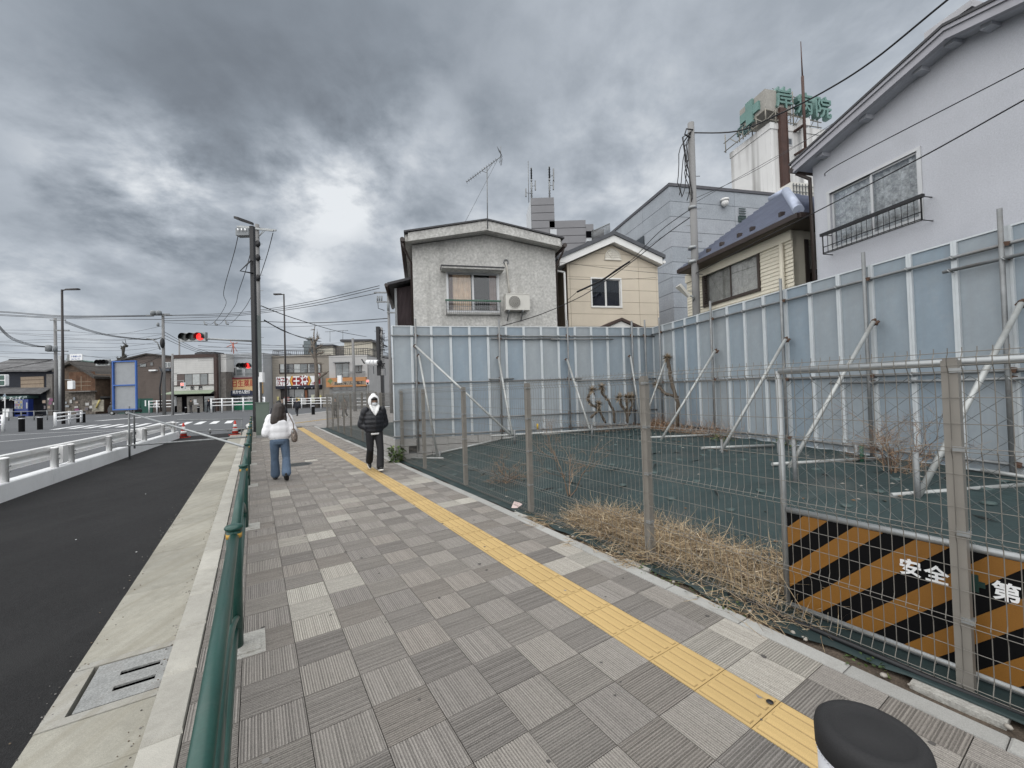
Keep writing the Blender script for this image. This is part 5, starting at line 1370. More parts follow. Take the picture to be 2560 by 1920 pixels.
mb = MB(); p0 = FH.hit(*crop4(870, 250), .9); p1 = FH.hit(*crop4(898, 900), .9); p2 = FH.hit(*crop4(880, 460), .9)
mb.tube([FH.p(p1[0], p1[1]-.2, .9), FH.p(p2[0], p2[1], .9)], .11, 6, 0); mb.tube([FH.p(p2[0], p2[1], .9), FH.p(p0[0], p0[1], .9)], [.06, .03], 6, 0)
for z in (p1[1]+.1, p1[1]+2): FH.rect(mb, p1[0]-.12, p1[0]+.12, z-.05, z+.05, 0, .95)
part(hosp, 'lightning_mast', mb, m_duct)
# sign frames, panel box and letters
m_teal = M('teal sign paint', (.125, .225, .205), .6, var=.12, scale=1.2, dirt=(.22, .28, .26), dscale=1, damt=.4)
m_pale = M('weathered panel', (.30, .29, .265), .8, var=.2, scale=.8, streak=.4, stcol=(.15, .13, .11), stscale=2)
bk_ = -2.6
sg = part(hosp, 'roof_sign', MB().obox(FH.p(-.42, hz_+.95, .05), E1*2.5, -E2*2.6, Vector((0, 0, 1.68))), m_pale); Mi = WM[sg.name].inverted()
mb = MB()
for x in (-.5, .45, 1.4, 2.2): mb.tube([FH.p(x, hz_-.05, .1), FH.p(x, hz_+2.7 if x > 1 else hz_+1.0, .1)], .05, 5); mb.tube([FH.p(x, hz_-.05, -2.2), FH.p(x, hz_+1.0, -2.2)], .05, 5)
for y in (-.8, -1.6, -2.6, -4.2): mb.tube([FH.p(-.5, hz_-.05, y), FH.p(-.5, hz_+(1.0 if y > -3 else 1.6), y)], .045, 5)
for z in (.15, .92): mb.tube([FH.p(-.5, hz_+z, .1), FH.p(5.0, hz_+z*.55, .1)], .04, 5); mb.tube([FH.p(-.5, hz_+z, .1), FH.p(-.5, hz_+z, -4.4)], .045, 5)
for i in range(4): mb.tube([FH.p(-.5+i*.95, hz_, .1), FH.p(.45+i*.95, hz_+.9, .1)], .035, 5); mb.tube([FH.p(-.5, hz_, -.1-i*.9), FH.p(-.5, hz_+.95, -1.0-i*.9)], .035, 5)
for z in (1.05, 2.55): mb.tube([FH.p(2.1, hz_+z, -.12), FH.p(5.0, hz_+z-.35, -.12)], .035, 5)
for x in (2.2, 3.3, 4.1, 4.95): mb.tube([FH.p(x, hz_-.05, -.15), FH.p(x, hz_+1.9, -.15)], .03, 5); mb.tube([FH.p(x, hz_, -1.4), FH.p(x-.1, hz_+1.3, -.15)], .025, 5)
for x in (1.15, 1.5): mb.tube([FH.p(x, hz_+2.6, -.6), FH.p(x, hz_+3.3, -.6), FH.p(x-.15, hz_+3.33, -.6)], .025, 4)
put('sign_frame', mb.mesh('sign_frame', M('rusted pale frame', (.23, .22, .19), .7, var=.3, scale=3, dirt=(.1, .06, .04), dscale=2), Mi), sg)
def hpos(x, y, d=.0):
    p = FH.hit(1800+x*320/2212, 180+y*240/1659, d); return p
for ch, (x, y), (x0, x1_), (y0, y1) in (('岸', (1075, 470), (940, 1215), (280, 660)), ('病', (1425, 570), (1290, 1560), (385, 770)), ('院', (1750, 640), (1615, 1885), (445, 825))):
    a, z = hpos(x, y); sz = hpos(x, y0)[1]-hpos(x, y1)[1]; wd = hpos(x1_, y)[0]-hpos(x0, y)[0]
    lettering(sg, ch, sz*1.02, m_teal, FH.p(a, z, .0), E1, (0, 0, 1), depth=.22, bold=sz*.012, width=wd, name='letter')
# green cross on the left side and vertical letters below it
def lpos(x, y, d=.6): return FHL.hit(1800+x*320/2212, 180+y*240/1659, d)
c0 = lpos(500, 700); cw = abs(lpos(555, 700)[0]-lpos(435, 700)[0])/2; zt_ = lpos(500, 500)[1]; zb_ = lpos(500, 905)[1]
arm0, arm1 = lpos(340, 800)[0], lpos(665, 620)[0]; za = (lpos(610, 545)[1]+lpos(380, 720)[1])/2; zb2 = (lpos(610, 690)[1]+lpos(380, 880)[1])/2
mb = MB(); FHL.rect(mb, c0[0]-cw, c0[0]+cw, zb_, zt_, .40, .62); FHL.rect(mb, min(arm0, arm1), c0[0]-cw, zb2, za, .42, .60); FHL.rect(mb, c0[0]+cw, max(arm0, arm1), zb2, za, .42, .60)
put('cross', mb.mesh('cross', m_teal, Mi), sg)
for i, ch in enumerate('病院'):
    a, z = lpos(330+i*120, 1010-i*20); lettering(sg, ch, .8, M('dark teal letter', (.07, .12, .12), .7), FHL.p(a, z, .45), E2, (0, 0, 1), depth=.08, bold=.012, name='letter')
# lower wing of the hospital with rooftop machines
FW_ = AT(1985, 480, 27.0)
ac_ = thing('rooftop_unit', 'white air conditioning unit with a cage on the roof behind the blue roof', 'air conditioner', Vector((FW_.x, FW_.y, FW_.z-2.4)), ANG_L)
Fx = Face(Vector((FW_.x, FW_.y, 0)), E1, E2)
x0 = Fx.hit(*crop4(815, 1110)); x1_ = Fx.hit(*crop4(935, 1165)); 
mb = MB(); Fx.rect(mb, x0[0], x1_[0]+.5, x1_[1]-1.0, x0[1]+.2, -1, 0); part(ac_, 'casing', mb, m_ac)
mb = MB()
for i in range(6): Fx.rect(mb, x0[0]+.1+i*.25, x0[0]+.14+i*.25, x1_[1]-.8, x0[1]+.1, .002, .06)
for i in range(4): Fx.rect(mb, x0[0], x1_[0]+.5, x1_[1]-.8+i*.4, x1_[1]-.76+i*.4, .062, .10)
part(ac_, 'cage', mb, m_galvd); 
mb = MB(); Fx.rect(mb, x0[0]-1.5, x1_[0]+6, 0, x1_[1]-1.0, -6, .2)
solo('hospital_wing', mb, m_hw, 'low white hospital wing mostly hidden behind the blue roofed house', 'building', Fx.p(0, 0))
# ------------------------------------------------------------------ stepped grey apartment block
YA = 52.0
apt = thing('apartment_block', 'stepped grey apartment block rising behind the gabled houses', 'building', AT(1400, 700, YA+3)*1.0)
m_ap = M('grey apartment wall', (.20, .20, .21), .85, var=.06, scale=.4); m_ap2 = M('apartment joint', (.08, .08, .09), .9); m_apl = M('pale apartment side', (.48, .50, .52), .85, var=.06)
def aptblock(x0, x1_, y0, dep, bands=True, yb=None):
    p0 = AT(*crop3(x0, y0), YA); p1 = AT(*crop3(x1_, y0), YA); zt = p0.z
    mb = MB().box(p0.x+.06, p1.x-.06, YA+.08, YA+dep, 0, zt-.05); part(apt, 'core', mb, m_ap2)
    z = zt; st = (AT(*crop3(x0, 470), YA).z-AT(*crop3(x0, 529), YA).z)
    while z > max(0, zt-16):
        mb = MB().box(p0.x, p1.x, YA, YA+dep+.1, z-st+.07, z); part(apt, 'wall_band', mb, m_ap); z -= st
    return p0, p1
aptblock(1128, 1305, 415, 6); aptblock(1270, 1548, 592, 9)
p0, p1 = aptblock(1550, 1608, 616, 7); aptblock(1600, 1688, 658, 7); 
pA = AT(*crop3(1096, 480), YA+3); pB = AT(*crop3(1127, 415), YA)
mb = MB().add([(pA.x, YA+5, 0), (pB.x-.01, YA+.1, 0), (pB.x-.01, YA+.1, pB.z-.05), (pA.x, YA+5, pB.z-.05)], [(0, 1, 2, 3)]); mb.add([(pA.x, YA+5, 0), (pB.x+2, YA+5.02, 0), (pB.x+2, YA+5.02, pB.z-.05), (pA.x, YA+5, pB.z-.05)], [(3, 2, 1, 0)])
part(apt, 'pale_side', mb, m_apl)
a0 = AT(*crop3(1275, 655), YA-.05); a1 = AT(*crop3(1328, 722), YA-.05); mb = MB().box(a0.x, a1.x, YA-.08, YA-.01, a1.z, a0.z); part(apt, 'stair_window', mb, m_apl)
a0 = AT(*crop3(1552, 670), YA-.05); a1 = AT(*crop3(1608, 715), YA-.05); mb = MB().box(a0.x, a1.x, YA-.08, YA-.01, a1.z, a0.z); part(apt, 'balcony_opening', mb, m_dark)
a0 = AT(*crop3(1556, 725), YA-1); a1 = AT(*crop3(1596, 745), YA-1); mb = MB().box(a0.x, a1.x, YA-1, YA-.3, a1.z, a0.z); part(apt, 'balcony_front', mb, m_apl)
mb = MB(); a0 = AT(*crop3(1600, 745), YA-2); a1 = AT(*crop3(1735, 685), YA-2); 
for i in range(16):
    k = i/15; p = a0.lerp(a1, k); mb.tube([p, p+Vector((0, 0, 1.2))], .05, 4)
mb.tube([a0+Vector((0, 0, 1.2)), a1+Vector((0, 0, 1.2))], .07, 4); mb.tube([a0, a1], .07, 4)
part(apt, 'roof_railing', mb, m_galvd, kind='stuff')
for (x, yt, yb) in ((1130, 185, 410), (1268, 175, 410)):
    pt, pb = AT(*crop3(x, yt), YA+1), AT(*crop3(x+4, yb+10), YA+1)
    mb = MB().tube([pb, pt], .10, 6); an = part(apt, 'cell_antenna', mb, m_galv); Mi = WM[an.name].inverted()
    mb = MB(); 
    for sx, z0, z1 in ((-.0, .55, .98), (.5, .25, .55), (-.75, .05, .30) if x < 1200 else (.55, .5, .9), (.0, .6, .95)):
        q0 = pb.lerp(pt, z0)+Vector((sx, -.2, 0)); q1 = pb.lerp(pt, z1)+Vector((sx, -.2, 0)); mb.bar(q0, q1, .26, .16); mb.tube([pb.lerp(pt, (z0+z1)/2), (q0+q1)/2], .04, 4)
    for k in range(12): p = pb.lerp(pt, k/12); mb.tube([p-Vector((.18, 0, 0)), p+Vector((.18, 0, 0))], .03, 4)
    put('antenna_panels', mb.mesh('antenna_panels', m_galvd, Mi), an)
pt, pb = AT(*crop3(1107, 130), YA+2), AT(*crop3(1112, 450), YA+2); part(apt, 'whip_aerial', MB().tube([pb, pt], .05, 5), m_galvd)
# ================================================================== FAR SIDE OF THE CROSSING
XA = Vector((1, 0, 0)); OUT = Vector((0, -1, 0)); GZ = RZ-.1
def FF(Y): return Face(Vector((0, Y, 0)), XA, OUT)
def cA(x, y): return x*320/2212, 860+y*240/1659
def cB(x, y): return 300+x*320/2212, 860+y*240/1659
def cC(x, y): return 660+x*340/2212, 800+y*255/1659
def c1(x, y): return x*640/2212, 640+y*480/1659
def c2(x, y): return 560+x*480/2212, 640+y*360/1659
class Fp:
    # far facade with pixel rectangles in one crop's coordinates
    def __init__(self, Y, crop): self.F = FF(Y); self.c = crop; self.Y = Y
    def at(self, x, y, d=0.0): return self.F.hit(*self.c(x, y), d)
    def box(self, x0, y0, x1, y1, d0, d1, mb=None, mi=0, ground=False):
        mb = mb or MB(); xm, ym = (x0+x1)/2, (y0+y1)/2; z1 = self.at(xm, y0)[1]; z0 = self.at(xm, y1)[1]; a0 = self.at(x0, ym)[0]; a1 = self.at(x1, ym)[0]
        if ground: z0 = GZ-.05
        self.F.rect(mb, a0, a1, z0, z1, d0, d1, mi); return mb
    def poly(self, pts, d0, d1, mb=None): 
        mb = mb or MB(); return self.F.poly(mb, [self.at(*p) for p in pts], d0, d1)
    def c3(self, x, y, d=0.0): a, z = self.at(x, y); return self.F.p(a, z, d)
def fwin(root, B_, x0, y0, x1, y1, n, frame, panem, bars=None, d=.0):
    w = part(root, 'window', B_.box(x0, y0, x1, y1, d, d+.07), frame); Mi = WM[w.name].inverted()
    xm, ym = (x0+x1)/2, (y0+y1)/2; z1 = B_.at(xm, y0)[1]; z0 = B_.at(xm, y1)[1]; a0 = B_.at(x0, ym)[0]; a1 = B_.at(x1, ym)[0]; wd = (a1-a0)/n
    for i in range(n):
        m2 = MB(); B_.F.rect(m2, a0+wd*i+.06, a0+wd*(i+1)-.05, z0+.08, z1-.08, d+.071, d+.082)
        put('pane', m2.mesh('pane', panem[i % len(panem)], Mi), w)
    return w
g_dark = glass('far dark glass', (.035, .04, .045)); g_mid = glass('far grey glass', (.10, .115, .12)); g_pale = M('curtained glass', (.36, .38, .38), .3, var=.2, scale=3, spec=.6)
m_tileroof = M('old grey roof tiles', (.155, .155, .158), .8, var=.3, scale=1.2, streak=.2, stcol=(.08, .08, .08))
m_navy = M('dark navy timber', (.014, .017, .026), .8, var=.3, scale=2)
m_oldw = M('old brown boarding', (.10, .07, .05), .9, var=.35, scale=1.2, streak=.4, stcol=(.03, .025, .02))
m_rustw = M('rusted corrugated wall', (.125, .068, .042), .9, var=.35, scale=1.1, streak=.55, stcol=(.22, .15, .10), stscale=4)
m_shut = M('tan shutter', (.27, .215, .16), .85, var=.12)
m_ply = M('grey boarding', (.15, .14, .13), .9, var=.3)
# ---- old tiled shop house at the far left
A1 = Fp(76, cA)
old = thing('old_shop_house', 'old two storey tiled shop house with dark upper wall at the far left', 'building', A1.c3(400, 1240)*1.0)
part(old, 'upper_wall', A1.box(-320, 470, 930, 1240, -6, 0, ground=True), m_navy)
mb = MB(); e0, e1_ = A1.c3(-350, 480, .9), A1.c3(900, 480, .9); r0, r1 = A1.c3(-350, 262, -4.5), A1.c3(960, 275, -4.5)
mb.prism([e0, e1_, r1, r0], Vector((0, 0, .14)))
n = 64
for i in range(n): k = i/n; mb.tube([e0.lerp(e1_, k)+Vector((0, 0, .17)), r0.lerp(r1, k)+Vector((0, 0, .17))], .075, 4, cap=False)
part(old, 'roof', mb, m_tileroof)
mb = MB(); mb.tube([A1.c3(60, 470, 1.0), A1.c3(440, 262, -4.2)], .16, 5); mb.bar(r0+Vector((0, 0, .2)), A1.c3(430, 262, -4.5)+Vector((0, 0, .2)), .3, .35); part(old, 'ridge', mb, M('black ridge tiles', (.025, .025, .028), .7))
sh = part(old, 'shutter', A1.box(368, 565, 765, 760, 0, .10), m_shut); Mi = WM[sh.name].inverted()
for y in (620, 690): put('slat', A1.box(368, y-4, 765, y+4, .10, .13).mesh('slat', m_oldw, Mi), sh)
mb = MB(); l0, l1 = A1.c3(-350, 860, 1.8), A1.c3(900, 860, 1.8); u0, u1 = A1.c3(-350, 770, 0), A1.c3(900, 760, 0); mb.prism([l0, l1, u1, u0], Vector((0, 0, .12)))
for i in range(50): k = i/50; mb.tube([l0.lerp(l1, k)+Vector((0, 0, .14)), u0.lerp(u1, k)+Vector((0, 0, .14))], .06, 4, cap=False)
part(old, 'lower_roof', mb, m_tileroof)
aw = part(old, 'awning', A1.box(-300, 905, 690, 952, .2, 2.0), M('teal awning', (.05, .095, .09), .7, var=.2))
lettering(aw, 'お菓子 たばこ', .8, m_white, A1.c3(360, 942, 2.02), XA, (0, 0, 1), depth=.01, width=7.2)
for (x0, x1) in ((-320, 90), (120, 330), (520, 750)):
    pass
m_vblue = M('vending machine blue', (.012, .03, .16), .35, var=.1); m_vwin = M('vending window', (.22, .23, .25), .25, var=.4, scale=7); 
m_can = [M('can %d' % i, c, .5) for i, c in enumerate([(.4, .06, .05), (.5, .5, .45), (.08, .2, .12), (.45, .33, .08), (.08, .1, .3)])]
def vending(label, x0, x1, y0, y1, d=2.4, wx=None):
    a0, z1 = A1.at(x0, y0); a1, z0 = A1.at(x1, y1); F = A1.F
    v = thing('vending_machine', label, 'vending machine', F.p((a0+a1)/2, GZ, d), group='blue vending machines before the old shop')
    mb = MB(); F.rect(mb, a0, a1, GZ, z1, d-.8, d); part(v, 'cabinet', mb, m_vblue)
    mb = MB(); F.rect(mb, a0+.08, a0+(a1-a0)*.62, z0+(z1-z0)*.45, z1-.12, d, d+.05); wv = part(v, 'display_window', mb, m_vwin); Mi = WM[wv.name].inverted()
    m2 = MB(); r_ = random.Random(3)
    for j in range(3):
        for i in range(7): x = a0+.14+i*((a1-a0)*.62-.2)/7; z = z0+(z1-z0)*(.48+.155*j); F.rect(m2, x, x+.10, z, z+.26, d+.051, d+.075, r_.randrange(5))
    put('cans', m2.mesh('cans', m_can, Mi), wv, kind='stuff')
    mb = MB(); F.rect(mb, a0+.10, a1-.3, z0+(z1-z0)*.12, z0+(z1-z0)*.24, d, d+.02); part(v, 'delivery_slot', mb, m_dark)
    mb = MB(); F.rect(mb, a1-.34, a1-.10, z0+(z1-z0)*.45, z0+(z1-z0)*.8, d, d+.02); part(v, 'coin_panel', mb, M('coin panel', (.35, .36, .38), .4))
vending('blue vending machine at the left edge before the old shop awning', -190, 85, 985, 1250)
vending('blue vending machine beside the dark shop doorway and white box', 520, 752, 955, 1235)
vb = A1.F.hit(*cA(395, 1110), 2.6); 
wb = thing('white_box', 'white utility box on a stand before the old shop', 'box', A1.c3(445, 1250, 2.8)); part(wb, 'casing', A1.box(392, 1110, 503, 1245, 2.5, 3.0), m_white); part(wb, 'lid', A1.box(388, 1100, 507, 1112, 2.45, 3.05), m_galv)
part(old, 'doorway', A1.box(240, 960, 515, 1235, .02, .06), m_dark)
part(old, 'side_wall', A1.box(835, 520, 935, 1240, .05, .3, ground=True), m_ply)
# ---- rusty gable house
A2 = Fp(74, cA)
rg = thing('rusty_gable_house', 'rust stained timber gable house between the old shop and the blue framed sign', 'building', A2.c3(1330, 1240))
part(rg, 'gable_wall', A2.poly([(1000, 1260), (1655, 1260), (1655, 535), (1270, 315), (1000, 440)], -7, 0), m_oldw)
mb = MB(); a0, z1 = A2.at(1195, 490); a1, z0 = A2.at(1650, 815); n = 40
for i in range(n): x = a0+(a1-a0)*i/n; A2.F.rect(mb, x, x+(a1-a0)/n*.82, z0, z1, .01, .07 if i % 2 else .05)
part(rg, 'rusty_sheet', mb, m_rustw, kind='stuff')
mb = MB(); A2.poly([(975, 450), (1270, 290), (1270, 335), (975, 490)], -7.3, .7, mb); A2.poly([(1270, 290), (1690, 560), (1690, 600), (1270, 335)], -7.3, .7, mb); part(rg, 'roof', mb, M('dark old roof', (.06, .055, .05), .85, var=.3))
for y in (655, 722): part(rg, 'batten', A2.box(1290, y-4, 1580, y+4, .08, .14), m_shut)
part(rg, 'batten', A2.box(1410, 560, 1420, 800, .08, .13), m_shut)
part(rg, 'shop_canopy', A2.box(1195, 812, 1680, 832, 0, 1.2), m_ply)
part(rg, 'shop_front', A2.box(1010, 840, 1650, 1240, .01, .05, ground=True), M('cluttered shop front', (.12, .105, .09), .9, var=.6, scale=2.5))
rr = random.Random(12); pm_ = [M('poster %d' % i, c, .7, var=.2, scale=5) for i, c in enumerate([(.42, .42, .41), (.20, .08, .15), (.27, .21, .17), (.25, .27, .29), (.12, .11, .12)])]
for i, (x0, y0, x1, y1, k) in enumerate(((830, 925, 880, 975, 0), (860, 935, 940, 1000, 1), (750, 965, 820, 1030, 2), (862, 1000, 930, 1050, 1), (945, 1005, 985, 1060, 0), (1010, 950, 1050, 1020, 0), (1215, 955, 1270, 1030, 0), (1280, 910, 1330, 975, 3), (1140, 990, 1190, 1040, 3), (1330, 985, 1390, 1030, 2), (1050, 1100, 1070, 1140, 2), (770, 1060, 815, 1130, 4), (840, 1060, 900, 1120, 2), (1150, 1050, 1230, 1100, 3), (1310, 1070, 1390, 1110, 0), (1480, 1010, 1560, 1070, 0), (1300, 1110, 1390, 1170, 1), (1560, 1060, 1640, 1120, 0), (1490, 1090, 1560, 1150, 4), (1655, 1120, 1760, 1180, 2))):
    dd_ = .1+.05*(i % 5); q = A2.box(x0+8, y0+6, x1-8, y1-8, dd_, dd_+.04); part(rg, 'poster', q, pm_[k])
part(rg, 'roadside_sign', A2.box(1720, 965, 1915, 1160, 1.2, 1.3), M('weathered notice', (.24, .225, .185), .8, var=.5, scale=2)); part(rg, 'yellow_strut', MB().tube([A2.c3(1805, 1100, 1.5), A2.c3(1865, 965, 1.5)], .12, 6), M('pale yellow', (.5, .42, .16), .7))
# low houses behind to the right
A3 = Fp(77, cA)
lh = thing('low_house', 'low dark house with a torn lean-to roof beside the rusty gable house', 'building', A3.c3(1800, 1200))
part(lh, 'wall', A3.box(1640, 560, 2010, 1240, -6, 0, ground=True), m_ply)
mb = MB(); mb.prism([A3.c3(1600, 540, .8), A3.c3(2010, 590, .8), A3.c3(2010, 410, -4), A3.c3(1600, 420, -4)], Vector((0, 0, .12))); part(lh, 'roof', mb, M('brown old tiles', (.11, .095, .085), .85, var=.4, scale=2))
fwin(lh, A3, 1660, 600, 1850, 690, 2, m_ply, [g_pale, g_mid])
part(lh, 'porch', A3.poly([(1440, 840), (1870, 830), (1960, 930), (1930, 950), (1840, 870), (1450, 868)], .0, 2.2), M('torn canopy', (.07, .07, .07), .8, var=.4))
A4 = Fp(88, cA)
ws = thing('white_roofed_shed', 'pale roofed building behind the rusty gable house', 'building', A4.c3(1700, 800))
mb = MB(); mb.prism([A4.c3(1380, 440, 2), A4.c3(1960, 430, 2), A4.c3(1960, 345, -4), A4.c3(1360, 295, -4)], Vector((0, 0, .15))); part(ws, 'roof', mb, M('white sheet roof', (.66, .68, .70), .6, var=.06)); part(ws, 'wall', A4.box(1400, 440, 1960, 1200, -4, 1.5, ground=True), m_ply)
# ---- brown metal clad house
B1 = Fp(75, cB)
bh = thing('brown_house', 'dark brown clad house with a low gable left of the white sided shop', 'building', B1.c3(500, 1150))
m_brn = M('dark brown cladding', (.105, .085, .075), .8, var=.12, scale=.8, streak=.1)
part(bh, 'wall', B1.poly([(-160, 1190), (890, 1190), (890, 215), (490, 172), (-160, 330)], -9, 0), m_brn)
mb = MB(); a0 = B1.at(-160, 300)[0]; a1 = B1.at(890, 300)[0]
zz_ = B1.at(0, 360)[1]
while zz_ > .3: B1.F.rect(mb, a0, a1, zz_, zz_+.05, .0, .03); zz_ -= .45
part(bh, 'cladding_seam', mb, m_brn, kind='stuff')
mb = MB(); B1.poly([(-200, 325), (490, 160), (490, 182), (-200, 350)], -9.3, .5, mb); B1.poly([(490, 160), (920, 205), (920, 228), (490, 182)], -9.3, .5, mb); part(bh, 'roof', mb, M('dark brown roof', (.05, .045, .042), .7))
fwin(bh, B1, 345, 335, 460, 400, 1, m_dkfr, [g_mid]); fwin(bh, B1, 525, 312, 580, 380, 1, m_dkfr, [g_dark]); fwin(bh, B1, 770, 315, 880, 405, 2, m_alu, [g_mid])
part(bh, 'window_hood', B1.box(535, 445, 655, 470, 0, .5), m_white); part(bh, 'bay_panel', B1.box(470, 600, 890, 1150, 0, .25, ground=True), m_brn)
part(bh, 'dark_roof_edge', B1.box(760, 430, 920, 470, 0, .9), M('blue grey roof edge', (.07, .085, .11), .6))
gn = thing('green_net_fence', 'green netted construction fence before the brown house', 'fence', B1.c3(600, 1180, 4))
m_net = M('green netting', (.018, .07, .055), .8, var=.2, scale=2)
for i, (x0, x1, y0) in enumerate(((330, 480, 945), (484, 700, 940), (704, 900, 935))): part(gn, 'net_panel', B1.box(x0, y0, x1, 1180, 4, 4.06, ground=True), m_net)
for x in (332, 482, 585, 702, 900): part(gn, 'post', MB().tube([B1.c3(x, 1190, 4.1), B1.c3(x, 930 if x != 585 else 855, 4.1)], .05, 5), m_net)
part(gn, 'notice', B1.box(780, 965, 800, 1060, 4.1, 4.15), m_white); 
# ---- white sided shop
B2 = Fp(68, cB)
sh2 = thing('white_sided_shop', 'white sided two storey shop with a green awning and two black characters', 'shop', B2.c3(1300, 1180))
m_wsd = M('white siding', (.52, .515, .50), .75, var=.06, scale=1, streak=.2, stcol=(.28, .28, .27), stscale=2)
m_dbr = M('dark brown trim', (.055, .035, .03), .7, var=.2)
part(sh2, 'core', B2.box(925, 185, 1690, 1180, -9, -.08, ground=True), M('siding joint', (.22, .22, .215), .9))
y = 240
while y < 812:
    y1 = y+34
    if y1 > 812: y1 = 812
    for (x0, x1) in (((932, 1645),) if (y1 <= 513 or y > 690) else ((932, 984), (1528, 1645))):
        part(sh2, 'siding_board', B2.box(x0, y, x1, y1-1.2, -.03, 0), m_wsd)
    y = y1
part(sh2, 'top_band', B2.box(922, 180, 1690, 240, -.08, .2), m_dbr); part(sh2, 'roof_hatch', B2.poly([(1250, 150), (1320, 132), (1585, 128), (1585, 175), (1250, 175)], -3, -.5), m_roofd)
part(sh2, 'corner_column', B2.box(1648, 165, 1700, 1165, -.1, .35, ground=True), m_dbr)
w_ = fwin(sh2, B2, 990, 515, 1522, 715, 4, m_dkfr, [M('brown shutter pane', (.10, .075, .07), .6), g_mid, g_pale, g_mid])
part(sh2, 'window_sill', B2.box(930, 708, 1650, 722, 0, .12), m_dbr)
for ch, x in (('松', 1253), ('屋', 1392)): lettering(sh2, ch, .70, m_black, B2.c3(x, 758, .02), XA, (0, 0, 1), depth=.03, bold=.02)
mb = MB(); mb.prism([B2.c3(925, 812, .0), B2.c3(1650, 790, .0), B2.c3(1690, 845, 1.6), B2.c3(845, 868, 1.6)], Vector((0, 0, -.08))); part(sh2, 'awning', mb, M('sage green awning', (.22, .265, .19), .7, var=.1))
part(sh2, 'dark_recess', B2.box(935, 870, 1700, 1180, -.02, .0, ground=True), m_dark)
for i, (x0, y0, x1, y1, mt) in enumerate(((995, 920, 1075, 1160, m_ply), (1165, 905, 1440, 1150, M('shop sliding door', (.19, .18, .165), .6, var=.3)), (1465, 905, 1640, 1150, g_mid), (940, 905, 985, 1070, M('grey notice', (.3, .31, .32), .7)))): part(sh2, 'shop_door', B2.box(x0, y0, x1, y1, .01, .10, ground=y1 > 1100), mt)
for (x0, y0, x1, y1) in ((1283, 955, 1335, 1015), (1290, 1022, 1365, 1045)): part(sh2, 'notice', B2.box(x0, y0, x1, y1, .11, .14), m_white)
nb = thing('narrow_house', 'narrow grey boarded house squeezed between the white sided shop and the pharmacy', 'building', B2.c3(1750, 1150))
part(nb, 'upper_wall', B2.box(1704, 165, 1800, 480, -8, -.5), m_wsd); part(nb, 'lower_wall', B2.box(1704, 480, 1800, 1150, -8, -.45, ground=True), m_ply)
# ---- pharmacy
B3 = Fp(70.5, cB)
ph_ = thing('pharmacy', 'pharmacy with a cream sign board, red characters and a navy arched awning', 'shop', B3.c3(2100, 1150))
part(ph_, 'wall', B3.box(1800, 160, 2480, 1150, -9, 0, ground=True), M('pale grey sheet wall', (.40, .415, .43), .8, var=.08, scale=1, streak=.12))
part(ph_, 'ribbed_band', B3.box(1800, 160, 2480, 370, .0, .12), M('ribbed sheet', (.33, .35, .37), .6, streak=.3, stcol=(.24, .25, .27), stscale=8))
fwin(ph_, B3, 1890, 405, 2125, 555, 2, m_alu, [g_dark, g_mid]); fwin(ph_, B3, 2160, 405, 2420, 555, 2, m_alu, [g_mid, g_dark])
mb = MB()
for i in range(34): x = 1880+i*17; mb.tube([B3.c3(x, 500, .5), B3.c3(x, 560, .5)], .025, 4, cap=False)
for y in (500, 560): mb.tube([B3.c3(1875, y, .5), B3.c3(2450, y, .5)], .035, 4)
part(ph_, 'balcony_rail', mb, m_galv, kind='stuff')
part(ph_, 'red_band', B3.box(1798, 580, 2480, 606, .1, .5), M('dark red band', (.14, .025, .03), .6))
m_crm = M('cream sign board', (.56, .38, .19), .6, var=.05)
sb = part(ph_, 'sign_board', B3.box(1798, 606, 2480, 865, .05, .35), m_crm)
m_red = M('red lettering', (.33, .025, .02), .5, var=.05)
lettering(sb, '日生薬局', 1.27, m_red, B3.c3(2165, 680, .37), XA, (0, 0, 1), depth=.02, bold=.012, width=3.85)
cx, cz = B3.at(1870, 760); R_ = .55
mb = MB().prism([B3.F.p(cx+R_*math.cos(t*PI/12), cz+R_*math.sin(t*PI/12), .36) for t in range(24)], OUT*.03); lg = part(sb, 'round_emblem', mb, M('dark red emblem', (.16, .02, .02), .5)) if False else put('round_emblem', mb.mesh('round_emblem', M('dark red emblem', (.16, .02, .02), .5), WM[sb.name].inverted()), sb)
mb = MB().prism([B3.F.p(cx+x*R_, cz+z*R_, .392) for x, z in ((-.5, -.45), (.5, -.35), (.2, -.15), (.0, .1), (.65, .35), (-.2, .15), (-.6, .4), (-.35, .0), (-.1, -.2))], OUT*.01); put('emblem_bird', mb.mesh('emblem_bird', m_white, WM[sb.name].inverted()), sb)
arc = [(1815+i*(2480-1815)/14, 862-75*math.sin(PI*min(1, i/14*1.0))) for i in range(15)]
aw = part(ph_, 'arched_awning', B3.poly([(2480, 890), (1815, 890)]+arc, .36, .9), M('navy awning', (.016, .022, .05), .6))
lettering(aw, '処方せん受付', .66, m_white, B3.c3(2155, 828, .92), XA, (0, 0, 1), depth=.01, bold=.012, width=2.95)
part(ph_, 'corner_pillar', B3.box(1830, 865, 1870, 1150, .05, .4, ground=True), m_white)
for (x0, x1) in ((1872, 2035), (2050, 2200), (2215, 2400)): part(ph_, 'shop_window', B3.box(x0, 895, x1, 1000, .02, .08), g_mid)
part(ph_, 'green_stall_riser', B3.poly([(1872, 1140), (2400, 1140), (2400, 990), (2180, 985), (1872, 1050)], .06, .12), M('green panel', (.02, .15, .085), .5))
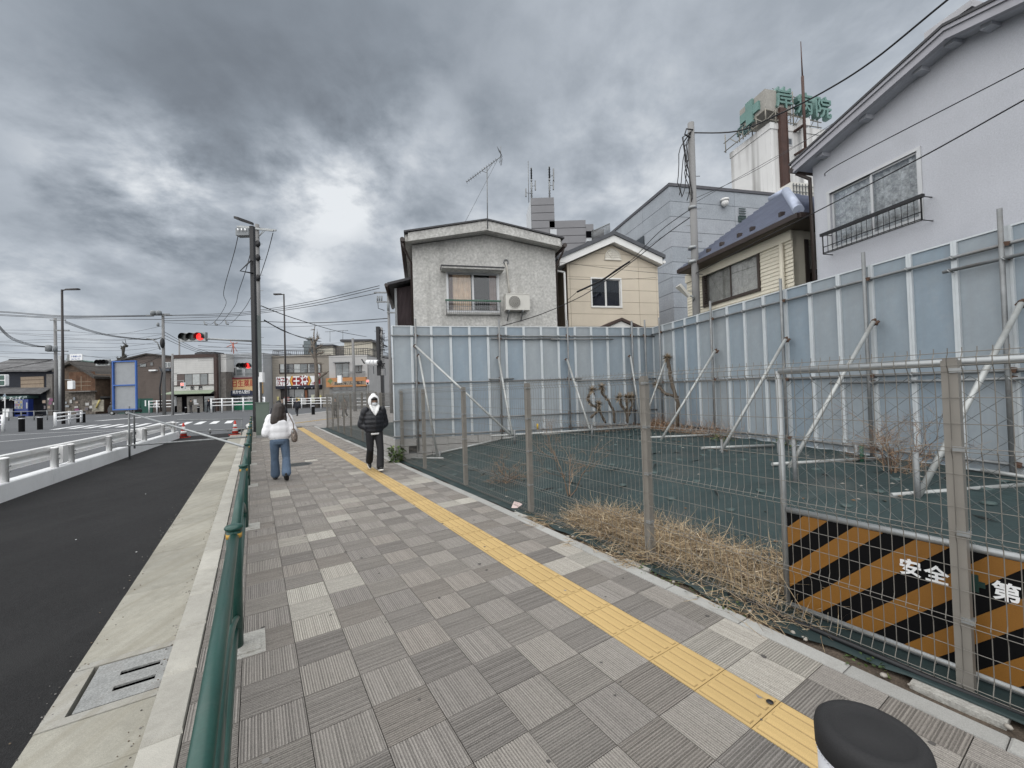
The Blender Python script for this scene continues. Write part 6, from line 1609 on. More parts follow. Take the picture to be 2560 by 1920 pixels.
for (x0, y0, x1, y1) in ((1885, 930, 1928, 1035), (1932, 930, 1975, 975), (1985, 935, 2015, 975), (2090, 920, 2125, 970), (2140, 940, 2160, 990), (2220, 930, 2260, 980)): part(ph_, 'poster', B3.box(x0, y0, x1, y1, .13, .15), pm_[rr.choice([0, 0, 3])])
# dark narrow gap building
B3b = Fp(76, cC)
dkb = thing('dark_alley_house', 'shadowy low house in the gap left of the red and white restaurant sign', 'building', B3b.c3(90, 1300))
part(dkb, 'wall', B3b.box(-60, 640, 140, 1330, -6, 0, ground=True), m_ply); mb = MB(); mb.prism([B3b.c3(-80, 690, .8), B3b.c3(150, 640, .8), B3b.c3(150, 560, -3), B3b.c3(-80, 600, -3)], Vector((0, 0, .12))); part(dkb, 'roof', mb, m_tileroof)
# ---- restaurant with the red and white sign
C1 = Fp(73, cC)
rs = thing('restaurant_building', 'beige two storey restaurant with a red and white sign and roof railing', 'shop', C1.c3(600, 1400))
m_bei = M('beige tile wall', (.285, .26, .225), .8, var=.08, scale=1, streak=.15, stcol=(.16, .15, .13))
part(rs, 'wall', C1.box(140, 580, 1065, 1400, -9, 0, ground=True), m_bei)
mb = MB()
for y in range(600, 1100, 27): C1.box(140, y, 240, y+3, 0, .04, mb)
part(rs, 'wall_course', mb, M('beige joint', (.17, .155, .13), .8), kind='stuff')
part(rs, 'parapet', C1.box(130, 572, 1070, 590, -9.1, .15), m_bei)
fr_ = part(rs, 'window_band', C1.box(250, 705, 935, 870, 0, .08), m_dkfr)
for i, (x0, x1, mt) in enumerate(((270, 332, g_pale), (338, 485, g_dark), (497, 590, g_pale), (596, 705, g_mid), (725, 745, g_pale), (750, 850, g_dark), (855, 918, g_pale))):
    put('pane', C1.box(x0, 720, x1, 853, .081, .1).mesh('pane', mt, WM[fr_.name].inverted()), fr_)
bar = C1.box(255, 798, 932, 804, .3, .34); put('guard_rail', bar.mesh('guard_rail', m_galvd, WM[fr_.name].inverted()), fr_)
sb = part(rs, 'sign_board', C1.box(228, 918, 945, 1070, .1, .6), m_white)
Mi = WM[sb.name].inverted()
m_sred = M('sign red', (.22, .012, .016), .5, var=.05); m_sor = M('sign orange', (.62, .27, .035), .5); m_sol = M('sign olive', (.20, .21, .06), .5)
for k, (mm_, gx_) in enumerate(((m_sol, 0), (m_sor, 14), (m_sred, 42))):
    pg = [(440+gx_, 992), (470+gx_, 916), (770-gx_, 914), (802-gx_, 990), (770-gx_, 1066), (470+gx_, 1068)]
    put('hexagon', C1.poly(pg, .61+k*.012, .62+k*.012).mesh('hexagon', mm_, Mi), sb)
lettering(sb, '王将', 2.1, m_white, C1.c3(622, 992, .66), XA, (0, 0, 1), depth=.01, bold=.03, width=(C1.at(745, 990)[0]-C1.at(498, 990)[0]))
lettering(sb, '餃子の', 1.55, m_sred, C1.c3(335, 1000, .62), XA, (0, 0, 1), depth=.01, bold=.02, width=(C1.at(432, 990)[0]-C1.at(240, 990)[0]))
lettering(sb, '十条店', .62, m_sred, C1.c3(843, 1032, .62), XA, (0, 0, 1), depth=.01, bold=.012, width=(C1.at(888, 990)[0]-C1.at(800, 990)[0]))
vs_ = part(rs, 'projecting_sign', C1.box(885, 870, 950, 1040, .7, 1.0), m_sred); lettering(vs_, '餃\n子', .62, m_white, C1.c3(920, 935, 1.02), XA, (0, 0, 1), depth=.01, bold=.02)
part(rs, 'navy_canopy', C1.box(236, 1066, 952, 1112, .05, .9), M('navy canopy', (.012, .015, .03), .6))
mb = MB()
for x in (475, 592, 708, 822): mb.ball(C1.c3(x, 1106, .95), .09, seg=8, rin=5)
part(rs, 'spot_lamp', mb, m_white, kind='stuff')
part(rs, 'shop_front', C1.box(245, 1115, 950, 1400, .01, .05, ground=True), M('dim shop front', (.03, .026, .025), .6, var=.5, scale=2))
for (x0, y0, x1, y1, mt) in ((240, 1120, 275, 1330, m_bei), (385, 1130, 500, 1330, g_dark), (510, 1130, 660, 1330, g_mid), (730, 1130, 900, 1330, g_dark), (672, 1140, 708, 1330, M('red brown pillar', (.2, .08, .04), .7)), (905, 1130, 965, 1330, m_bei)):
    part(rs, 'door_panel', C1.box(x0, y0, x1, y1, .055, .12), mt)
for (x0, y0, x1, y1, mt) in ((645, 1283, 712, 1372, pm_[0]), (792, 1215, 850, 1340, M('pale menu board', (.5, .5, .40), .7)), (545, 1265, 605, 1320, M('yellow poster', (.5, .36, .06), .6)), (355, 1250, 440, 1330, M('menu photos', (.22, .10, .09), .6, var=.6, scale=9)), (300, 1290, 340, 1350, pm_[2]), (840, 1230, 880, 1270, pm_[0]), (640, 1190, 655, 1240, pm_[0]), (930, 1220, 955, 1280, M('yellow slip', (.55, .5, .2), .7)), (240, 1245, 272, 1310, M('yellow slip2', (.5, .45, .2), .7))):
    part(rs, 'menu_board', C1.box(x0, y0, x1, y1, .5, .56), mt)
def roofrail(root, B_, pts, n, h=40, mat=None, dd=0.0):
    mb = MB(); P3 = [B_.c3(*p) for p in pts]
    hh = B_.c3(pts[0][0], pts[0][1]-h, pts[0][2]).z-P3[0].z
    for a, b in zip(P3[:-1], P3[1:]):
        m_ = max(2, int((b-a).length/.35))
        for i in range(m_+1): q = a.lerp(b, i/m_); mb.tube([q, q+Vector((0, 0, hh))], .028 if i % 6 else .05, 4, cap=False)
        for z in (.12*hh, hh): mb.tube([a+Vector((0, 0, z)), b+Vector((0, 0, z))], .04, 4)
    part(root, 'roof_railing', mb, mat or m_roofd, kind='stuff')
roofrail(rs, C1, [(145, 572, -6), (145, 572, 0), (980, 572, 0)], 0, 75)
# rooftop hut and square chimney
part(rs, 'roof_hut', C1.box(515, 395, 1000, 580, -7, -3), M('cream hut', (.50, .48, .42), .8, var=.08)); part(rs, 'hut_roof', C1.box(505, 375, 1020, 405, -7.4, -2.6), m_roofd)
part(rs, 'roof_hut', C1.box(1000, 380, 1215, 580, -8, -4), m_ply)
ck = part(rs, 'square_chimney', C1.box(618, 330, 748, 580, -2.6, -.6), M('blue grey chimney', (.13, .155, .165), .7, var=.1))
a0, z0 = C1.at(628, 305); a1, z1 = C1.at(716, 245); c_ = C1.F.p((a0+a1)/2, z0, -1.6); w = (a1-a0)/2
mb = MB().box(-w*.55, w*.55, -w*.55, w*.55, -.9, 0, M=Matrix.Translation(c_)); mb.add([c_+Vector(v) for v in ((-w, -w, 0), (w, -w, 0), (w, w, 0), (-w, w, 0), (0, 0, z1-z0))], [(0, 1, 4), (1, 2, 4), (2, 3, 4), (3, 0, 4), (3, 2, 1, 0)])
put('cowl', mb.mesh('cowl', MATS['blue grey chimney'], WM[ck.name].inverted()), ck)
# ---- orange sign shop on the corner
C2 = Fp(66, cC)
os_ = thing('corner_shop_building', 'pale corner building with an orange shop sign and a roof penthouse', 'shop', C2.c3(1450, 1300))
m_pw = M('pale mortar wall', (.40, .395, .39), .85, var=.08, scale=.8, streak=.2, stcol=(.25, .25, .24))
part(os_, 'wall', C2.box(1062, 575, 1690, 1400, -8, 0, ground=True), m_pw)
mb = MB(); p0, p1 = C2.c3(1690, 590, 0), C2.c3(1860, 590, -8); mb.add([(p0.x, p0.y, GZ), (p1.x, p1.y, GZ), (p1.x, p1.y, p0.z), (p0.x, p0.y, p0.z)], [(0, 1, 2, 3)]); mb.add([(p1.x, p1.y, GZ), (p0.x, p1.y+.02, GZ), (p0.x, p1.y+.02, p0.z), (p1.x, p1.y, p0.z)], [(0, 1, 2, 3)]); part(os_, 'side_wall', mb, m_pw)
roofrail(os_, C2, [(1180, 572, 0), (1685, 572, 0), (1850, 590, -8)], 0, 110)
m_ph = M('cream penthouse', (.47, .44, .37), .8, var=.06, scale=1)
part(os_, 'penthouse', C2.box(1215, 320, 1690, 580, -7, -2.2), m_ph)
mb = MB()
for x in range(1240, 1690, 30): C2.box(x, 325, x+3, 575, -2.2, -2.17, mb)
part(os_, 'penthouse_seam', mb, M('seam', (.3, .28, .24), .8), kind='stuff')
part(os_, 'penthouse_roof', C2.poly([(1155, 300), (1180, 292), (1680, 288), (1790, 345), (1770, 360), (1670, 318), (1165, 330)], -7.3, -1.8), m_roofd)
w = fwin(os_, C2, 1168, 700, 1385, 935, 2, m_dkfr, [g_mid, g_mid]); fwin(os_, C2, 1490, 745, 1592, 860, 2, m_dkfr, [g_dark])
part(os_, 'window_hood', C2.box(1145, 685, 1395, 697, 0, .6), m_galvd); part(os_, 'window_hood', C2.box(1480, 735, 1602, 745, 0, .5), m_galvd)
mb = MB()
for i in range(24): x = 1385+i*12.2; mb.tube([C2.c3(x, 925, .6), C2.c3(x, 845, .6)], .025, 4, cap=False)
mb.tube([C2.c3(1380, 845, .6), C2.c3(1668, 840, .6)], .04, 4)
part(os_, 'balcony_rail', mb, m_galvd, kind='stuff')
sb = part(os_, 'orange_sign', C2.box(1040, 938, 1680, 1085, .1, .7), M('shop sign orange', (.40, .19, .075), .6, var=.06)); Mi = WM[sb.name].inverted()
put('name_plate', C2.box(1175, 1000, 1660, 1052, .701, .72).mesh('name_plate', m_dbrown, Mi), sb)
lettering(sb, '信州宏屋窯', .75, M('cream lettering', (.42, .36, .28), .6), C2.c3(1320, 1026, .73), XA, (0, 0, 1), depth=.01, width=3.9)
lettering(sb, 'ぎょう餅', .62, M('cream lettering', (.42, .36, .28), .6), C2.c3(1560, 1026, .73), XA, (0, 0, 1), depth=.01, width=2.5)
put('green_leaf', C2.poly([(1060, 1000), (1110, 950), (1160, 1000), (1125, 1020), (1110, 1055), (1095, 1020)], .701, .73).mesh('green_leaf', M('sign green', (.15, .19, .07), .6), Mi), sb)
part(os_, 'shop_front', C2.box(1070, 1086, 1685, 1400, .02, .06, ground=True), M('grey shop front', (.20, .20, .195), .6, var=.2))
for (x0, x1) in ((1130, 1350), (1360, 1460), (1480, 1670)): part(os_, 'shop_window', C2.box(x0, 1092, x1, 1140, .065, .12), g_dark); part(os_, 'shop_window', C2.box(x0, 1165, x1, 1330, .065, .12), g_mid)
for (x0, y0, x1, y1, d) in ((1705, 745, 1745, 865, -2.0), (1780, 760, 1825, 880, -5.6)):
    q0, q1 = C2.at(x0, y0, d), C2.at(x1, y1, d); mb = MB(); mb.bar(C2.c3((x0+x1)/2, (y0+y1)/2, d)-Vector((0, .5, 0)), C2.c3((x0+x1)/2, (y0+y1)/2, d)+Vector((.05, .5, 0)), .12, abs(q0[1]-q1[1])); part(os_, 'side_window', mb, g_dark)
# dark buildings beyond on the right
C3 = Fp(84, cC)
rb_ = thing('dark_side_house', 'dark brown house side seen behind the tall black sign', 'building', C3.c3(1960, 1200))
part(rb_, 'wall', C3.box(1880, 720, 2110, 1330, -6, 0, ground=True), m_brn); part(rb_, 'roof', C3.poly([(1860, 560), (2040, 600), (2110, 720), (1880, 720)], -6, .3), m_tileroof)
rb2 = thing('tan_rear_block', 'tan flat topped block far behind the tall black sign', 'building', C3.c3(1980, 700, -20)); part(rb2, 'wall', C3.box(1900, 470, 2060, 760, -22, -14, ground=True), m_shut)
# ---- pruned street tree
m_tbark = M('grey brown bark', (.14, .12, .10), .95, var=.3, scale=3, bump=.8, bscale=20)
def ptree(label, B_, pts, R, stubs, d, seed, nm='pruned_tree', bark=None):
    bark = bark or m_tbark
    rr = random.Random(seed); P3 = [B_.c3(x, y, d) for x, y in pts]; P3[0].z = GZ
    root = thing(nm, label, 'tree', P3[0])
    part(root, 'trunk', MB().tube(P3, R, 9), bark)
    mb = MB()
    for (x, y, x2, y2, r) in stubs:
        a, b = B_.c3(x, y, d), B_.c3(x2, y2, d+rr.uniform(-.5, .5)); mb.tube([a, a.lerp(b, .5)+Vector((0, 0, .1)), b], [r, r*.8, r*.6], 6)
        for k in range(7): 
            e = b+Vector((rr.gauss(0, .45), rr.gauss(0, .3), rr.gauss(.35, .4))); mb.tube([b, e], [r*.35, r*.12], 4, cap=False)
        mb.ball(b, r*1.1, seg=7, rin=5)
    part(root, 'branch_stubs', mb, bark, kind='stuff')
ptree('heavily pruned street tree with knobbly stubs between the two shop signs', C1, [(1025, 1400), (1010, 1050), (1005, 800), (990, 650), (970, 480), (965, 250)], [.38, .33, .31, .27, .2, .08],
      [(1000, 700, 890, 540, .2), (1000, 720, 1080, 740, .16), (1000, 1000, 1130, 880, .25), (975, 520, 905, 350, .2), (975, 520, 1050, 470, .2), (970, 400, 1010, 350, .16), (965, 300, 960, 200, .12), (985, 600, 1100, 560, .18), (975, 480, 920, 470, .18), (970, 430, 1040, 340, .15)], 3.5, 4)
A5 = Fp(92, cA)
ptree('tall bare topped palm like tree behind the blue framed sign', A5, [(2110, 800), (2115, 400), (2125, 200), (2135, 40)], [.3, .25, .22, .34], [(2120, 240, 2050, 265, .3), (2120, 250, 2180, 215, .3), (2125, 120, 2110, 80, .2), (2135, 60, 2160, 30, .3), (2120, 300, 2190, 290, .3)], 0, 9, bark=M('dark bark', (.035, .033, .028), .95, var=.3, scale=3))
# red construction crane far away
K1 = Fp(170, c1)
cr = thing('tower_crane', 'small red and white construction crane far beyond the roofs', 'crane', K1.c3(2010, 850))
m_crane = M('crane red', (.42, .12, .08), .6)
part(cr, 'mast', MB().tube([K1.c3(2020, 860), K1.c3(2015, 745)], .22, 4), m_crane); part(cr, 'jib', MB().tube([K1.c3(1960, 785), K1.c3(2052, 748)], .16, 4), m_crane)
part(cr, 'stay', MB().tube([K1.c3(1985, 725), K1.c3(2050, 825)], .12, 4), m_crane); part(cr, 'stay', MB().tube([K1.c3(2000, 830), K1.c3(2015, 745)], .14, 4), m_crane)
# aerials on far roofs
for (B_, x, y0, y1, lab) in ((C1, 952, 300, 140, 'small tv aerial above the pruned street tree'), (C2, 1157, 300, 120, 'tv aerial standing left of the cream penthouse'), (C2, 1785, 345, 125, 'thin aerial mast right of the cream penthouse')):
    q = thing('roof_aerial', lab, 'aerial', B_.c3(x, y0, -3)); part(q, 'mast', MB().tube([B_.c3(x, y0+20, -3), B_.c3(x, y1, -3)], .04, 4), m_galvd)
    mb = MB(); top = B_.c3(x, y1+10, -3); mb.tube([top-Vector((.9, 0, 0)), top+Vector((.9, 0, .05))], .03, 4)
    for k in range(6): mb.tube([top+Vector((-.8+k*.3, -.3, 0)), top+Vector((-.8+k*.3, .3, 0))], .02, 4)
    part(q, 'elements', mb, m_galvd, kind='stuff')
# ================================================================== STREET FURNITURE
# ---- green pedestrian fence
m_grn = M('dark green fence paint', (.011, .054, .043), .38, var=.12, scale=3, spec=.45, coat=.05, dirt=(.045, .075, .065), dscale=9, damt=.45, grain=.1, gscale=90)
m_gold = M('gold band', (.45, .27, .05), .5)
gf = thing('pedestrian_fence', 'dark green tubular fence with a round top rail along the kerb', 'fence', S(3.36, -.13), ANG_S)
sp = 3.03; tg = -.13; HT = .785
inv = WM[gf.name].inverted()
pm = MB(); pm.lathe((0, 0, 0), [(.044, -.05), (.044, HT+.01)], 14); pm.lathe((0, 0, HT+.01), [(.050, 0), (.056, .012), (.050, .026), (.02, .034)], 16); pm.lathe((0, 0, HT-.045), [(.046, 0), (.0465, .03)], 14, 1)
pme = pm.mesh('post', [m_grn, m_gold])
fm = MB(); fm.box(-.11, .13, -.16, .16, -.2, .004); fm.box(-.08, .10, -.12, .12, .0, .012); fme = fm.mesh('footing', m_foot)
for k in range(-1, 8):
    s = 3.36+sp*k
    put('post', pme, gf, loc=inv @ S(s, tg)); put('footing', fme, gf, loc=inv @ S(s, tg+.04))
    if k == 7: break
    a, b = s+.05, s+sp-.05; z = HT-.035
    part(gf, 'top_rail', MB().tube([S(a, tg, z), S(b, tg, z)], .0305, 12), m_grn)
    part(gf, 'bottom_rail', MB().tube([S(a, tg, .14), S(b, tg, .14)], .020, 8), m_grn)
    def arcp(sign):
        out = []
        for i in range(15):
            f = i/14; out.append(S(a+(b-a)*f, tg+.012*sign, .43+sign*(.28*(1-(2*f-1)**2)**.5 - .0)*.95 if 0 < f < 1 else .43))
        return out
    def bow(z0, z1): return [S(a+(b-a)*i/16, tg+(.010 if z1 > z0 else -.010), z0+(z1-z0)*math.sin(PI*i/16)) for i in range(17)]
    part(gf, 'bow_rail', MB().tube(bow(.62, .26), .017, 8), m_grn); part(gf, 'bow_rail', MB().tube(bow(.22, .58), .017, 8), m_grn)
    c = S((a+b)/2, tg, .42); mb = MB()
    ring = [c+SD*.20*math.cos(t*PI/12)+Vector((0, 0, .12*math.sin(t*PI/12))) for t in range(24)]
    mb.prism([p-SN*.012 for p in ring], SN*.024); part(gf, 'oval_plate', mb, m_grn)
# ---- near bollard and its far relatives
m_bol = M('black bollard rubber', (.016, .016, .017), .75, var=.15, scale=9, grain=.35, gscale=500, bump=.3, bscale=600)
m_refl = M('reflective band', (.62, .63, .66), .35, metal=.2, var=.05)
bc = G(1880*D_, 1574*D_, .87)
def bollard_parts(root, o, r, h):
    z = h-.062
    part(root, 'body', MB().lathe(o, [(r-.003, -.05), (r-.003, z)], 36), m_bol)
    part(root, 'reflective_band', MB().lathe(o, [(r, z-.15), (r, z-.008)], 36), m_refl)
    part(root, 'cap', MB().lathe(o+Vector((0, 0, z-.006)), [(r*.97, 0), (r+.004, .002), (r+.005, .042), (r+.002, .055), (r-.006, .063), (r-.016, .066), (r-.024, .064), (r-.030, .061), (r*.45, .066), (r*.2, .068), (.0001, .0685)], 48, caps=False), m_bol)
    mb = MB()
    for i in range(60): a = 2*PI*i/60; p = o+Vector((math.cos(a)*(r+.001), math.sin(a)*(r+.001), z-.012)); mb.ball(p, .0026, seg=5, rin=3)
    part(root, 'stud_row', mb, m_refl, kind='stuff')
BR, BH = .101, .87
nb_ = thing('bollard', 'black rubber topped bollard with a pale band at the bottom edge of the photo', 'bollard', (bc.x, bc.y, 0))
bollard_parts(nb_, Vector((bc.x, bc.y, 0)), BR, BH)
fb0 = None
for i, (x, y, c, lab) in enumerate(((188, 1500-5, None, 'leftmost black bollard on the far left pavement corner'), (0, 0, None, 'black bollard second from the left on the far left pavement corner'), (0, 0, None, 'black bollard behind the white rail near the tall left lamp'), (0, 0, None, 'black bollard at the right end of the left white rail'), (0, 0, None, 'black bollard left of the customers before the white sided shop'), (0, 0, None, 'black bollard among the customers before the white sided shop'), (0, 0, None, 'single black bollard standing on the plaza kerb by the walker'))):
    px, py = [(0+188*.28933, 1000+262*.28933), (346*.28933, 1000+244*.28933), (cA(1355, 1340)), (cA(1440, 1342)), cB(1142, 1195), cB(1357, 1190), (620+950*380/2212, 960+443*380/2212)][i]
    p = G(px, py, 0 if i != 4 and i != 5 else RZ)
    hgt = [1.0, 1.0, 1.05, 1.05, 1.0, 1.0, 1.15][i]
    if fb0 is None:
        fb0 = thing('bollard', lab, 'bollard', p, group='black bollards around the crossing'); mb = MB(); o = Vector(p)
        part(fb0, 'body', MB().lathe(o, [(.155, -.1), (.155, .9), (.165, .9), (.165, .98), (.15, 1.02)], 14), m_bol); part(fb0, 'reflective_band', MB().lathe(o, [(.158, .80), (.158, .87)], 14), m_refl)
    else: dup(fb0, p, label=lab)
# ---- white guardrail on its concrete base
m_bar = M('white barrier concrete', (.74, .75, .76), .7, var=.04, scale=1.5, grain=.05, gscale=120, dirt=(.42, .42, .42), dscale=1, damt=.3)
m_gr = M('white guardrail paint', (.85, .85, .84), .4, var=.04, scale=2, dirt=(.42, .38, .34), dscale=2.5, damt=.35)
def BT(s): return -3.97+(s-11.4)*.0645
gr = thing('guardrail', 'white steel guardrail bolted on a white concrete base beside the new asphalt', 'guardrail', S(14, BT(14), RZ))
def Q(s, dt, z): return S(s, BT(s)+dt, z)
s = 1.4; zc = RZ+.335
while s < 25:
    e = min(s+3.985, 25.35)
    mb = MB(); pr = [(-.30, RZ-.05), (0.0, RZ-.05), (-.035, zc-.02), (-.05, zc), (-.27, zc), (-.285, zc-.02)]
    A_ = [Q(s, t, z) for t, z in pr]; B_ = [Q(e, t, z) for t, z in pr]; n = len(pr)
    mb.add(A_+B_, [list(range(n)), list(range(n, 2*n))[::-1]]+[(i, n+i, n+(i+1) % n, (i+1) % n) for i in range(n)]); part(gr, 'concrete_base', mb, m_bar)
    s += 4.0
posts = [4.2, 6.1, 8.0, 9.9, 11.8, 13.7, 14.5, 16.95, 18.75, 20.4, 22.9, 24.7]
for s in posts: part(gr, 'post', MB().lathe(Q(s, -.11, zc), [(.068, 0), (.068, .44), (.072, .44), (.072, .465), (.05, .475)], 14), m_gr)
# w shaped beam on the traffic side
wprof = [(-.235, .13), (-.20, .15), (-.20, .225), (-.27, .275), (-.27, .325), (-.20, .375), (-.20, .45), (-.235, .47)]
ss = [1.4, 5.0, 9.0, 13.0, 17.0, 21.0, 25.4]
for a, b in zip(ss[:-1], ss[1:]):
    mb = MB(); n = len(wprof)
    vs = [Q(a, t, zc+z+.04) for t, z in wprof]+[Q(b, t, zc+z+.04) for t, z in wprof]
    vs += [v+SN*.006 for v in vs]
    mb.add(vs, [(i, i+1, n+i+1, n+i) for i in range(n-1)]+[(2*n+i, 3*n+i, 3*n+i+1, 2*n+i+1) for i in range(n-1)]); part(gr, 'beam', mb, m_gr)
for s in (14.1, 20.0, 24.95):
    mb = MB(); mb.obox(Q(s-.17, -.21, zc+.07), SD*.34, SN*.16, Vector((0, 0, .40))); part(gr, 'end_box', mb, m_gr)
mb = MB()
for s in posts:
    for z in (.20, .30): mb.tube([Q(s, -.06, zc+z), Q(s, -.02, zc+z)], .018, 6)
part(gr, 'bolt', mb, m_galv, kind='stuff')
# ---- temporary sign seen from behind, on a scaffold pipe frame
sgp = G(324, 1147.6, RZ)
ts = thing('roadwork_sign', 'back of a grey roadwork sign in a blue frame on a pipe post', 'sign', sgp)
Fs = FF(sgp.y); m_bfr = M('blue sign frame', (.035, .11, .36), .45, var=.1); m_gry = M('bare grey sign back', (.27, .285, .30), .5, metal=.2, var=.08, scale=5)
a0, z1 = Fs.hit(283, 903); a1, z0 = Fs.hit(345, 1024); zm = Fs.hit(314, 963)[1]
mb = MB(); e = .038
Fs.rect(mb, a0, a0+e, z0, z1, .0, .05); Fs.rect(mb, a1-e, a1, z0, z1, .0, .05)
for z in (z0, zm-e/2, z1-e): Fs.rect(mb, a0+e, a1-e, z, z+e, .0, .05)
part(ts, 'frame', mb, m_bfr)
for (q0, q1) in ((z0, zm), (zm, z1)):
    mb = MB(); Fs.rect(mb, a0+.02, a1-.02, q0+.02, q1-.02, -.02, -.005); part(ts, 'sign_panel', mb, m_gry)
part(ts, 'post', MB().tube([sgp, sgp+Vector((0, 0, z0-sgp.z+.12))], .026, 8), m_galvd)
part(ts, 'post', MB().tube([sgp+Vector((-.07, .25, .3)), sgp+Vector((-.07, .25, z0-sgp.z+.8))], .024, 8), m_galvd)
tf = lambda px, py: HIT(px, py, SN*(-.17), SN)
bq = thing('pipe_barricade', 'scaffold pipe barricade closing the new lane between the guardrail and green fence', 'barricade', G(520, 1110, RZ))
def rod(a, b, m_=None, r=.0245): part(bq, 'pipe', MB().tube([a, b], r, 8), m_ or m_galv)
top = Fs.p(Fs.hit(326, 1032)[0], Fs.hit(326, 1032)[1], .06)
rod(top, tf(611, 1117)); rod(HIT(276, 1117, sgp, OUT)+Vector((0, -.06, 0)), tf(617, 1092), m_galvd)
yb_ = G(465, 1105, RZ).y
bk = lambda px, py: AT(px, py, 20.4)
rod(bk(443, 1050), bk(606, 1048), m_galvd); rod(bk(604, 1047), bk(604, 1098), m_galvd); rod(bk(445, 1080), tf(626, 1071), m_galvd); rod(bk(565, 1077), tf(628, 1070), m_galvd)
for (px, py) in ((525, 1078),): part(bq, 'clamp', MB().ball(bk(px, py), .07, .05, .13, 8, 6), m_galv)
cg = HIT(445, 1074, Q(24.7, 0, 0), SN); 
def tcone(label, p, tilt, plate=True, first=[None]):
    if first[0] is None:
        r = thing('traffic_cone', label, 'traffic cone', p, group='red and white cones at the lane closure'); o = Vector(p)
        m_cr = M('cone red', (.50, .045, .03), .5, var=.08); m_cw = M('cone white', (.7, .7, .7), .4)
        part(r, 'cone_body', MB().lathe(o, [(.15, .03), (.035, .70), (.02, .72)], 18), m_cr)
        rad = lambda z: .15-(z-.03)*(.115/.67)
        for (z0, z1) in ((.20, .33), (.40, .54)): part(r, 'white_sleeve', MB().lathe(o, [(rad(z0)+.003, z0), (rad(z1)+.003, z1)], 18), m_cw)
        mb = MB().box(-.20, .20, -.20, .20, 0, .035, M=Matrix.Translation(o)); part(r, 'foot', mb, M('cone foot', (.02, .02, .02), .8) if False else m_cr)
        if plate: part(r, 'ballast_ring', MB().lathe(o, [(.20, .036), (.20, .075), (.155, .075)], 18), m_black)
        first[0] = r; return r
    r = dup(first[0], p, label=label); r.rotation_euler[0] = tilt; return r
tcone('red and white traffic cone by the white guardrail end', G(459, 1094, RZ+.005), 0)
tcone('red and white traffic cone beside the gutter and green fence', G(588, 1087, RZ+.005), 0)
# ---- street lamps
def lamp(label, px, base, topz, armdx, armdy=0, r=.09):
    o = Vector((base.x, base.y, 0)); L_ = thing('street_lamp', label, 'street lamp', o)
    part(L_, 'pole', MB().tube([o, o+Vector((0, 0, topz*.5)), o+Vector((0, 0, topz))], [r*1.3, r, r*.8], 10), m_dbrown)
    d = Vector((armdx, armdy, 0)); e = o+Vector((0, 0, topz-.06))
    part(L_, 'arm', MB().tube([e, e+d*.35+Vector((0, 0, .05))], r*.6, 8), m_dbrown)
    q = d.normalized(); c = Vector((-q.y, q.x, 0)); p0 = e+d*.25
    mb = MB().prism([p0-c*.10, p0+c*.10, p0+d*.75+c*.16, p0+d*.80, p0+d*.75-c*.16], Vector((0, 0, .11))); hd = part(L_, 'lamp_head', mb, m_dbrown)
    return L_
lb = G(158.6, 1060, 0); zt_ = AT(154, 724, lb.y).z
lamp('tall dark street lamp on the far left corner with its arm to the right', 0, lb, zt_, 1.5, 0, .10)
lb = G(716, 1041, 0); zt_ = AT(711.5, 735, lb.y).z; lamp('tall dark street lamp on the plaza with its arm to the left', 0, lb, zt_, -.9, 0, .075)
# ---- dark signal pole with lamp, concrete utility pole behind it
sb0 = S(24.5, .07); sb0 = Vector((-13.12, 20.74, 0))
Ys = sb0.y; zt_ = AT(636, 566, Ys).z
spole = thing('signal_pole', 'tall dark square pole carrying a lamp head and a traffic signal arm', 'signal pole', sb0)
mb = MB(); tpx = AT(637.5, 566, Ys).x-sb0.x
mb.prism([sb0+Vector((x, y, 0)) for x, y in ((-.095, -.095), (.095, -.095), (.095, .095), (-.095, .095))], Vector((tpx*.0, 0, zt_))); part(spole, 'pole', mb, m_black)
Fq = FF(Ys)
l0 = Fq.p(*Fq.hit(480+1230*.12658, 520+350*.12658), .1); l1 = Fq.p(*Fq.hit(480+955*.12658, 520+285*.12658), .5)
d = (l1-l0); c = Vector((0, 1, 0)); mb = MB().prism([l0-c*.06, l0+c*.06, l0+d*.7+c*.14, l1, l0+d*.7-c*.14], Vector((0, 0, .12))); part(spole, 'lamp_head', mb, m_black)
# signal arm and head
def signal(root, F, xs, y0, y1, red, lens_r, d=.1, mats=None, arm=None):
    ca = [F.hit(*x) for x in xs]
    r = lens_r; zc_ = sum(c[1] for c in ca)/3
    mb = MB(); F.rect(mb, ca[0][0]-r*1.5, ca[-1][0]+r*1.5, zc_-r*1.25, zc_+r*1.25, d-.15, d); hs = part(root, 'signal_head', mb, m_galv); Mi = WM[hs.name].inverted()
    for i, (a, z) in enumerate(ca):
        mb = MB(); ring = [F.p(a+r*1.02*math.cos(t*PI/10), zc_+r*1.02*math.sin(t*PI/10), d) for t in range(20)]
        mb.prism(ring, F.out*.03); put('lens', mb.mesh('lens', m_lens_red if i == red else m_lens_off, Mi), hs)
        mb = MB(); n = 16
        for t in range(n): # half tube visor
            t0_, t1_ = PI*(-.15+1.3*t/n), PI*(-.15+1.3*(t+1)/n)
            for ring_r in (1.10,): mb.add([F.p(a+r*ring_r*math.cos(t0_), zc_+r*ring_r*math.sin(t0_), d), F.p(a+r*ring_r*math.cos(t1_), zc_+r*ring_r*math.sin(t1_), d), F.p(a+r*ring_r*math.cos(t1_), zc_+r*ring_r*math.sin(t1_), d+r*1.1), F.p(a+r*ring_r*math.cos(t0_), zc_+r*ring_r*math.sin(t0_), d+r*1.1)], [(0, 1, 2, 3)])
        put('visor', mb.mesh('visor', m_black, Mi), hs)
    return hs
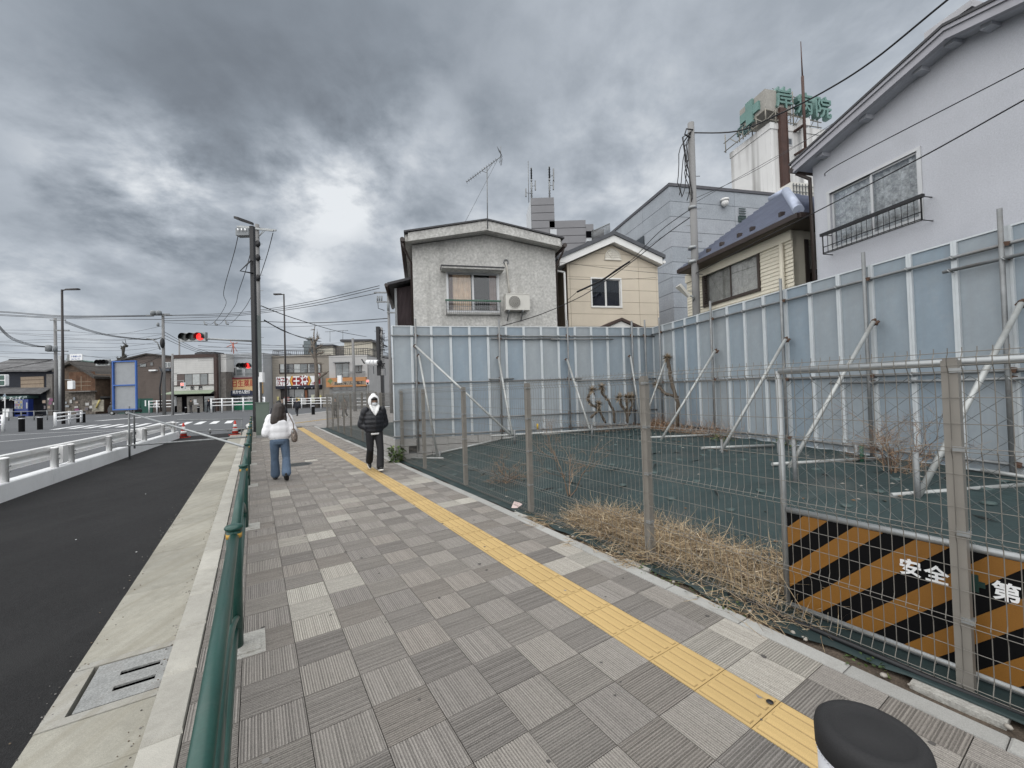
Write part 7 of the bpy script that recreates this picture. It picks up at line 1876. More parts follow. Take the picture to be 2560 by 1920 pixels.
m_lens_red = M('lit red lens', (.6, .03, .03), .4, var=0, emit=((1, .03, .025), .42)); m_lens_off = M('unlit lens', (.02, .025, .025), .25, var=.2)
signal(spole, Fq, [c1(1760, 727), c1(1822, 727), c1(1885, 725)], 0, 0, 2, .17, 1.2)
ay = Fq.hit(*c1(2000, 738))[1]; a0 = Fq.hit(*c1(1930, 737))[0]
part(spole, 'signal_arm', MB().tube([Fq.p(a0, ay, 1.15), Fq.p(sb0.x-.1, ay-.02, .0)], .045, 8), m_galv)
tri = [c2(345, 205), c2(262, 205), c2(335, 60)]
part(spole, 'cable_bracket', MB().tube([Fq.p(*Fq.hit(*tri[0]), .1), Fq.p(*Fq.hit(*tri[1]), .5), Fq.p(*Fq.hit(*tri[2]), .15)], .04, 6), m_black)
m_pole = M('concrete pole', (.20, .20, .20), .85, var=.10, scale=1.5, streak=.2, stcol=(.18, .18, .18), stscale=8)
m_transf = M('transformer grey', (.21, .225, .235), .6, var=.1)
def upole(label, base, zt, r0, r1, lean=(0, 0), step=True, nm='utility_pole'):
    o = Vector(base); u = thing(nm, label, 'utility pole', o)
    t = o+Vector((lean[0], lean[1], zt-o.z)); part(u, 'shaft', MB().tube([o-Vector((0, 0, .2)), t], [r0, r1], 12), m_pole)
    if step:
        mb = MB(); k = 0; z = 2.5
        while z < zt-o.z-1:
            p = o.lerp(t, z/(zt-o.z)); mb.tube([p-Vector((r0*1.9 if k % 2 else 0, 0, 0)), p+Vector((0 if k % 2 else r0*1.9, 0, 0))], .012, 4); z += .45; k += 1
        part(u, 'step_bolts', mb, m_galv, kind='stuff')
    return u
Fu = FF(23.2); ub = Vector((Fu.hit(645, 900)[0], 23.2, 0)); zt_ = Fu.hit(644, 561)[1]
u1 = upole('concrete utility pole standing right behind the dark signal pole', ub, zt_, .17, .11, (Fu.hit(642.5, 561)[0]-ub.x, 0))
cr_ = lambda x, y: (480+x*.12658, 520+y*.12658)
for (y0_, y1_, dd) in ((385, 440, .12), (345, 400, -.12)): part(u1, 'crossarm', MB().bar(Fu.p(*Fu.hit(*cr_(920, y0_)), dd), Fu.p(*Fu.hit(*cr_(1635, y1_ + 25)), dd), .09, .09), m_galv)
mb = MB(); 
for x in (1430, 1470): mb.tube([Fu.p(*Fu.hit(*cr_(x, 470)), .15), Fu.p(*Fu.hit(*cr_(1335, 600)), .15)], .02, 5)
part(u1, 'arm_brace', mb, m_galv)
mb = MB(); Fu.rect(mb, Fu.hit(*cr_(975, 470))[0], Fu.hit(*cr_(1225, 470))[0], Fu.hit(*cr_(1000, 605))[1], Fu.hit(*cr_(1000, 465))[1], .1, .5); part(u1, 'switch_box', mb, m_transf)
mb = MB()
for x in (1020, 1090, 1160): mb.tube([Fu.p(*Fu.hit(*cr_(x, 480)), .5), Fu.p(*Fu.hit(*cr_(x+35, 530)), .62)], .035, 6)
part(u1, 'bushings', mb, m_white)
for (x, y) in ((1320, 720), (1320, 990), (1320, 1390)): part(u1, 'band_clamp', MB().ball(Fu.p(*Fu.hit(*cr_(x, y)), .1), .16, .12, .2, 8, 6), m_black)
cv0, cv1 = Fu.hit(*c2(398, 700)), Fu.hit(*c2(462, 1390)); mb = MB(); Fu.rect(mb, cv0[0]+.1, cv1[0], cv1[1], cv0[1], .2, .55); part(u1, 'cable_cover', mb, M('grey green cover', (.20, .225, .215), .7, var=.1))
mb = MB(); q0 = Fu.hit(*c2(452, 1390))
mb.tube([Fu.p(q0[0], q0[1], .45), Fu.p(q0[0], 0, .45)], .065, 8); part(u1, 'white_riser', mb, m_white)
q0, q1 = Fu.hit(*c2(472, 1345)), Fu.hit(*c2(512, 1455)); mb = MB(); Fu.rect(mb, q0[0], q1[0], q1[1], q0[1], .35, .55); part(u1, 'meter_box', mb, m_white)
# ---- grey green cabinet
cb0 = Vector((-11.0, 17.85, 0)); cab = thing('utility_cabinet', 'tall grey green utility cabinet beside the green fence behind the woman', 'cabinet', cb0, ANG_S)
mb = MB().box(-.24, .24, -.20, .20, 0, .12); part(cab, 'plinth', mb, m_conc, world=False)
m_cab = M('grey green cabinet paint', (.125, .16, .135), .5, var=.07, scale=2)
part(cab, 'casing', MB().box(-.25, .25, -.21, .21, .12, 1.50), m_cab, world=False); part(cab, 'roof', MB().box(-.27, .27, -.23, .23, 1.50, 1.54), m_cab, world=False)
part(cab, 'door', MB().box(-.22, .22, -.222, -.211, .18, 1.44), m_cab, world=False); part(cab, 'handle', MB().box(.15, .18, -.235, -.223, .75, .9), m_black, world=False)
# ---- utility pole on the right between hoarding and cream house
Yr = 11.0; Fr = FF(Yr); o = Vector((Fr.hit(1738, 780)[0], Yr, .4)); zt_ = Fr.hit(1727, 308)[1]
u2 = upole('slim grey utility pole rising beside the cream house with looped cables', o, zt_, .108, .085, (Fr.hit(1727, 308)[0]-o.x, 0))
rr = random.Random(2); tp_ = Fr.p(*Fr.hit(1724, 335), .1)
mb = MB()
for k in range(7):
    q = [Vector(tp_)]
    for i in range(9): f = i/8; q.append(tp_+Vector((-.12-.14*math.sin(f*PI+k)*rr.uniform(.4, 1)-.02*k, -.05+.03*k, -.25-1.55*f+.12*math.sin(f*9+k))))
    mb.tube(q, .012, 5)
part(u2, 'cable_loops', mb, m_black, kind='stuff')
part(u2, 'top_loop', MB().tube([tp_+Vector((.05, 0, .05)), tp_+Vector((-.15, -.05, .05)), tp_+Vector((-.2, -.05, -.1)), tp_+Vector((-.05, -.05, -.2))], .02, 6), m_black)
lpx = [Fr.p(*Fr.hit(*crop7(*p)), .2) for p in ((425, 710), (370, 690), (240, 560))]
lh_ = part(u2, 'lamp_bracket', MB().tube([Fr.p(*Fr.hit(*crop7(430, 740)), .1), lpx[0], lpx[1]], .025, 6), m_galv)
d = lpx[2]-lpx[1]; c = d.normalized().cross(Vector((0, 1, 0))).normalized()
mb = MB().prism([lpx[1]-Vector((0, .05, 0)), lpx[1]+Vector((0, .05, 0)), lpx[2]+Vector((0, .13, 0)), lpx[2]-Vector((0, .13, 0))], c*.07); put('lamp_head', mb.mesh('lamp_head', m_ac, WM[lh_.name].inverted()), lh_)
for y in (520, 620, 655): 
    p = Fr.p(*Fr.hit(1731, y)); part(u2, 'band', MB().lathe(p, [(.115, -.04), (.115, .04)], 12), m_galv)
# ---- far utility poles
def farpole(label, Y, crop, xb, xt, yt, r, arms=(), extras=()):
    F = FF(Y); zt = F.hit(*crop(xt, yt))[1]; o = Vector((F.hit(*crop(xb, yt+400))[0], Y, GZ))
    u = upole(label, o, zt, r, r*.7, (F.hit(*crop(xt, yt))[0]-o.x, 0), step=False)
    for (x0, x1, y) in arms: part(u, 'crossarm', MB().bar(F.p(*F.hit(*crop(x0, y)), .3), F.p(*F.hit(*crop(x1, y)), .3), .12, .12), m_galvd)
    for (x0, y0, x1, y1) in extras: 
        a0, z1 = F.hit(*crop(x0, y0)); a1, z0 = F.hit(*crop(x1, y1)); part(u, 'transformer', MB().lathe(F.p((a0+a1)/2, z0, .5), [((a1-a0)/2, 0), ((a1-a0)/2, z1-z0), ((a1-a0)*.3, z1-z0+.1)], 10), m_transf)
    return u, F
farpole('grey utility pole with a transformer behind the tall left street lamp', 52, c1, 485, 476, 540, .21, [(455, 590, 557), (490, 620, 645), (430, 610, 825)], [(437, 780, 480, 826), (500, 785, 530, 826)])
u3, F3_ = farpole('utility pole with crowded cable top left of the white sided shop', 57, c1, 1412, 1408, 500, .23, [(1280, 1500, 515), (1340, 1480, 505)], [(1330, 485, 1370, 512), (1378, 485, 1420, 512), (1382, 588, 1402, 612)])
part(u3, 'lamp_arm', MB().tube([F3_.p(*F3_.hit(*c1(1400, 810)), .3), F3_.p(*F3_.hit(*c1(1375, 750)), .3), F3_.p(*F3_.hit(*c1(1330, 722)), .3), F3_.p(*F3_.hit(*c1(1285, 716)), .3)], .09, 6), m_galvd)
part(u3, 'dark_cable_riser', MB().tube([F3_.p(*F3_.hit(*c1(1400, 960)), .45), F3_.p(*F3_.hit(*c1(1425, 1010)), .45), F3_.p(*F3_.hit(*c1(1405, 1140)), .45), F3_.p(*F3_.hit(*c1(1415, 1340)), .45)], .10, 6), m_black)
part(u3, 'cable_knot', MB().ball(F3_.p(*F3_.hit(*c1(1425, 755)), .4), .28, .3, .75, 8, 6), m_black)
farpole('thin distant utility pole above the white sided shop roof', 85, c1, 1549, 1549, 710, .2, [(1555, 1640, 716)])
farpole('slim grey pole at the left end of the white sided shop', 55, c1, 1490, 1490, 845, .17)
u4, F4_ = farpole('utility pole with insulators and transformer left of the corrugated shed', 38, c2, 1905, 1888, 345, .16, [(1770, 1960, 537), (1740, 1900, 430), (1890, 1990, 660)], [(1895, 565, 1925, 640), (1895, 400, 1945, 470)])
part(u4, 'dropper', MB().tube([F4_.p(*F4_.hit(*c2(1785, 545)), .3), F4_.p(*F4_.hit(*c2(1790, 610)), .3), F4_.p(*F4_.hit(*c2(1860, 635)), .3)], .03, 4), m_black)
for x in (1780, 1803, 1828): part(u4, 'insulator', MB().tube([F4_.p(*F4_.hit(*c2(x, 470)), .3), F4_.p(*F4_.hit(*c2(x, 525)), .3)], .07, 6), m_transf)
u5, F5_ = farpole('grey pole before the orange shop sign carrying a pedestrian signal', 46, cC, 1465, 1443, 300, .19)
# tall black vertical sign
C4 = Fp(47, cC)
bs = thing('vertical_sign', 'tall black vertical shop sign on a post right of the cream penthouse', 'sign', C4.c3(1925, 1250))
part(bs, 'dark_face', C4.box(1842, 112, 1893, 905, -.4, .3), m_black); vf = part(bs, 'sign_face', C4.poly([(1893, 112), (1925, 125), (1940, 900), (1905, 905)], -.1, .1), M('grey sign face', (.30, .30, .30), .6))
for i, ch in enumerate('九州料理個室'): lettering(vf, ch, .75, m_black, C4.c3(1912+i*3, 190+i*110, .11), XA, (0, 0, 1), depth=.01, bold=.02)
part(bs, 'post', C4.box(1908, 900, 1950, 1290, -.2, .2, ground=True), m_black)
# ---- other signals
s2 = thing('traffic_signal', 'second red traffic signal farther away in front of the pharmacy', 'traffic signal', FF(46).p(FF(46).hit(*c2(240, 1265))[0], 0))
F_2 = FF(46); signal(s2, F_2, [c2(200, 1266), c2(243, 1266), c2(285, 1266)], 0, 0, 2, .30, .1)
part(s2, 'arm', MB().tube([F_2.p(*F_2.hit(*c2(305, 1262))), F_2.p(*F_2.hit(*c2(395, 1262)))], .07, 6), m_galv); part(s2, 'pole', MB().tube([F_2.p(F_2.hit(*c2(392, 1262))[0], GZ), F_2.p(F_2.hit(*c2(392, 1262))[0], F_2.hit(*c2(392, 1220))[1])], .14, 8), m_galv)
s3 = thing('traffic_signal', 'dark unlit traffic signal on a long arm above the pale shed roof', 'traffic signal', FF(50).p(FF(50).hit(*cA(1060, 300))[0], 0)); F_3 = FF(50)
signal(s3, F_3, [cA(1730, 318), cA(1790, 320), cA(1845, 322)], 0, 0, -1, .30, .1); part(s3, 'arm', MB().tube([F_3.p(*F_3.hit(*cA(1150, 260))), F_3.p(*F_3.hit(*cA(1700, 318)))], .09, 6), M('green grey arm', (.15, .22, .20), .6))
part(s3, 'pole', MB().tube([F_3.p(F_3.hit(*cA(1035, 300))[0], GZ), F_3.p(F_3.hit(*cA(1035, 300))[0], F_3.hit(*cA(1060, 200))[1])], .15, 8), m_galv)
np_ = thing('place_name_sign', 'white place name sign with blue characters hanging above the rusty gable', 'sign', F_3.p(*F_3.hit(*cA(1350, 230))))
q0, q1 = F_3.hit(*cA(1240, 180)), F_3.hit(*cA(1457, 282)); mb = MB(); F_3.rect(mb, q0[0], q1[0], q1[1], q0[1], .15, .25); pl_ = part(np_, 'plate', mb, m_white)
m_blu = M('blue lettering', (.04, .10, .32), .5); lettering(pl_, '十条駅入口', .25, m_blu, F_3.p((q0[0]+q1[0])/2, (q0[1]+q1[1])/2+.10, .26), XA, (0, 0, 1), depth=.005, width=1.25); lettering(pl_, 'Jujo Sta. Ent.', .17, m_blu, F_3.p((q0[0]+q1[0])/2, q1[1]+.16, .26), XA, (0, 0, 1), depth=.005, width=1.1)
mb = MB(); q2 = F_3.hit(*cA(1180, 200)); F_3.rect(mb, q2[0], q0[0], q1[1], q0[1]-.05, .0, .14); part(np_, 'bracket_panel', mb, m_galvd)
def pedsig(label, F, crop, x0, y0, x1, y1, lit=None, back=False, post=None, d=.0):
    a0, z1 = F.hit(*crop(x0, y0)); a1, z0 = F.hit(*crop(x1, y1)); r = thing('pedestrian_signal', label, 'pedestrian signal', F.p((a0+a1)/2, z0))
    mb = MB(); w = a1-a0
    pr = [F.p(a0+w*.08*(1-math.cos(t)) if 0 else a0+u*w, z0+v*(z1-z0), d) for u, v in ((.1, 0), (.9, 0), (1, .06), (1, .94), (.9, 1), (.1, 1), (0, .94), (0, .06))]
    mb.prism(pr, F.out*.3); hs = part(r, 'casing', mb, m_white if lit != 'dark' else m_black); Mi = WM[hs.name].inverted()
    if not back:
        for k, (v0, v1) in enumerate(((.54, .93), (.07, .46))):
            m2 = MB(); F.rect(m2, a0+w*.15, a1-w*.15, z0+(z1-z0)*v0, z0+(z1-z0)*v1, d+.301, d+.33)
            mt = M('green dark lens', (.02, .07, .055), .3) if lit is None else (M('lit red panel', (.5, .05, .04), .5, emit=((1, .10, .06), .45)) if k == 0 else m_lens_off)
            put('lens', m2.mesh('lens', mt, Mi), hs)
            if lit and k == 0:
                m2 = MB(); F.rect(m2, a0+w*.43, a0+w*.57, z0+(z1-z0)*(v0+.08), z0+(z1-z0)*(v0+.26), d+.331, d+.34); m2.ball(F.p(a0+w*.5, z0+(z1-z0)*(v0+.31), d+.335), w*.06, seg=8, rin=5); put('standing_figure', m2.mesh('standing_figure', M('lit white figure', (.7, .6, .55), .5, emit=((1, .8, .7), .35)), Mi), hs)
    if post is not None:
        pa = F.hit(*crop(*post)); part(r, 'arm', MB().tube([F.p((a0+a1)/2, z1-.1, .1), F.p((a0+a1)/2, pa[1]+.02, .1), F.p(pa[0], pa[1], .1)], .04, 6), m_galv)
    return r
pedsig('white pedestrian signal with two dark green lenses at the far left edge', FF(40), cA, 38, 532, 158, 725)
pedsig('back of a white pedestrian signal before the rusty gable wall', FF(50), cA, 1208, 638, 1302, 778, back=True, post=(1110, 620))
pedsig('back of a white pedestrian signal hanging before the orange shop sign', FF(45.8), cC, 1210, 905, 1276, 1022, back=True, post=(1445, 862))
pedsig('red lit pedestrian signal at the right end of the orange shop sign', FF(47), cC, 1676, 972, 1722, 1052, lit='red')
pedsig('red lit pedestrian signal before the white sided shop', FF(54.5), cB, 1074, 670, 1140, 772, lit='red', post=(905, 640))
tl = thing('traffic_camera', 'cluster of white signal housings on the corner of the pale building', 'traffic signal', FF(46).p(*FF(46).hit(*cC(1770, 690)))); mb = MB()
for x in (1690, 1735, 1800, 1840): 
    p = FF(46).p(*FF(46).hit(*cC(x, 690)), .3); mb = MB().tube([p, p+Vector((.55, -.2, -.08))], [.28, .30], 10); part(tl, 'housing', mb, m_white if x < 1830 else m_black)
part(tl, 'bracket', MB().tube([FF(46).p(*FF(46).hit(*cC(1600, 640)), .2), FF(46).p(*FF(46).hit(*cC(1640, 705)), .2), FF(46).p(*FF(46).hit(*cC(1690, 690)), .2)], .08, 6), m_black)
# ---- white roadside fences
def wfence(label, P0, P1, h, rails, n, mat=None, nm='white_rail_fence', r=.05):
    P0, P1 = Vector(P0), Vector(P1); f = thing(nm, label, 'fence', (P0+P1)/2); mat = mat or m_white
    for i in range(n): p = P0.lerp(P1, i/(n-1)); part(f, 'post', MB().tube([p, p+Vector((0, 0, h))], r*1.15, 8), mat)
    for k in rails: part(f, 'rail', MB().tube([P0+Vector((0, 0, h*k)), P1+Vector((0, 0, h*k))], r*.75, 6), mat)
wfence('white three rail fence beside the base of the tall left lamp', G(955*.14467, 860+1420*.14467+2, 0), G(1405*.14467, 860+1345*.14467+1, 0), 1.15, (.93, .66, .40), 3, r=.075)
wfence('white three rail fence cut off at the left edge of the photo', G(-60, 1072, 0), G(8, 1078, 0), 1.15, (.93, .66, .40), 3, r=.075)
wfence('white three rail fence before the pharmacy', G(*cB(1580, 1190), RZ), G(*cB(2500, 1160), RZ), 2.1, (.95, .72, .50), 6, r=.085)
wfence('short white three rail fence left of the white sided shop', G(*cB(505, 1200), RZ), G(*cB(930, 1200), RZ), 2.1, (.95, .72, .50), 4, r=.085)
wfence('white three rail fence running before the restaurant', G(*cC(330, 1440), RZ), G(*cC(1100, 1440), RZ), 1.75, (.95, .72, .48), 6, r=.075)
wfence('white three rail fence behind the mesh fence before the corner shop', G(*cC(1490, 1490), RZ), G(*cC(1800, 1490), RZ), 1.6, (.95, .72, .48), 4, r=.07)
wfence('white pipe railing in front of the rusty gable house', G(*cA(1210, 1215), RZ), G(*cA(1990, 1195), RZ), 2.0, (.97, .35), 7, r=.06)
wfence('grey pipe railing before the old shop and vending machines', G(*cA(-60, 1330), RZ), G(*cA(1050, 1310), RZ), 1.2, (.95, .3), 6, m_galvd, nm='pipe_railing', r=.05)
wfence('white curved pipe railing behind the person bending in white', G(*cB(330, 1170), RZ), G(*cB(610, 1160), RZ), 1.6, (.97, .5), 3, r=.06)
wp = thing('sign_post', 'thin white post carrying a blue triangular sign at the far left', 'sign', G(*cA(88, 1265), 0)); p = G(*cA(88, 1265), 0); F_ = FF(p.y)
zt_ = F_.hit(*cA(90, 860))[1]; part(wp, 'post', MB().tube([p, Vector((p.x, p.y, zt_))], .06, 6), m_white); part(wp, 'plate', MB().prism([F_.p(*F_.hit(*cA(*q)), .08) for q in ((55, 905), (125, 905), (90, 860))], OUT*.03), M('grey blue sign', (.18, .24, .30), .5))
wp = thing('sign_post', 'white post with a small blue pedestrian sign before the rusty gable house', 'sign', G(*cA(1597, 1200), RZ)); p = G(*cA(1597, 1200), RZ); F_ = FF(p.y)
zt_ = F_.hit(*cA(1595, 830))[1]; part(wp, 'post', MB().tube([p, Vector((p.x, p.y, zt_))], .07, 6), m_white); part(wp, 'plate', MB().prism([F_.p(*F_.hit(*cA(*q)), .1) for q in ((1540, 825), (1580, 825), (1585, 875), (1540, 875))], OUT*.04), m_blu)
# ---- dark car half hidden behind the roadwork sign
cp = G(*cB(60, 1222), RZ); car = thing('parked_car', 'dark car half hidden behind the grey roadwork sign', 'car', cp); Fc = FF(cp.y)
q = lambda x, z, d=0: Vector((cp.x+x, cp.y+d, RZ+z)); m_car = M('dark car paint', (.03, .032, .036), .25, coat=.6, var=.05); 
side = [(-1.6, .35), (2.1, .35), (2.15, .75), (1.95, .95), (1.0, 1.05), (.4, 1.55), (-1.3, 1.58), (-1.65, 1.0)]
part(car, 'body', MB().prism([q(x, z, -.85) for x, z in side], Vector((0, 1.7, 0))), m_car)
part(car, 'side_window', MB().prism([q(x, z, -.86) for x, z in ((-1.2, 1.05), (.75, 1.05), (.3, 1.48), (-1.15, 1.5))], Vector((0, -.02, 0))), g_dark)
for x in (-.95, 1.35):
    w_ = part(car, 'wheel', MB().tube([q(x, .33, -.88), q(x, .33, -.66)], .33, 16), m_bol); put('rim', MB().tube([q(x, .33, -.90), q(x, .33, -.885)], .2, 12).mesh('rim', m_galv, WM[w_.name].inverted()), w_)
part(car, 'headlight', MB().ball(q(2.0, .78, -.7), .14, .16, .12, 10, 6), m_wfr); part(car, 'bumper', MB().box(1.95, 2.25, -.8, .8, .3, .55, M=Matrix.Translation(q(0, 0))), m_car)
# ================================================================== OVERHEAD WIRES
m_wire = M('black cable', (.012, .012, .014), .6, var=0)
def Pt(c, x, y, Y): px, py = c(x, y); return AT(px, py, Y)
src = lambda x, y: (x, y)
wire_n = [0]
def wire(label, pts, r=.012, group=None, sag=0.0, nm='overhead_wire'):
    P3 = [Vector(p) for p in pts]
    if len(P3) == 2:
        a, b = P3; P3 = [a.lerp(b, i/16)-Vector((0, 0, sag*4*(i/16)*(1-i/16))) for i in range(17)]
    else:
        # smooth through the points
        out = []
        for i in range(len(P3)-1):
            p0 = P3[max(0, i-1)]; p1 = P3[i]; p2 = P3[i+1]; p3 = P3[min(len(P3)-1, i+2)]
            for k in range(6):
                t = k/6; out.append(.5*((2*p1)+(p2-p0)*t+(2*p0-5*p1+4*p2-p3)*t*t+(3*p1-p0-3*p2+p3)*t**3))
        out.append(P3[-1]); P3 = out
    return solo(nm, MB().tube(P3, r, 5), m_wire, label, 'wire', P3[0], group)
wire('thick black cable sweeping from the slim utility pole over the lavender house', [AT(1733, 332, 11), AT(1842, 328, 9.8), AT(1948, 285, 8.7), AT(2056, 231, 7.7), AT(2181, 152, 6.8), AT(2368, 0, 5.8), AT(2640, -215, 4.8)], .017)
wire('thin wire running up along the lavender wall above its window', [F4.p(F4.hit(2062, 440, .12)[0], F4.hit(2062, 440, .12)[1], .12), F4.p(*F4.hit(2100, 409, .3), .3), F4.p(*F4.hit(2560, 171, .3), .3), F4.p(*F4.hit(2760, 66, .3), .3)], .008)
wire('wire crossing in front of the lace curtained window of the lavender house', [AT(1738, 684, 10.95), F4.p(*F4.hit(1900, 600, .5), .5), F4.p(*F4.hit(2043, 528, .5), .5), F4.p(*F4.hit(2300, 395, .5), .5), F4.p(*F4.hit(2560, 250, .5), .5), F4.p(*F4.hit(2800, 120, .5), .5)], .010)
wire('upper thin wire passing before the white hospital tower', [AT(1740, 495, 11), AT(1900, 420, 12.5), AT(2120, 285, 14)], .007); wire('lower thin wire passing before the white hospital tower', [AT(1740, 505, 11), AT(1925, 400, 13), AT(2160, 270, 15)], .007)
wire('thick black spliced service cable sloping from the slim pole to the beige house', [AT(1730, 520, 11), AT(1650, 578, 12), AT(1574, 654, 13), AT(1505, 700, 14), AT(1442, 730, 14.3)], .011)
wire('black splice sleeve on the service cable in front of the beige house', [AT(1574, 654, 13), AT(1540, 676, 13.5), AT(1505, 700, 13.95), AT(1442, 730, 14.25)], .034, nm='cable_sleeve')
wire('thin tail of the service cable ending at the left corner of the beige house', [AT(1442, 730, 14.25), AT(1425, 745, 14.5), AT(1418, 750, 14.6)], .008)
wire('cable sagging from the slim pole past the grey stucco house to the hoarding top', [AT(1730, 540, 11), AT(1660, 590, 11.8), AT(1574, 659, 12.6), AT(1480, 725, 13), AT(1420, 757, 12.9), AT(1340, 790, 12.6), AT(1245, 818, 12.0), AT(1200, 835, 11.6)], .013)
wire('thin horizontal wire before the upper wall of the beige house', [AT(1395, 655, 14.4), AT(1560, 675, 14), AT(1736, 690, 11)], .006); wire('thin wire before the window head of the beige house', [AT(1420, 697, 14.6), AT(1520, 700, 14.2), AT(1640, 694, 15)], .006)
g1_ = 'power lines crossing the sky above the far shops'
for i, (a, b) in enumerate((((0, 478), (1320, 512)), ((0, 486), (1330, 518)), ((0, 515), (1400, 548)), ((-20, 505), (1330, 520)))):
    wire('power lines stretched from the left edge to the crowded utility pole', [Pt(c1, a[0]-500, a[1]-14, 70), Pt(c1, a[0], a[1], 63), Pt(c1, 560, a[1]+38 if i < 2 else a[1]+25, 60), Pt(c1, b[0], b[1], 57)], .04, g1_)
g2_ = 'conductors between the crowded pole and the pole left of the shed'
for i, (y0, y1) in enumerate(((518, 350), (522, 378), (545, 430))):
    wire('three parallel conductors rising to the pole left of the corrugated shed', [Pt(c1, 1415, y0-5, 57), Pt(c2, 0, 663+i*17, 50), Pt(c2, 420, 622+i*18, 48), Pt(c2, 1000, 525+i*27, 43), Pt(c2, 1790, y1-8, 38)], .030, g2_)
wire('long thick wire across the plaza to the pole left of the shed', [Pt(c1, 1410, 560, 57), Pt(c2, 30, 740, 52), Pt(c2, 1000, 770, 45), Pt(c2, 1900, 718, 38)], .04); wire('thin wire just below the long thick wire', [Pt(c1, 1410, 575, 57), Pt(c2, 500, 820, 48), Pt(c2, 1880, 755, 38)], .02)
g3_ = 'dropper wires hanging from the near concrete pole'
for i, pts in enumerate(([(480+930*.12658, 520+440*.12658, 23.2), (480+840*.12658, 520+860*.12658, 26), (480+625*.12658, 520+1659*.12658, 33), (565, 760, 42), (545, 795, 48), (528, 810, 52), (514, 806, 55)],
     [(480+1200*.12658, 520+720*.12658, 23.2), (480+1060*.12658, 520+1240*.12658, 27), (480+920*.12658, 520+1659*.12658, 31), (588, 762, 40), (564, 795, 48), (548, 811, 52), (538, 806, 55)],
     [(480+1600*.12658, 520+490*.12658, 23.2), (480+1490*.12658, 520+910*.12658, 25), (480+1340*.12658, 520+1360*.12658, 28), (634, 728, 32), (612, 770, 40), (580, 806, 52), (566, 804, 55)])):
    wire(['leftmost dropper wire curving down from the near concrete pole', 'middle dropper wire curving down from the near concrete pole', 'rightmost dropper wire passing behind the dark signal pole'][i], [AT(*p) for p in pts], .022, g3_)
    p = AT(*pts[-1]); 
wire('pair of cables falling from the concrete pole towards the restaurant roof', [Pt(c2, 465, 738, 23), Pt(c2, 700, 870, 35), Pt(c2, 900, 935, 48), Pt(c2, 1120, 985, 55)], .035); wire('second cable falling beside the first towards the restaurant roof', [Pt(c2, 465, 745, 23), Pt(c2, 690, 858, 35), Pt(c2, 890, 940, 48), Pt(c2, 1100, 990, 55)], .03)
wire('long thin spiral wrapped wire falling across the plaza sky', [Pt(c2, 430, 575, 23.2), Pt(c2, 800, 715, 32), Pt(c2, 1300, 865, 45), Pt(c2, 1640, 930, 55)], .03)
rr = random.Random(8); g4_ = 'thin service wires over the far shop fronts'
for i in range(20):
    y = 1000+i*9; wire('thin service wires strung across the fronts of the far shops', [Pt(c2, -300, y-10+rr.uniform(-30, 60), 60), Pt(c2, 500, y+rr.uniform(0, 30), 54), Pt(c2, 1250, y+rr.uniform(0, 40), 52), Pt(c2, 1900, y-20+rr.uniform(-90, 10), 46)], .018, g4_) if i % 2 == 0 else None
for i in range(14):
    y = 620+i*28; wire('thin service wires strung across the left sky and roofs', [Pt(c1, -200, y+rr.uniform(-40, 60), 66), Pt(c1, 480, y+rr.uniform(-10, 40), 54), Pt(c1, 1000, y+rr.uniform(20, 60), 57), Pt(c1, 1410, y+rr.uniform(-40, 40) if y < 900 else 860, 57)], .018, g4_)
g5_ = 'cables from the far left pole to the crowded pole'
for i in range(3): wire('sagging cables between the far left pole and the crowded pole', [Pt(c1, 560, 560+i*8, 52), Pt(c1, 780, 640+i*7, 54), Pt(c1, 1000, 690+i*5, 56), Pt(c1, 1300, 720+i*3, 57), Pt(c1, 1400, 700, 57)], .03, g5_)
for i in range(3): wire('sagging cables sweeping in from the left edge to the far left pole', [Pt(c1, -40, 560+i*14, 40), Pt(c1, 100, 700+i*10, 44), Pt(c1, 300, 770+i*6, 50), Pt(c1, 470, 785, 52)], .03, g5_)
for i in range(3): wire('cables sloping from the crowded pole to the white sided shop', [Pt(c1, 1420, 655+i*28, 57), Pt(c1, 1700, 800+i*14, 60), Pt(c1, 2000, 860+i*12, 62), Pt(c1, 2240, 850+i*16, 60)], .03, 'cables sloping down over the white sided shop')
# hooked ends of the droppers
for i, (x, y) in enumerate(((1780, 585), (1870, 585), (1965, 580))): solo('line_hook', MB().tube([Pt(c1, x-18, y-20, 55), Pt(c1, x-8, y+8, 55), Pt(c1, x+10, y+10, 55)], .09, 6), m_galvd, ['left line hook hanging in the sky beside the red signal', 'middle line hook hanging in the sky beside the red signal', 'right line hook hanging in the sky beside the red signal'][i], 'line hook', Pt(c1, x, y, 55))
# ================================================================== PEOPLE
def blob(mb, voxel, it=3, fac=.5):
    me = mb.mesh('blob', m_black); me.materials.clear()
    o = bpy.data.objects.new('blob', me); COL.objects.link(o)
    m = o.modifiers.new('r', 'REMESH'); m.mode = 'VOXEL'; m.voxel_size = voxel; m.use_smooth_shade = True
    if it: q = o.modifiers.new('s', 'SMOOTH'); q.iterations = it; q.factor = fac
    dg = bpy.context.evaluated_depsgraph_get(); dg.update()
    out = bpy.data.meshes.new_from_object(o.evaluated_get(dg))
    bpy.data.objects.remove(o); bpy.data.meshes.remove(me); return out
def limb(mb, pts, rs):
    for a, b, r0, r1 in zip(pts[:-1], pts[1:], rs[:-1], rs[1:]):
        a, b = Vector(a), Vector(b); mb.tube([a.lerp(b, i/5) for i in range(6)], [r0+(r1-r0)*i/5 for i in range(6)], 10)
    for p, r in zip(pts, rs): mb.ball(p, r*.995, seg=10, rin=8)
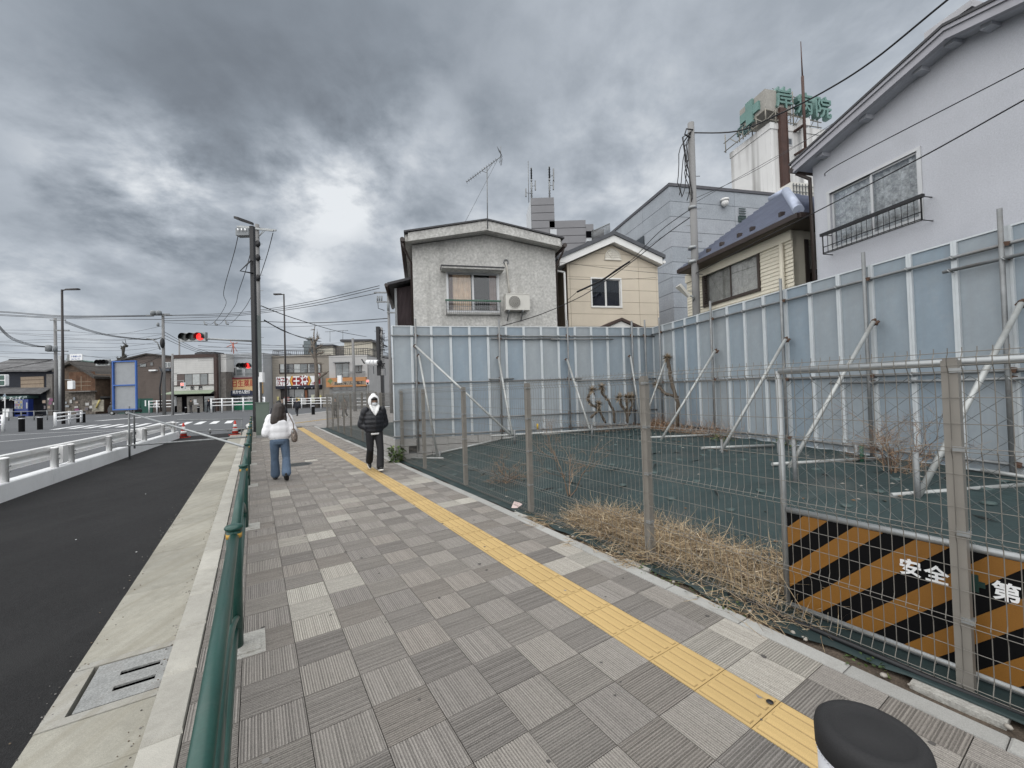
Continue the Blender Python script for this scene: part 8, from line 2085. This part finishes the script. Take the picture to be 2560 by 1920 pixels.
def torso(mb, rings):
    # rings: (x, y, z, rx, ry)
    mb.loft([(Vector((x, y, z)), Vector((rx, 0, 0)), Vector((0, ry, 0))) for x, y, z, rx, ry in rings])
m_skin = M('skin', (.42, .26, .19), .6, var=.05); m_hair = M('dark brown hair', (.022, .014, .011), .45, var=.35, scale=18, spec=.5); m_hairk = M('black hair', (.010, .009, .009), .5, var=.3)
m_wpuf = M('white puffer nylon', (.74, .74, .76), .5, var=.04, scale=5, bump=.5, bscale=22); m_kpuf = M('black puffer nylon', (.013, .014, .018), .42, var=.2, scale=6, bump=.5, bscale=20)
m_jean = M('blue denim', (.085, .125, .185), .85, var=.22, scale=4.5, grain=.15, gscale=120, bump=.4, bscale=18); m_kpant = M('black trousers', (.011, .011, .013), .8, var=.2, bump=.4, bscale=16)
m_shoek = M('black shoe', (.012, .012, .012), .5); m_sole = M('white rubber sole', (.68, .68, .66), .6); m_hood = M('white hood fabric', (.70, .70, .70), .85, var=.04, scale=7, bump=.3, bscale=30)
m_mask = M('white face mask', (.50, .52, .54), .85)
def hand(mb, w, d, side, up=Vector((0, 0, 1))):
    # palm with four bent fingers and a thumb, from wrist w along d
    d = d.normalized(); c = d.cross(up).normalized()*side; n = c.cross(d)
    limb(mb, [w, w+d*.05, w+d*.085], [.024, .034, .030])
    for k, (o, l) in enumerate(((-.026, .062), (-.009, .072), (.009, .068), (.025, .054))):
        p = w+d*.085+c*o; limb(mb, [p, p+d*l*.45+n*.004, p+d*l*.8-n*.012*1.5, p+d*l-n*.03], [.0095, .009, .0082, .007])
    p = w+d*.025-c*.028; limb(mb, [p, p+d*.03-c*.02, p+d*.058-c*.022], [.012, .0105, .009])
def figure(label, loc, facing, H, wear, pose, vox=.02, group=None, lean=0.0):
    fx = Vector(facing).normalized(); rz = math.atan2(fx.y, fx.x)-PI/2
    root = thing('person', label, 'person', loc, rz, group)
    h = H
    hip = .515*h; sh = .815*h; nk = .855*h
    hipw = .085*h/1.7*1.0; shw = wear.get('shw', .185)*h/1.7
    L = pose
    hw = Vector((0, lean, 0))
    # legs
    legs = []
    for sd, (kn, an) in ((-1, L['legs'][0]), (1, L['legs'][1])):
        hp = Vector((sd*.095*h/1.7, 0, hip)); k = Vector((sd*.10*h/1.7+kn[0], kn[1], kn[2]*h)); a = Vector((sd*.095*h/1.7+an[0], an[1], an[2]*h)); legs.append((hp, k, a))
    arms = []
    for sd, (el, wr) in ((-1, L['arms'][0]), (1, L['arms'][1])):
        s_ = Vector((sd*shw, lean, sh)); arms.append((s_, Vector((sd*el[0], el[1]+lean, el[2]*h)), Vector((sd*wr[0], wr[1]+lean, wr[2]*h))))
    hd = Vector((0, lean*1.35+L.get('headf', .02), .93*h)) if 'head' not in L else Vector(L['head'])
    # body: one continuous surface
    mb = MB()
    mb.ball(hd+Vector((0, -.005, .012)), .074, .092, .112, 14, 12); mb.ball(hd+Vector((0, .035, -.045)), .055, .055, .062, 12, 10)
    mb.ball(hd+Vector((0, .094, -.02)), .012, .017, .022, 8, 6)
    for sd in (-1, 1): mb.ball(hd+Vector((sd*.076, -.005, -.01)), .012, .022, .03, 8, 6)
    limb(mb, [hd+Vector((0, -.01, -.09)), Vector((0, lean, sh+.01))], [.05, .058])
    torso(mb, [(0, 0, hip-.06, .12, .09), (0, 0, hip+.05, .145, .10), (0, lean*.4, .63*h, .125, .09), (0, lean*.7, .73*h, .15, .105), (0, lean, sh-.02, .165, .085), (0, lean, sh+.05, .07, .05)])
    for hp, k, a in legs: limb(mb, [hp, k, a], [.075, .05, .035])
    for (s_, e, w), sd in zip(arms, (-1, 1)):
        limb(mb, [s_, e, w], [.045, .036, .026]); hand(mb, w, (w-e), sd)
    put('body', None, root) if False else None
    b = blob(mb, max(.009, vox*.6) if vox < .02 else vox, 2); b.materials.append(m_skin); put('body', b, root)
    # trousers
    mb = MB(); tr = wear.get('leg', (.088, .068, .072))
    torso(mb, [(0, 0, hip-.07, .135, .105), (0, -.01, hip, .165, .125), (0, 0, hip+.08, .15, .11), (0, 0, hip+.13, .135, .10)])
    for hp, k, a in legs: limb(mb, [hp-Vector((0, 0, .02)), k, a+(k-a).normalized()*.02], tr)
    t = blob(mb, vox, 3); t.materials.append(wear['trousers']); put('trousers', t, root)
    # jacket
    mb = MB(); hem = wear.get('hem', .50)*h; bulk = wear.get('bulk', 1.0); q = wear.get('quilt', 0); n = 22; rings = []
    for i in range(n+1):
        f = i/n; z = hem+(sh+.03-hem)*f
        rx = (.178+.028*math.sin(PI*min(1, f*1.1))) if f < .82 else .19-(f-.82)/.18*.105; ry = (.122+.03*math.sin(PI*f)) if f < .82 else .13-(f-.82)/.18*.06
        bl = 1+(.055*abs(math.sin(PI*f*q)) if q else 0); 
        if f < .06: bl *= .93
        rings.append((0, lean*f, z, rx*bulk*bl, ry*bulk*bl))
    torso(mb, rings)
    ar = wear.get('arm', (.078, .068, .055))
    for s_, e, w in arms:
        if q:
            pts = [s_.lerp(e, i/6) for i in range(6)]+[e.lerp(w, i/6) for i in range(7)]; k = len(pts)
            rs = [(ar[0]+(ar[1]-ar[0])*min(1, i/6) if i < 6 else ar[1]+(ar[2]-ar[1])*(i-6)/6)*(1+.10*(i % 2)) for i in range(k)]
            limb(mb, pts, rs)
        else: limb(mb, [s_, e, w], ar)
    if wear.get('collar'): limb(mb, [Vector((0, lean-.01, sh)), Vector((0, lean+.0, nk+.01))], [.10*bulk, .082*bulk])
    j = blob(mb, vox, 3 if vox < .02 else 2); j.materials.append(wear['jacket']); put('jacket', j, root)
    # shoes
    for i, ((hp, k, a), (pitch, yaw)) in enumerate(zip(legs, L.get('feet', ((0, 0), (0, 0))))):
        mb = MB(); Mx = Matrix.Translation(a) @ Matrix.Rotation(yaw, 4, 'Z') @ Matrix.Rotation(pitch, 4, 'X')
        s2 = MB()
        s2.ball((0, .055, -.035), .043, .125, .042, 12, 8); s2.ball((0, -.02, -.01), .042, .06, .055, 10, 8); s2.ball((0, .0, .02), .042, .05, .05, 10, 8)
        for v in s2.v: v.z = max(v.z, -.072)
        sb_ = blob(s2, .011 if vox < .02 else .02, 2); sb_.materials.append(wear['shoes']); sb_.transform(Mx); so2 = put('shoe', sb_, root)
        s3 = MB(); s3.loft([(Vector((0, .045, z)), Vector((.046*sc, 0, 0)), Vector((0, .132*sc, 0))) for z, sc in ((-.080, .97), (-.064, 1.0), (-.052, .97))])
        me = s3.mesh('sole', wear.get('sole', wear['shoes'])); me.transform(Mx); put('sole', me, so2)
    if wear.get('hair') == 'short':
        mb = MB(); mb.ball(hd+Vector((0, -.016, .034)), .083, .098, .10, 14, 10); mb.ball(hd+Vector((0, -.05, -.02)), .07, .06, .07, 10, 8)
        hm = blob(mb, .014 if vox < .02 else .02, 2); hm.materials.append(wear.get('hairmat', m_hairk)); put('hair', hm, root)
    if wear.get('hair') == 'long':
        mb = MB(); mb.ball(hd+Vector((0, -.012, .03)), .088, .104, .104, 14, 10)
        torso(mb, [(-.05, -.11, hd.z-.33, .075, .03), (-.045, -.11, hd.z-.27, .115, .045), (-.025, -.09, hd.z-.15, .128, .065), (-.008, -.05, hd.z-.05, .124, .092), (0, -.02, hd.z+.045, .113, .108), (0, -.015, hd.z+.10, .085, .085)])
        for k in range(7): x = -.10+.033*k; limb(mb, [Vector((x, -.085, hd.z-.12)), Vector((x*1.15, -.10, hd.z-.25)), Vector((x*1.2+.01*math.sin(k*2), -.10, hd.z-.34-.035*math.sin(k*1.7))) ], [.035, .030, .010])
        hm = blob(mb, .011, 2); hm.materials.append(m_hair); put('hair', hm, root)
    return root, hd, legs, arms
WALK = dict(legs=(((0, .12, .285), (0, .16, .062)), ((0, .03, .29), (0, -.24, .10))), feet=((.12, 0), (-.65, 0)), arms=(((.25, -.10, .62), (.25, .03, .47)), ((.25, .08, .62), (.24, .22, .50))))
WALK2 = dict(legs=(((0, .03, .29), (0, -.24, .10)), ((0, .12, .285), (0, .16, .062))), feet=((-.65, 0), (.12, 0)), arms=(((.25, .08, .62), (.24, .22, .50)), ((.25, -.10, .62), (.25, .03, .47))))
STAND = dict(legs=(((0, .02, .285), (-.02, 0, .05)), ((0, .02, .285), (.03, .03, .05))), feet=((0, .15), (0, -.15)), arms=(((.25, -.04, .62), (.22, .08, .47)), ((.25, -.02, .62), (.15, .20, .60))))
# ---- woman walking away
wpos = G(560+490*.28933, 880+1118*.28933)+SD*.10
pose = dict(legs=(((.0, .12, .285), (.0, .20, .060)), ((.02, .03, .285), (.02, -.20, .10))), feet=((.1, .05), (-.55, -.1)),
            arms=(((.235, -.04, .625), (.13, .20, .66)), ((.24, -.04, .625), (.13, .20, .67))), headf=.03)
wf = (SD*.98+SN*.05)
wom, hd, legs, arms = figure('woman with long dark hair in a white puffer jacket and jeans walking away', wpos, wf, 1.575,
    dict(jacket=m_wpuf, trousers=m_jean, shoes=m_shoek, hair='long', hem=.535, bulk=1.05, shw=.165, quilt=3.3, arm=(.082, .084, .066), leg=(.092, .074, .090), collar=True), pose, .0125)
# shoulder bag
m_bag = M('brown patterned bag', (.16, .13, .11), .7, var=.75, scale=38, grain=.3, gscale=60)
bag = thing('shoulder_bag', 'brown patterned shoulder bag hanging at the right hip of the woman in white', 'bag', wpos+Vector((0, 0, .9)), wom.rotation_euler[2])
Mw = WM[wom.name]
mb = MB(); b0 = Vector((.265, -.13, .93))
torso(mb, [(b0.x, b0.y, .775, .03, .08), (b0.x, b0.y, .80, .055, .13), (b0.x, b0.y+.0, .90, .062, .145), (b0.x-.01, b0.y, 1.0, .045, .115), (b0.x-.015, b0.y, 1.05, .022, .075)])
mb.v = [Mw @ v for v in mb.v]; part(bag, 'bag_body', mb, m_bag)
mb = MB().tube([Mw @ Vector(p) for p in ((b0.x-.01, b0.y-.08, 1.03), (.25, -.17, 1.15), (.205, -.155, 1.26), (.165, -.06, 1.365), (.175, .05, 1.33), (.24, .08, 1.2), (b0.x, b0.y+.08, 1.03))], .011, 6); part(bag, 'strap', mb, m_bag)
part(bag, 'buckle', MB().ball(Mw @ Vector((b0.x-.03, b0.y-.13, 1.0)), .014, .014, .035, 8, 6), m_galv)
# ---- man in a white hood walking towards us
mpos = G(560+1318*.28933, 880+1033*.28933)+SD*.12
pose = dict(legs=(((0, .13, .285), (.03, .22, .064)), ((0, .02, .29), (-.03, -.29, .11))), feet=((.18, .06), (-.7, 0)),
            arms=(((.265, -.08, .62), (.13, .01, .575)), ((.265, -.08, .62), (.13, .01, .575))), headf=.035)
man, hd, legs, arms = figure('man in a black puffer jacket with a white hood up and a face mask', mpos, -SD*.98+SN*-.03, 1.66,
    dict(jacket=m_kpuf, trousers=m_kpant, shoes=m_shoek, sole=m_sole, hair='short', hem=.505, bulk=1.03, quilt=5.5, arm=(.084, .078, .07), leg=(.098, .075, .082), collar=True), pose, .0125)
# hood: a shell open at the face, drawn to a slight point, with the neck of the hoodie below
mb = MB(); seg, rin = 26, 18; keep = []
c0 = hd+Vector((0, -.025, .008)); R3 = (.118, .138, .150)
idx = {}
for i in range(rin+1):
    th = PI*(.02+.80*i/rin)
    for j in range(seg):
        a = 2*PI*j/seg; d = Vector((math.sin(th)*math.sin(a), math.sin(th)*math.cos(a), math.cos(th)))
        p = c0+Vector((d.x*R3[0]*(1+.10*max(0, -d.z)), d.y*R3[1], d.z*R3[2]+(.022 if d.z > .9 else 0)))
        idx[i, j] = (len(mb.v), d); mb.v.append(p)
for i in range(rin):
    for j in range(seg):
        q = [idx[i, j], idx[i, (j+1) % seg], idx[i+1, (j+1) % seg], idx[i+1, j]]; d = sum((x[1] for x in q), Vector())/4
        if d.y > 0 and (d.x/.70)**2+((d.z+.13)/.76)**2 < 1: continue
        mb.f.append([x[0] for x in q]); mb.m.append(0); mb.smooth.append(True)
me = mb.mesh('hood', m_hood); o = bpy.data.objects.new('tmp', me); COL.objects.link(o); md = o.modifiers.new('s', 'SOLIDIFY'); md.thickness = .016; md.offset = -1
dg = bpy.context.evaluated_depsgraph_get(); dg.update(); me2 = bpy.data.meshes.new_from_object(o.evaluated_get(dg)); bpy.data.objects.remove(o); put('hood', me2, man)
mb = MB(); limb(mb, [hd+Vector((-.085, .06, -.10)), hd+Vector((-.05, .115, -.20)), hd+Vector((0, .135, -.30))], [.032, .028, .014]); limb(mb, [hd+Vector((.085, .06, -.10)), hd+Vector((.05, .115, -.20)), hd+Vector((0, .135, -.30))], [.032, .028, .014])
limb(mb, [hd+Vector((0, .02, -.13)), hd+Vector((0, .06, -.22))], [.072, .055])
hm = blob(mb, .011, 2); hm.materials.append(m_hood); put('hoodie_neck', hm, man)
mb = MB(); torso(mb, [(0, .0, .487*1.66, .150, .118), (0, .0, .52*1.66, .16, .12)]); put('hoodie_hem', mb.mesh('hoodie_hem', m_hood), man)
mb = MB(); mb.ball(hd+Vector((0, .058, -.055)), .056, .052, .05, 14, 10); put('face_mask', mb.mesh('face_mask', m_mask), man)
mb = MB()
for sd in (-1, 1):
    mb.tube([hd+Vector((sd*.034+.026*math.cos(t*PI/8), .098, .002+.021*math.sin(t*PI/8))) for t in range(16)], .0032, 5, closed=True); mb.tube([hd+Vector((sd*.06, .095, .005)), hd+Vector((sd*.08, .0, .005))], .003, 5)
mb.tube([hd+Vector((-.008, .1, .006)), hd+Vector((.008, .1, .006))], .003, 5); put('glasses', mb.mesh('glasses', m_black), man)
mb = MB()
for sd in (-1, 1): mb.ball(hd+Vector((sd*.033, .077, .002)), .013, .009, .007, 8, 6)
put('eyes', mb.mesh('eyes', M('eye', (.03, .02, .018), .3)), man, kind='stuff')
mb = MB(); mb.ball(hd+Vector((0, .055, .055)), .075, .055, .042, 12, 8); hm = blob(mb, .012, 1); hm.materials.append(m_hairk); put('fringe', hm, man)
mb = MB(); zz_ = lambda z: Vector((0, .15*1.13+.012, z)); mb.tube([Vector((0, .185, .86)), Vector((0, .20, 1.0)), Vector((0, .19, 1.2))], .005, 5); put('zip', mb.mesh('zip', m_black), man)
# ---- the others
m_dkj = M('dark navy coat', (.016, .018, .026), .8, var=.2); m_olv = M('dark olive coat', (.045, .042, .035), .85, var=.2); m_gryc = M('dark grey coat', (.05, .05, .052), .85, var=.2); m_dk = M('dark trousers', (.02, .021, .026), .85, var=.2); m_gj = M('grey jeans', (.10, .11, .125), .85, var=.2); m_brnc = M('brown grey coat', (.085, .075, .068), .85, var=.2)
base = dict(shoes=m_shoek, hair='short')
def who(label, pos, face, H, jk, tr, pose, **k):
    w = dict(base, jacket=jk, trousers=tr); w.update(k); return figure(label, pos, face, H, w, pose, .03)
p0 = S(16.2, .72); who('dark clothed person partly hidden behind the woman in white', p0, SD, 1.60, m_dkj, m_dk, WALK)
p0 = G(743, 1040, 0); w_ = who('person in a dark coat walking leftwards across the plaza with a bag', p0, (-.75, .55, 0), 1.62, m_dkj, m_dk, WALK2, hem=.40)
bg2 = thing('hand_bag', 'dark bag slung behind the person walking across the plaza', 'bag', p0+Vector((.25, -.1, .95))); part(bg2, 'bag_body', MB().ball(p0+Vector((.22, -.16, 1.0)), .16, .10, .2, 10, 8), m_dkj)
p0 = G(620+1275*.17179, 960+495*.17179, 0); who('left one of two dark coated people behind the far mesh fence', p0, (.3, -1, 0), 1.60, m_gryc, m_dk, WALK, hem=.45)
p0 = G(620+1410*.17179, 960+492*.17179, 0); who('right one of two people behind the far mesh fence with pale shoes', p0, (-.1, -1, 0), 1.55, m_brnc, m_dk, WALK2, shoes=m_sole, hem=.45)
for (x, y0, y1, face, jk, tr, ps, lab) in ((1095, 945, 1165, (1, .2, 0), m_dkj, m_dk, STAND, 'person in black at the left of the customers before the white sided shop'), (1225, 948, 1192, (.1, 1, 0), m_olv, m_dk, STAND, 'broad person in a dark olive coat seen from behind at the white sided shop'),
      (1415, 935, 1168, (.1, -1, 0), m_dkj, m_gj, STAND, 'person in a dark jacket and grey jeans facing us at the white sided shop'), (1535, 940, 1188, (-1, .1, 0), m_dkj, m_dk, WALK, 'person in dark clothes leaning left with a pale bag at the white sided shop'), (1628, 915, 1180, (.2, 1, 0), m_gryc, m_dk, STAND, 'pale haired person at the right end of the customers')):
    px, py = cB(x, y1); p0 = G(px, py, RZ); H = AT(*cB(x, y0), p0.y).z-RZ
    who(lab, p0, face, H, jk, tr, ps, hairmat=M('grey hair', (.25, .24, .23), .7) if 'pale' in lab and 'haired' in lab else m_hairk)
px, py = cB(655, 1190); p0 = G(px, py, RZ); H = (AT(*cB(655, 1005), p0.y).z-RZ)*1.12
who('person in a white top bending forward behind the short white fence', p0, (-1, .1, 0), H, m_wpuf, m_dk, dict(STAND, head=(0, .38, .80*H), arms=(((.2, .35, .55), (.15, .5, .42)), ((.2, .35, .55), (.15, .5, .42)))), lean=.0) if False else figure('person in a white top bending forward behind the short white fence', p0, (-1, .1, 0), H, dict(base, jacket=m_wpuf, trousers=m_dk), dict(STAND, arms=(((.2, .25, .55), (.15, .45, .48)), ((.2, .25, .55), (.15, .45, .48)))), .03, lean=.28)
px, py = cA(1420, 1190); p0 = G(px, py, RZ); H = AT(*cA(1440, 940), p0.y).z-RZ
who('person in a red brown coat by the clutter before the rusty gable house', p0, (-.6, -.6, 0), H, M('red brown coat', (.10, .05, .045), .85, var=.3), m_dk, STAND)
# bicycles and clutter by the rusty house
def bicycle(label, o, ang, col):
    b = thing('bicycle', label, 'bicycle', o, ang); Mx = Matrix.Translation(o) @ Matrix.Rotation(ang, 4, 'Z')
    def T(pts, r, mat, nm, closed=False, n=6): part(b, nm, MB().tube([Mx @ Vector(p) for p in pts], r, n, closed=closed), mat)
    for x in (-.55, .55):
        T([(x+.34*math.cos(t*PI/10), 0, .34+.34*math.sin(t*PI/10)) for t in range(20)], .035, m_black, 'wheel', True)
    mb = MB()
    for x in (-.55, .55):
        for t in range(8): mb.tube([Mx @ Vector((x, 0, .34)), Mx @ Vector((x+.32*math.cos(t*PI/4), 0, .34+.32*math.sin(t*PI/4)))], .006, 3)
    part(b, 'spokes', mb, m_galv, kind='stuff')
    T([(-.55, 0, .34), (-.1, 0, .32), (.42, 0, .85)], .035, col, 'frame'); T([(-.1, 0, .32), (-.22, 0, .85)], .035, col, 'seat_tube'); T([(.55, 0, .34), (.42, 0, .95), (.36, 0, 1.05)], .03, col, 'fork')
    part(b, 'saddle', MB().ball(Mx @ Vector((-.24, 0, .90)), .16, .09, .05, 8, 6), m_black); T([(.30, -.28, 1.05), (.38, 0, 1.08), (.30, .28, 1.05)], .02, m_galv, 'handlebar')
    mb = MB().box(.42, .72, -.18, .18, .82, 1.05, M=Mx); part(b, 'basket', mb, m_galvd)
for i, (x, lab, c) in enumerate(((1330, 'bicycle parked before the rusty gable house nearest the street lamp', (.3, .3, .32)), (1660, 'pale bicycle parked before the low house by the yellow strut', (.5, .5, .5)), (1760, 'red framed bicycle parked just left of the roadwork sign', (.35, .06, .05)))):
    p0 = G(*cA(x, 1205), RZ)+Vector((0, 1.0, 0)); bicycle(lab, p0, .3+.2*i, M('bicycle paint %d' % i, c, .4))
# leaflets and scraps on the new asphalt
for i, (x, y) in enumerate(((364, 1235), (190, 1349), (341, 1380))):
    p = G(x, y, RZ+.006); solo('paper_scrap', MB().box(-.007, .007, -.005, .005, 0, .003, M=Matrix.Translation(p)), m_white, ['pale scrap of paper in the middle of the new asphalt', 'tiny white scrap far left on the new asphalt', 'tiny white scrap near the gutter on the new asphalt'][i], 'litter', p)
sp_ = S(1.12, 2.25, .006); solo('dark_spot', MB().lathe(sp_, [(.018, 0), (.016, .003), (.0001, .003)], 10, caps=False), m_black, 'small dark round spot on a yellow guide tile near the bollard', 'spot', sp_)
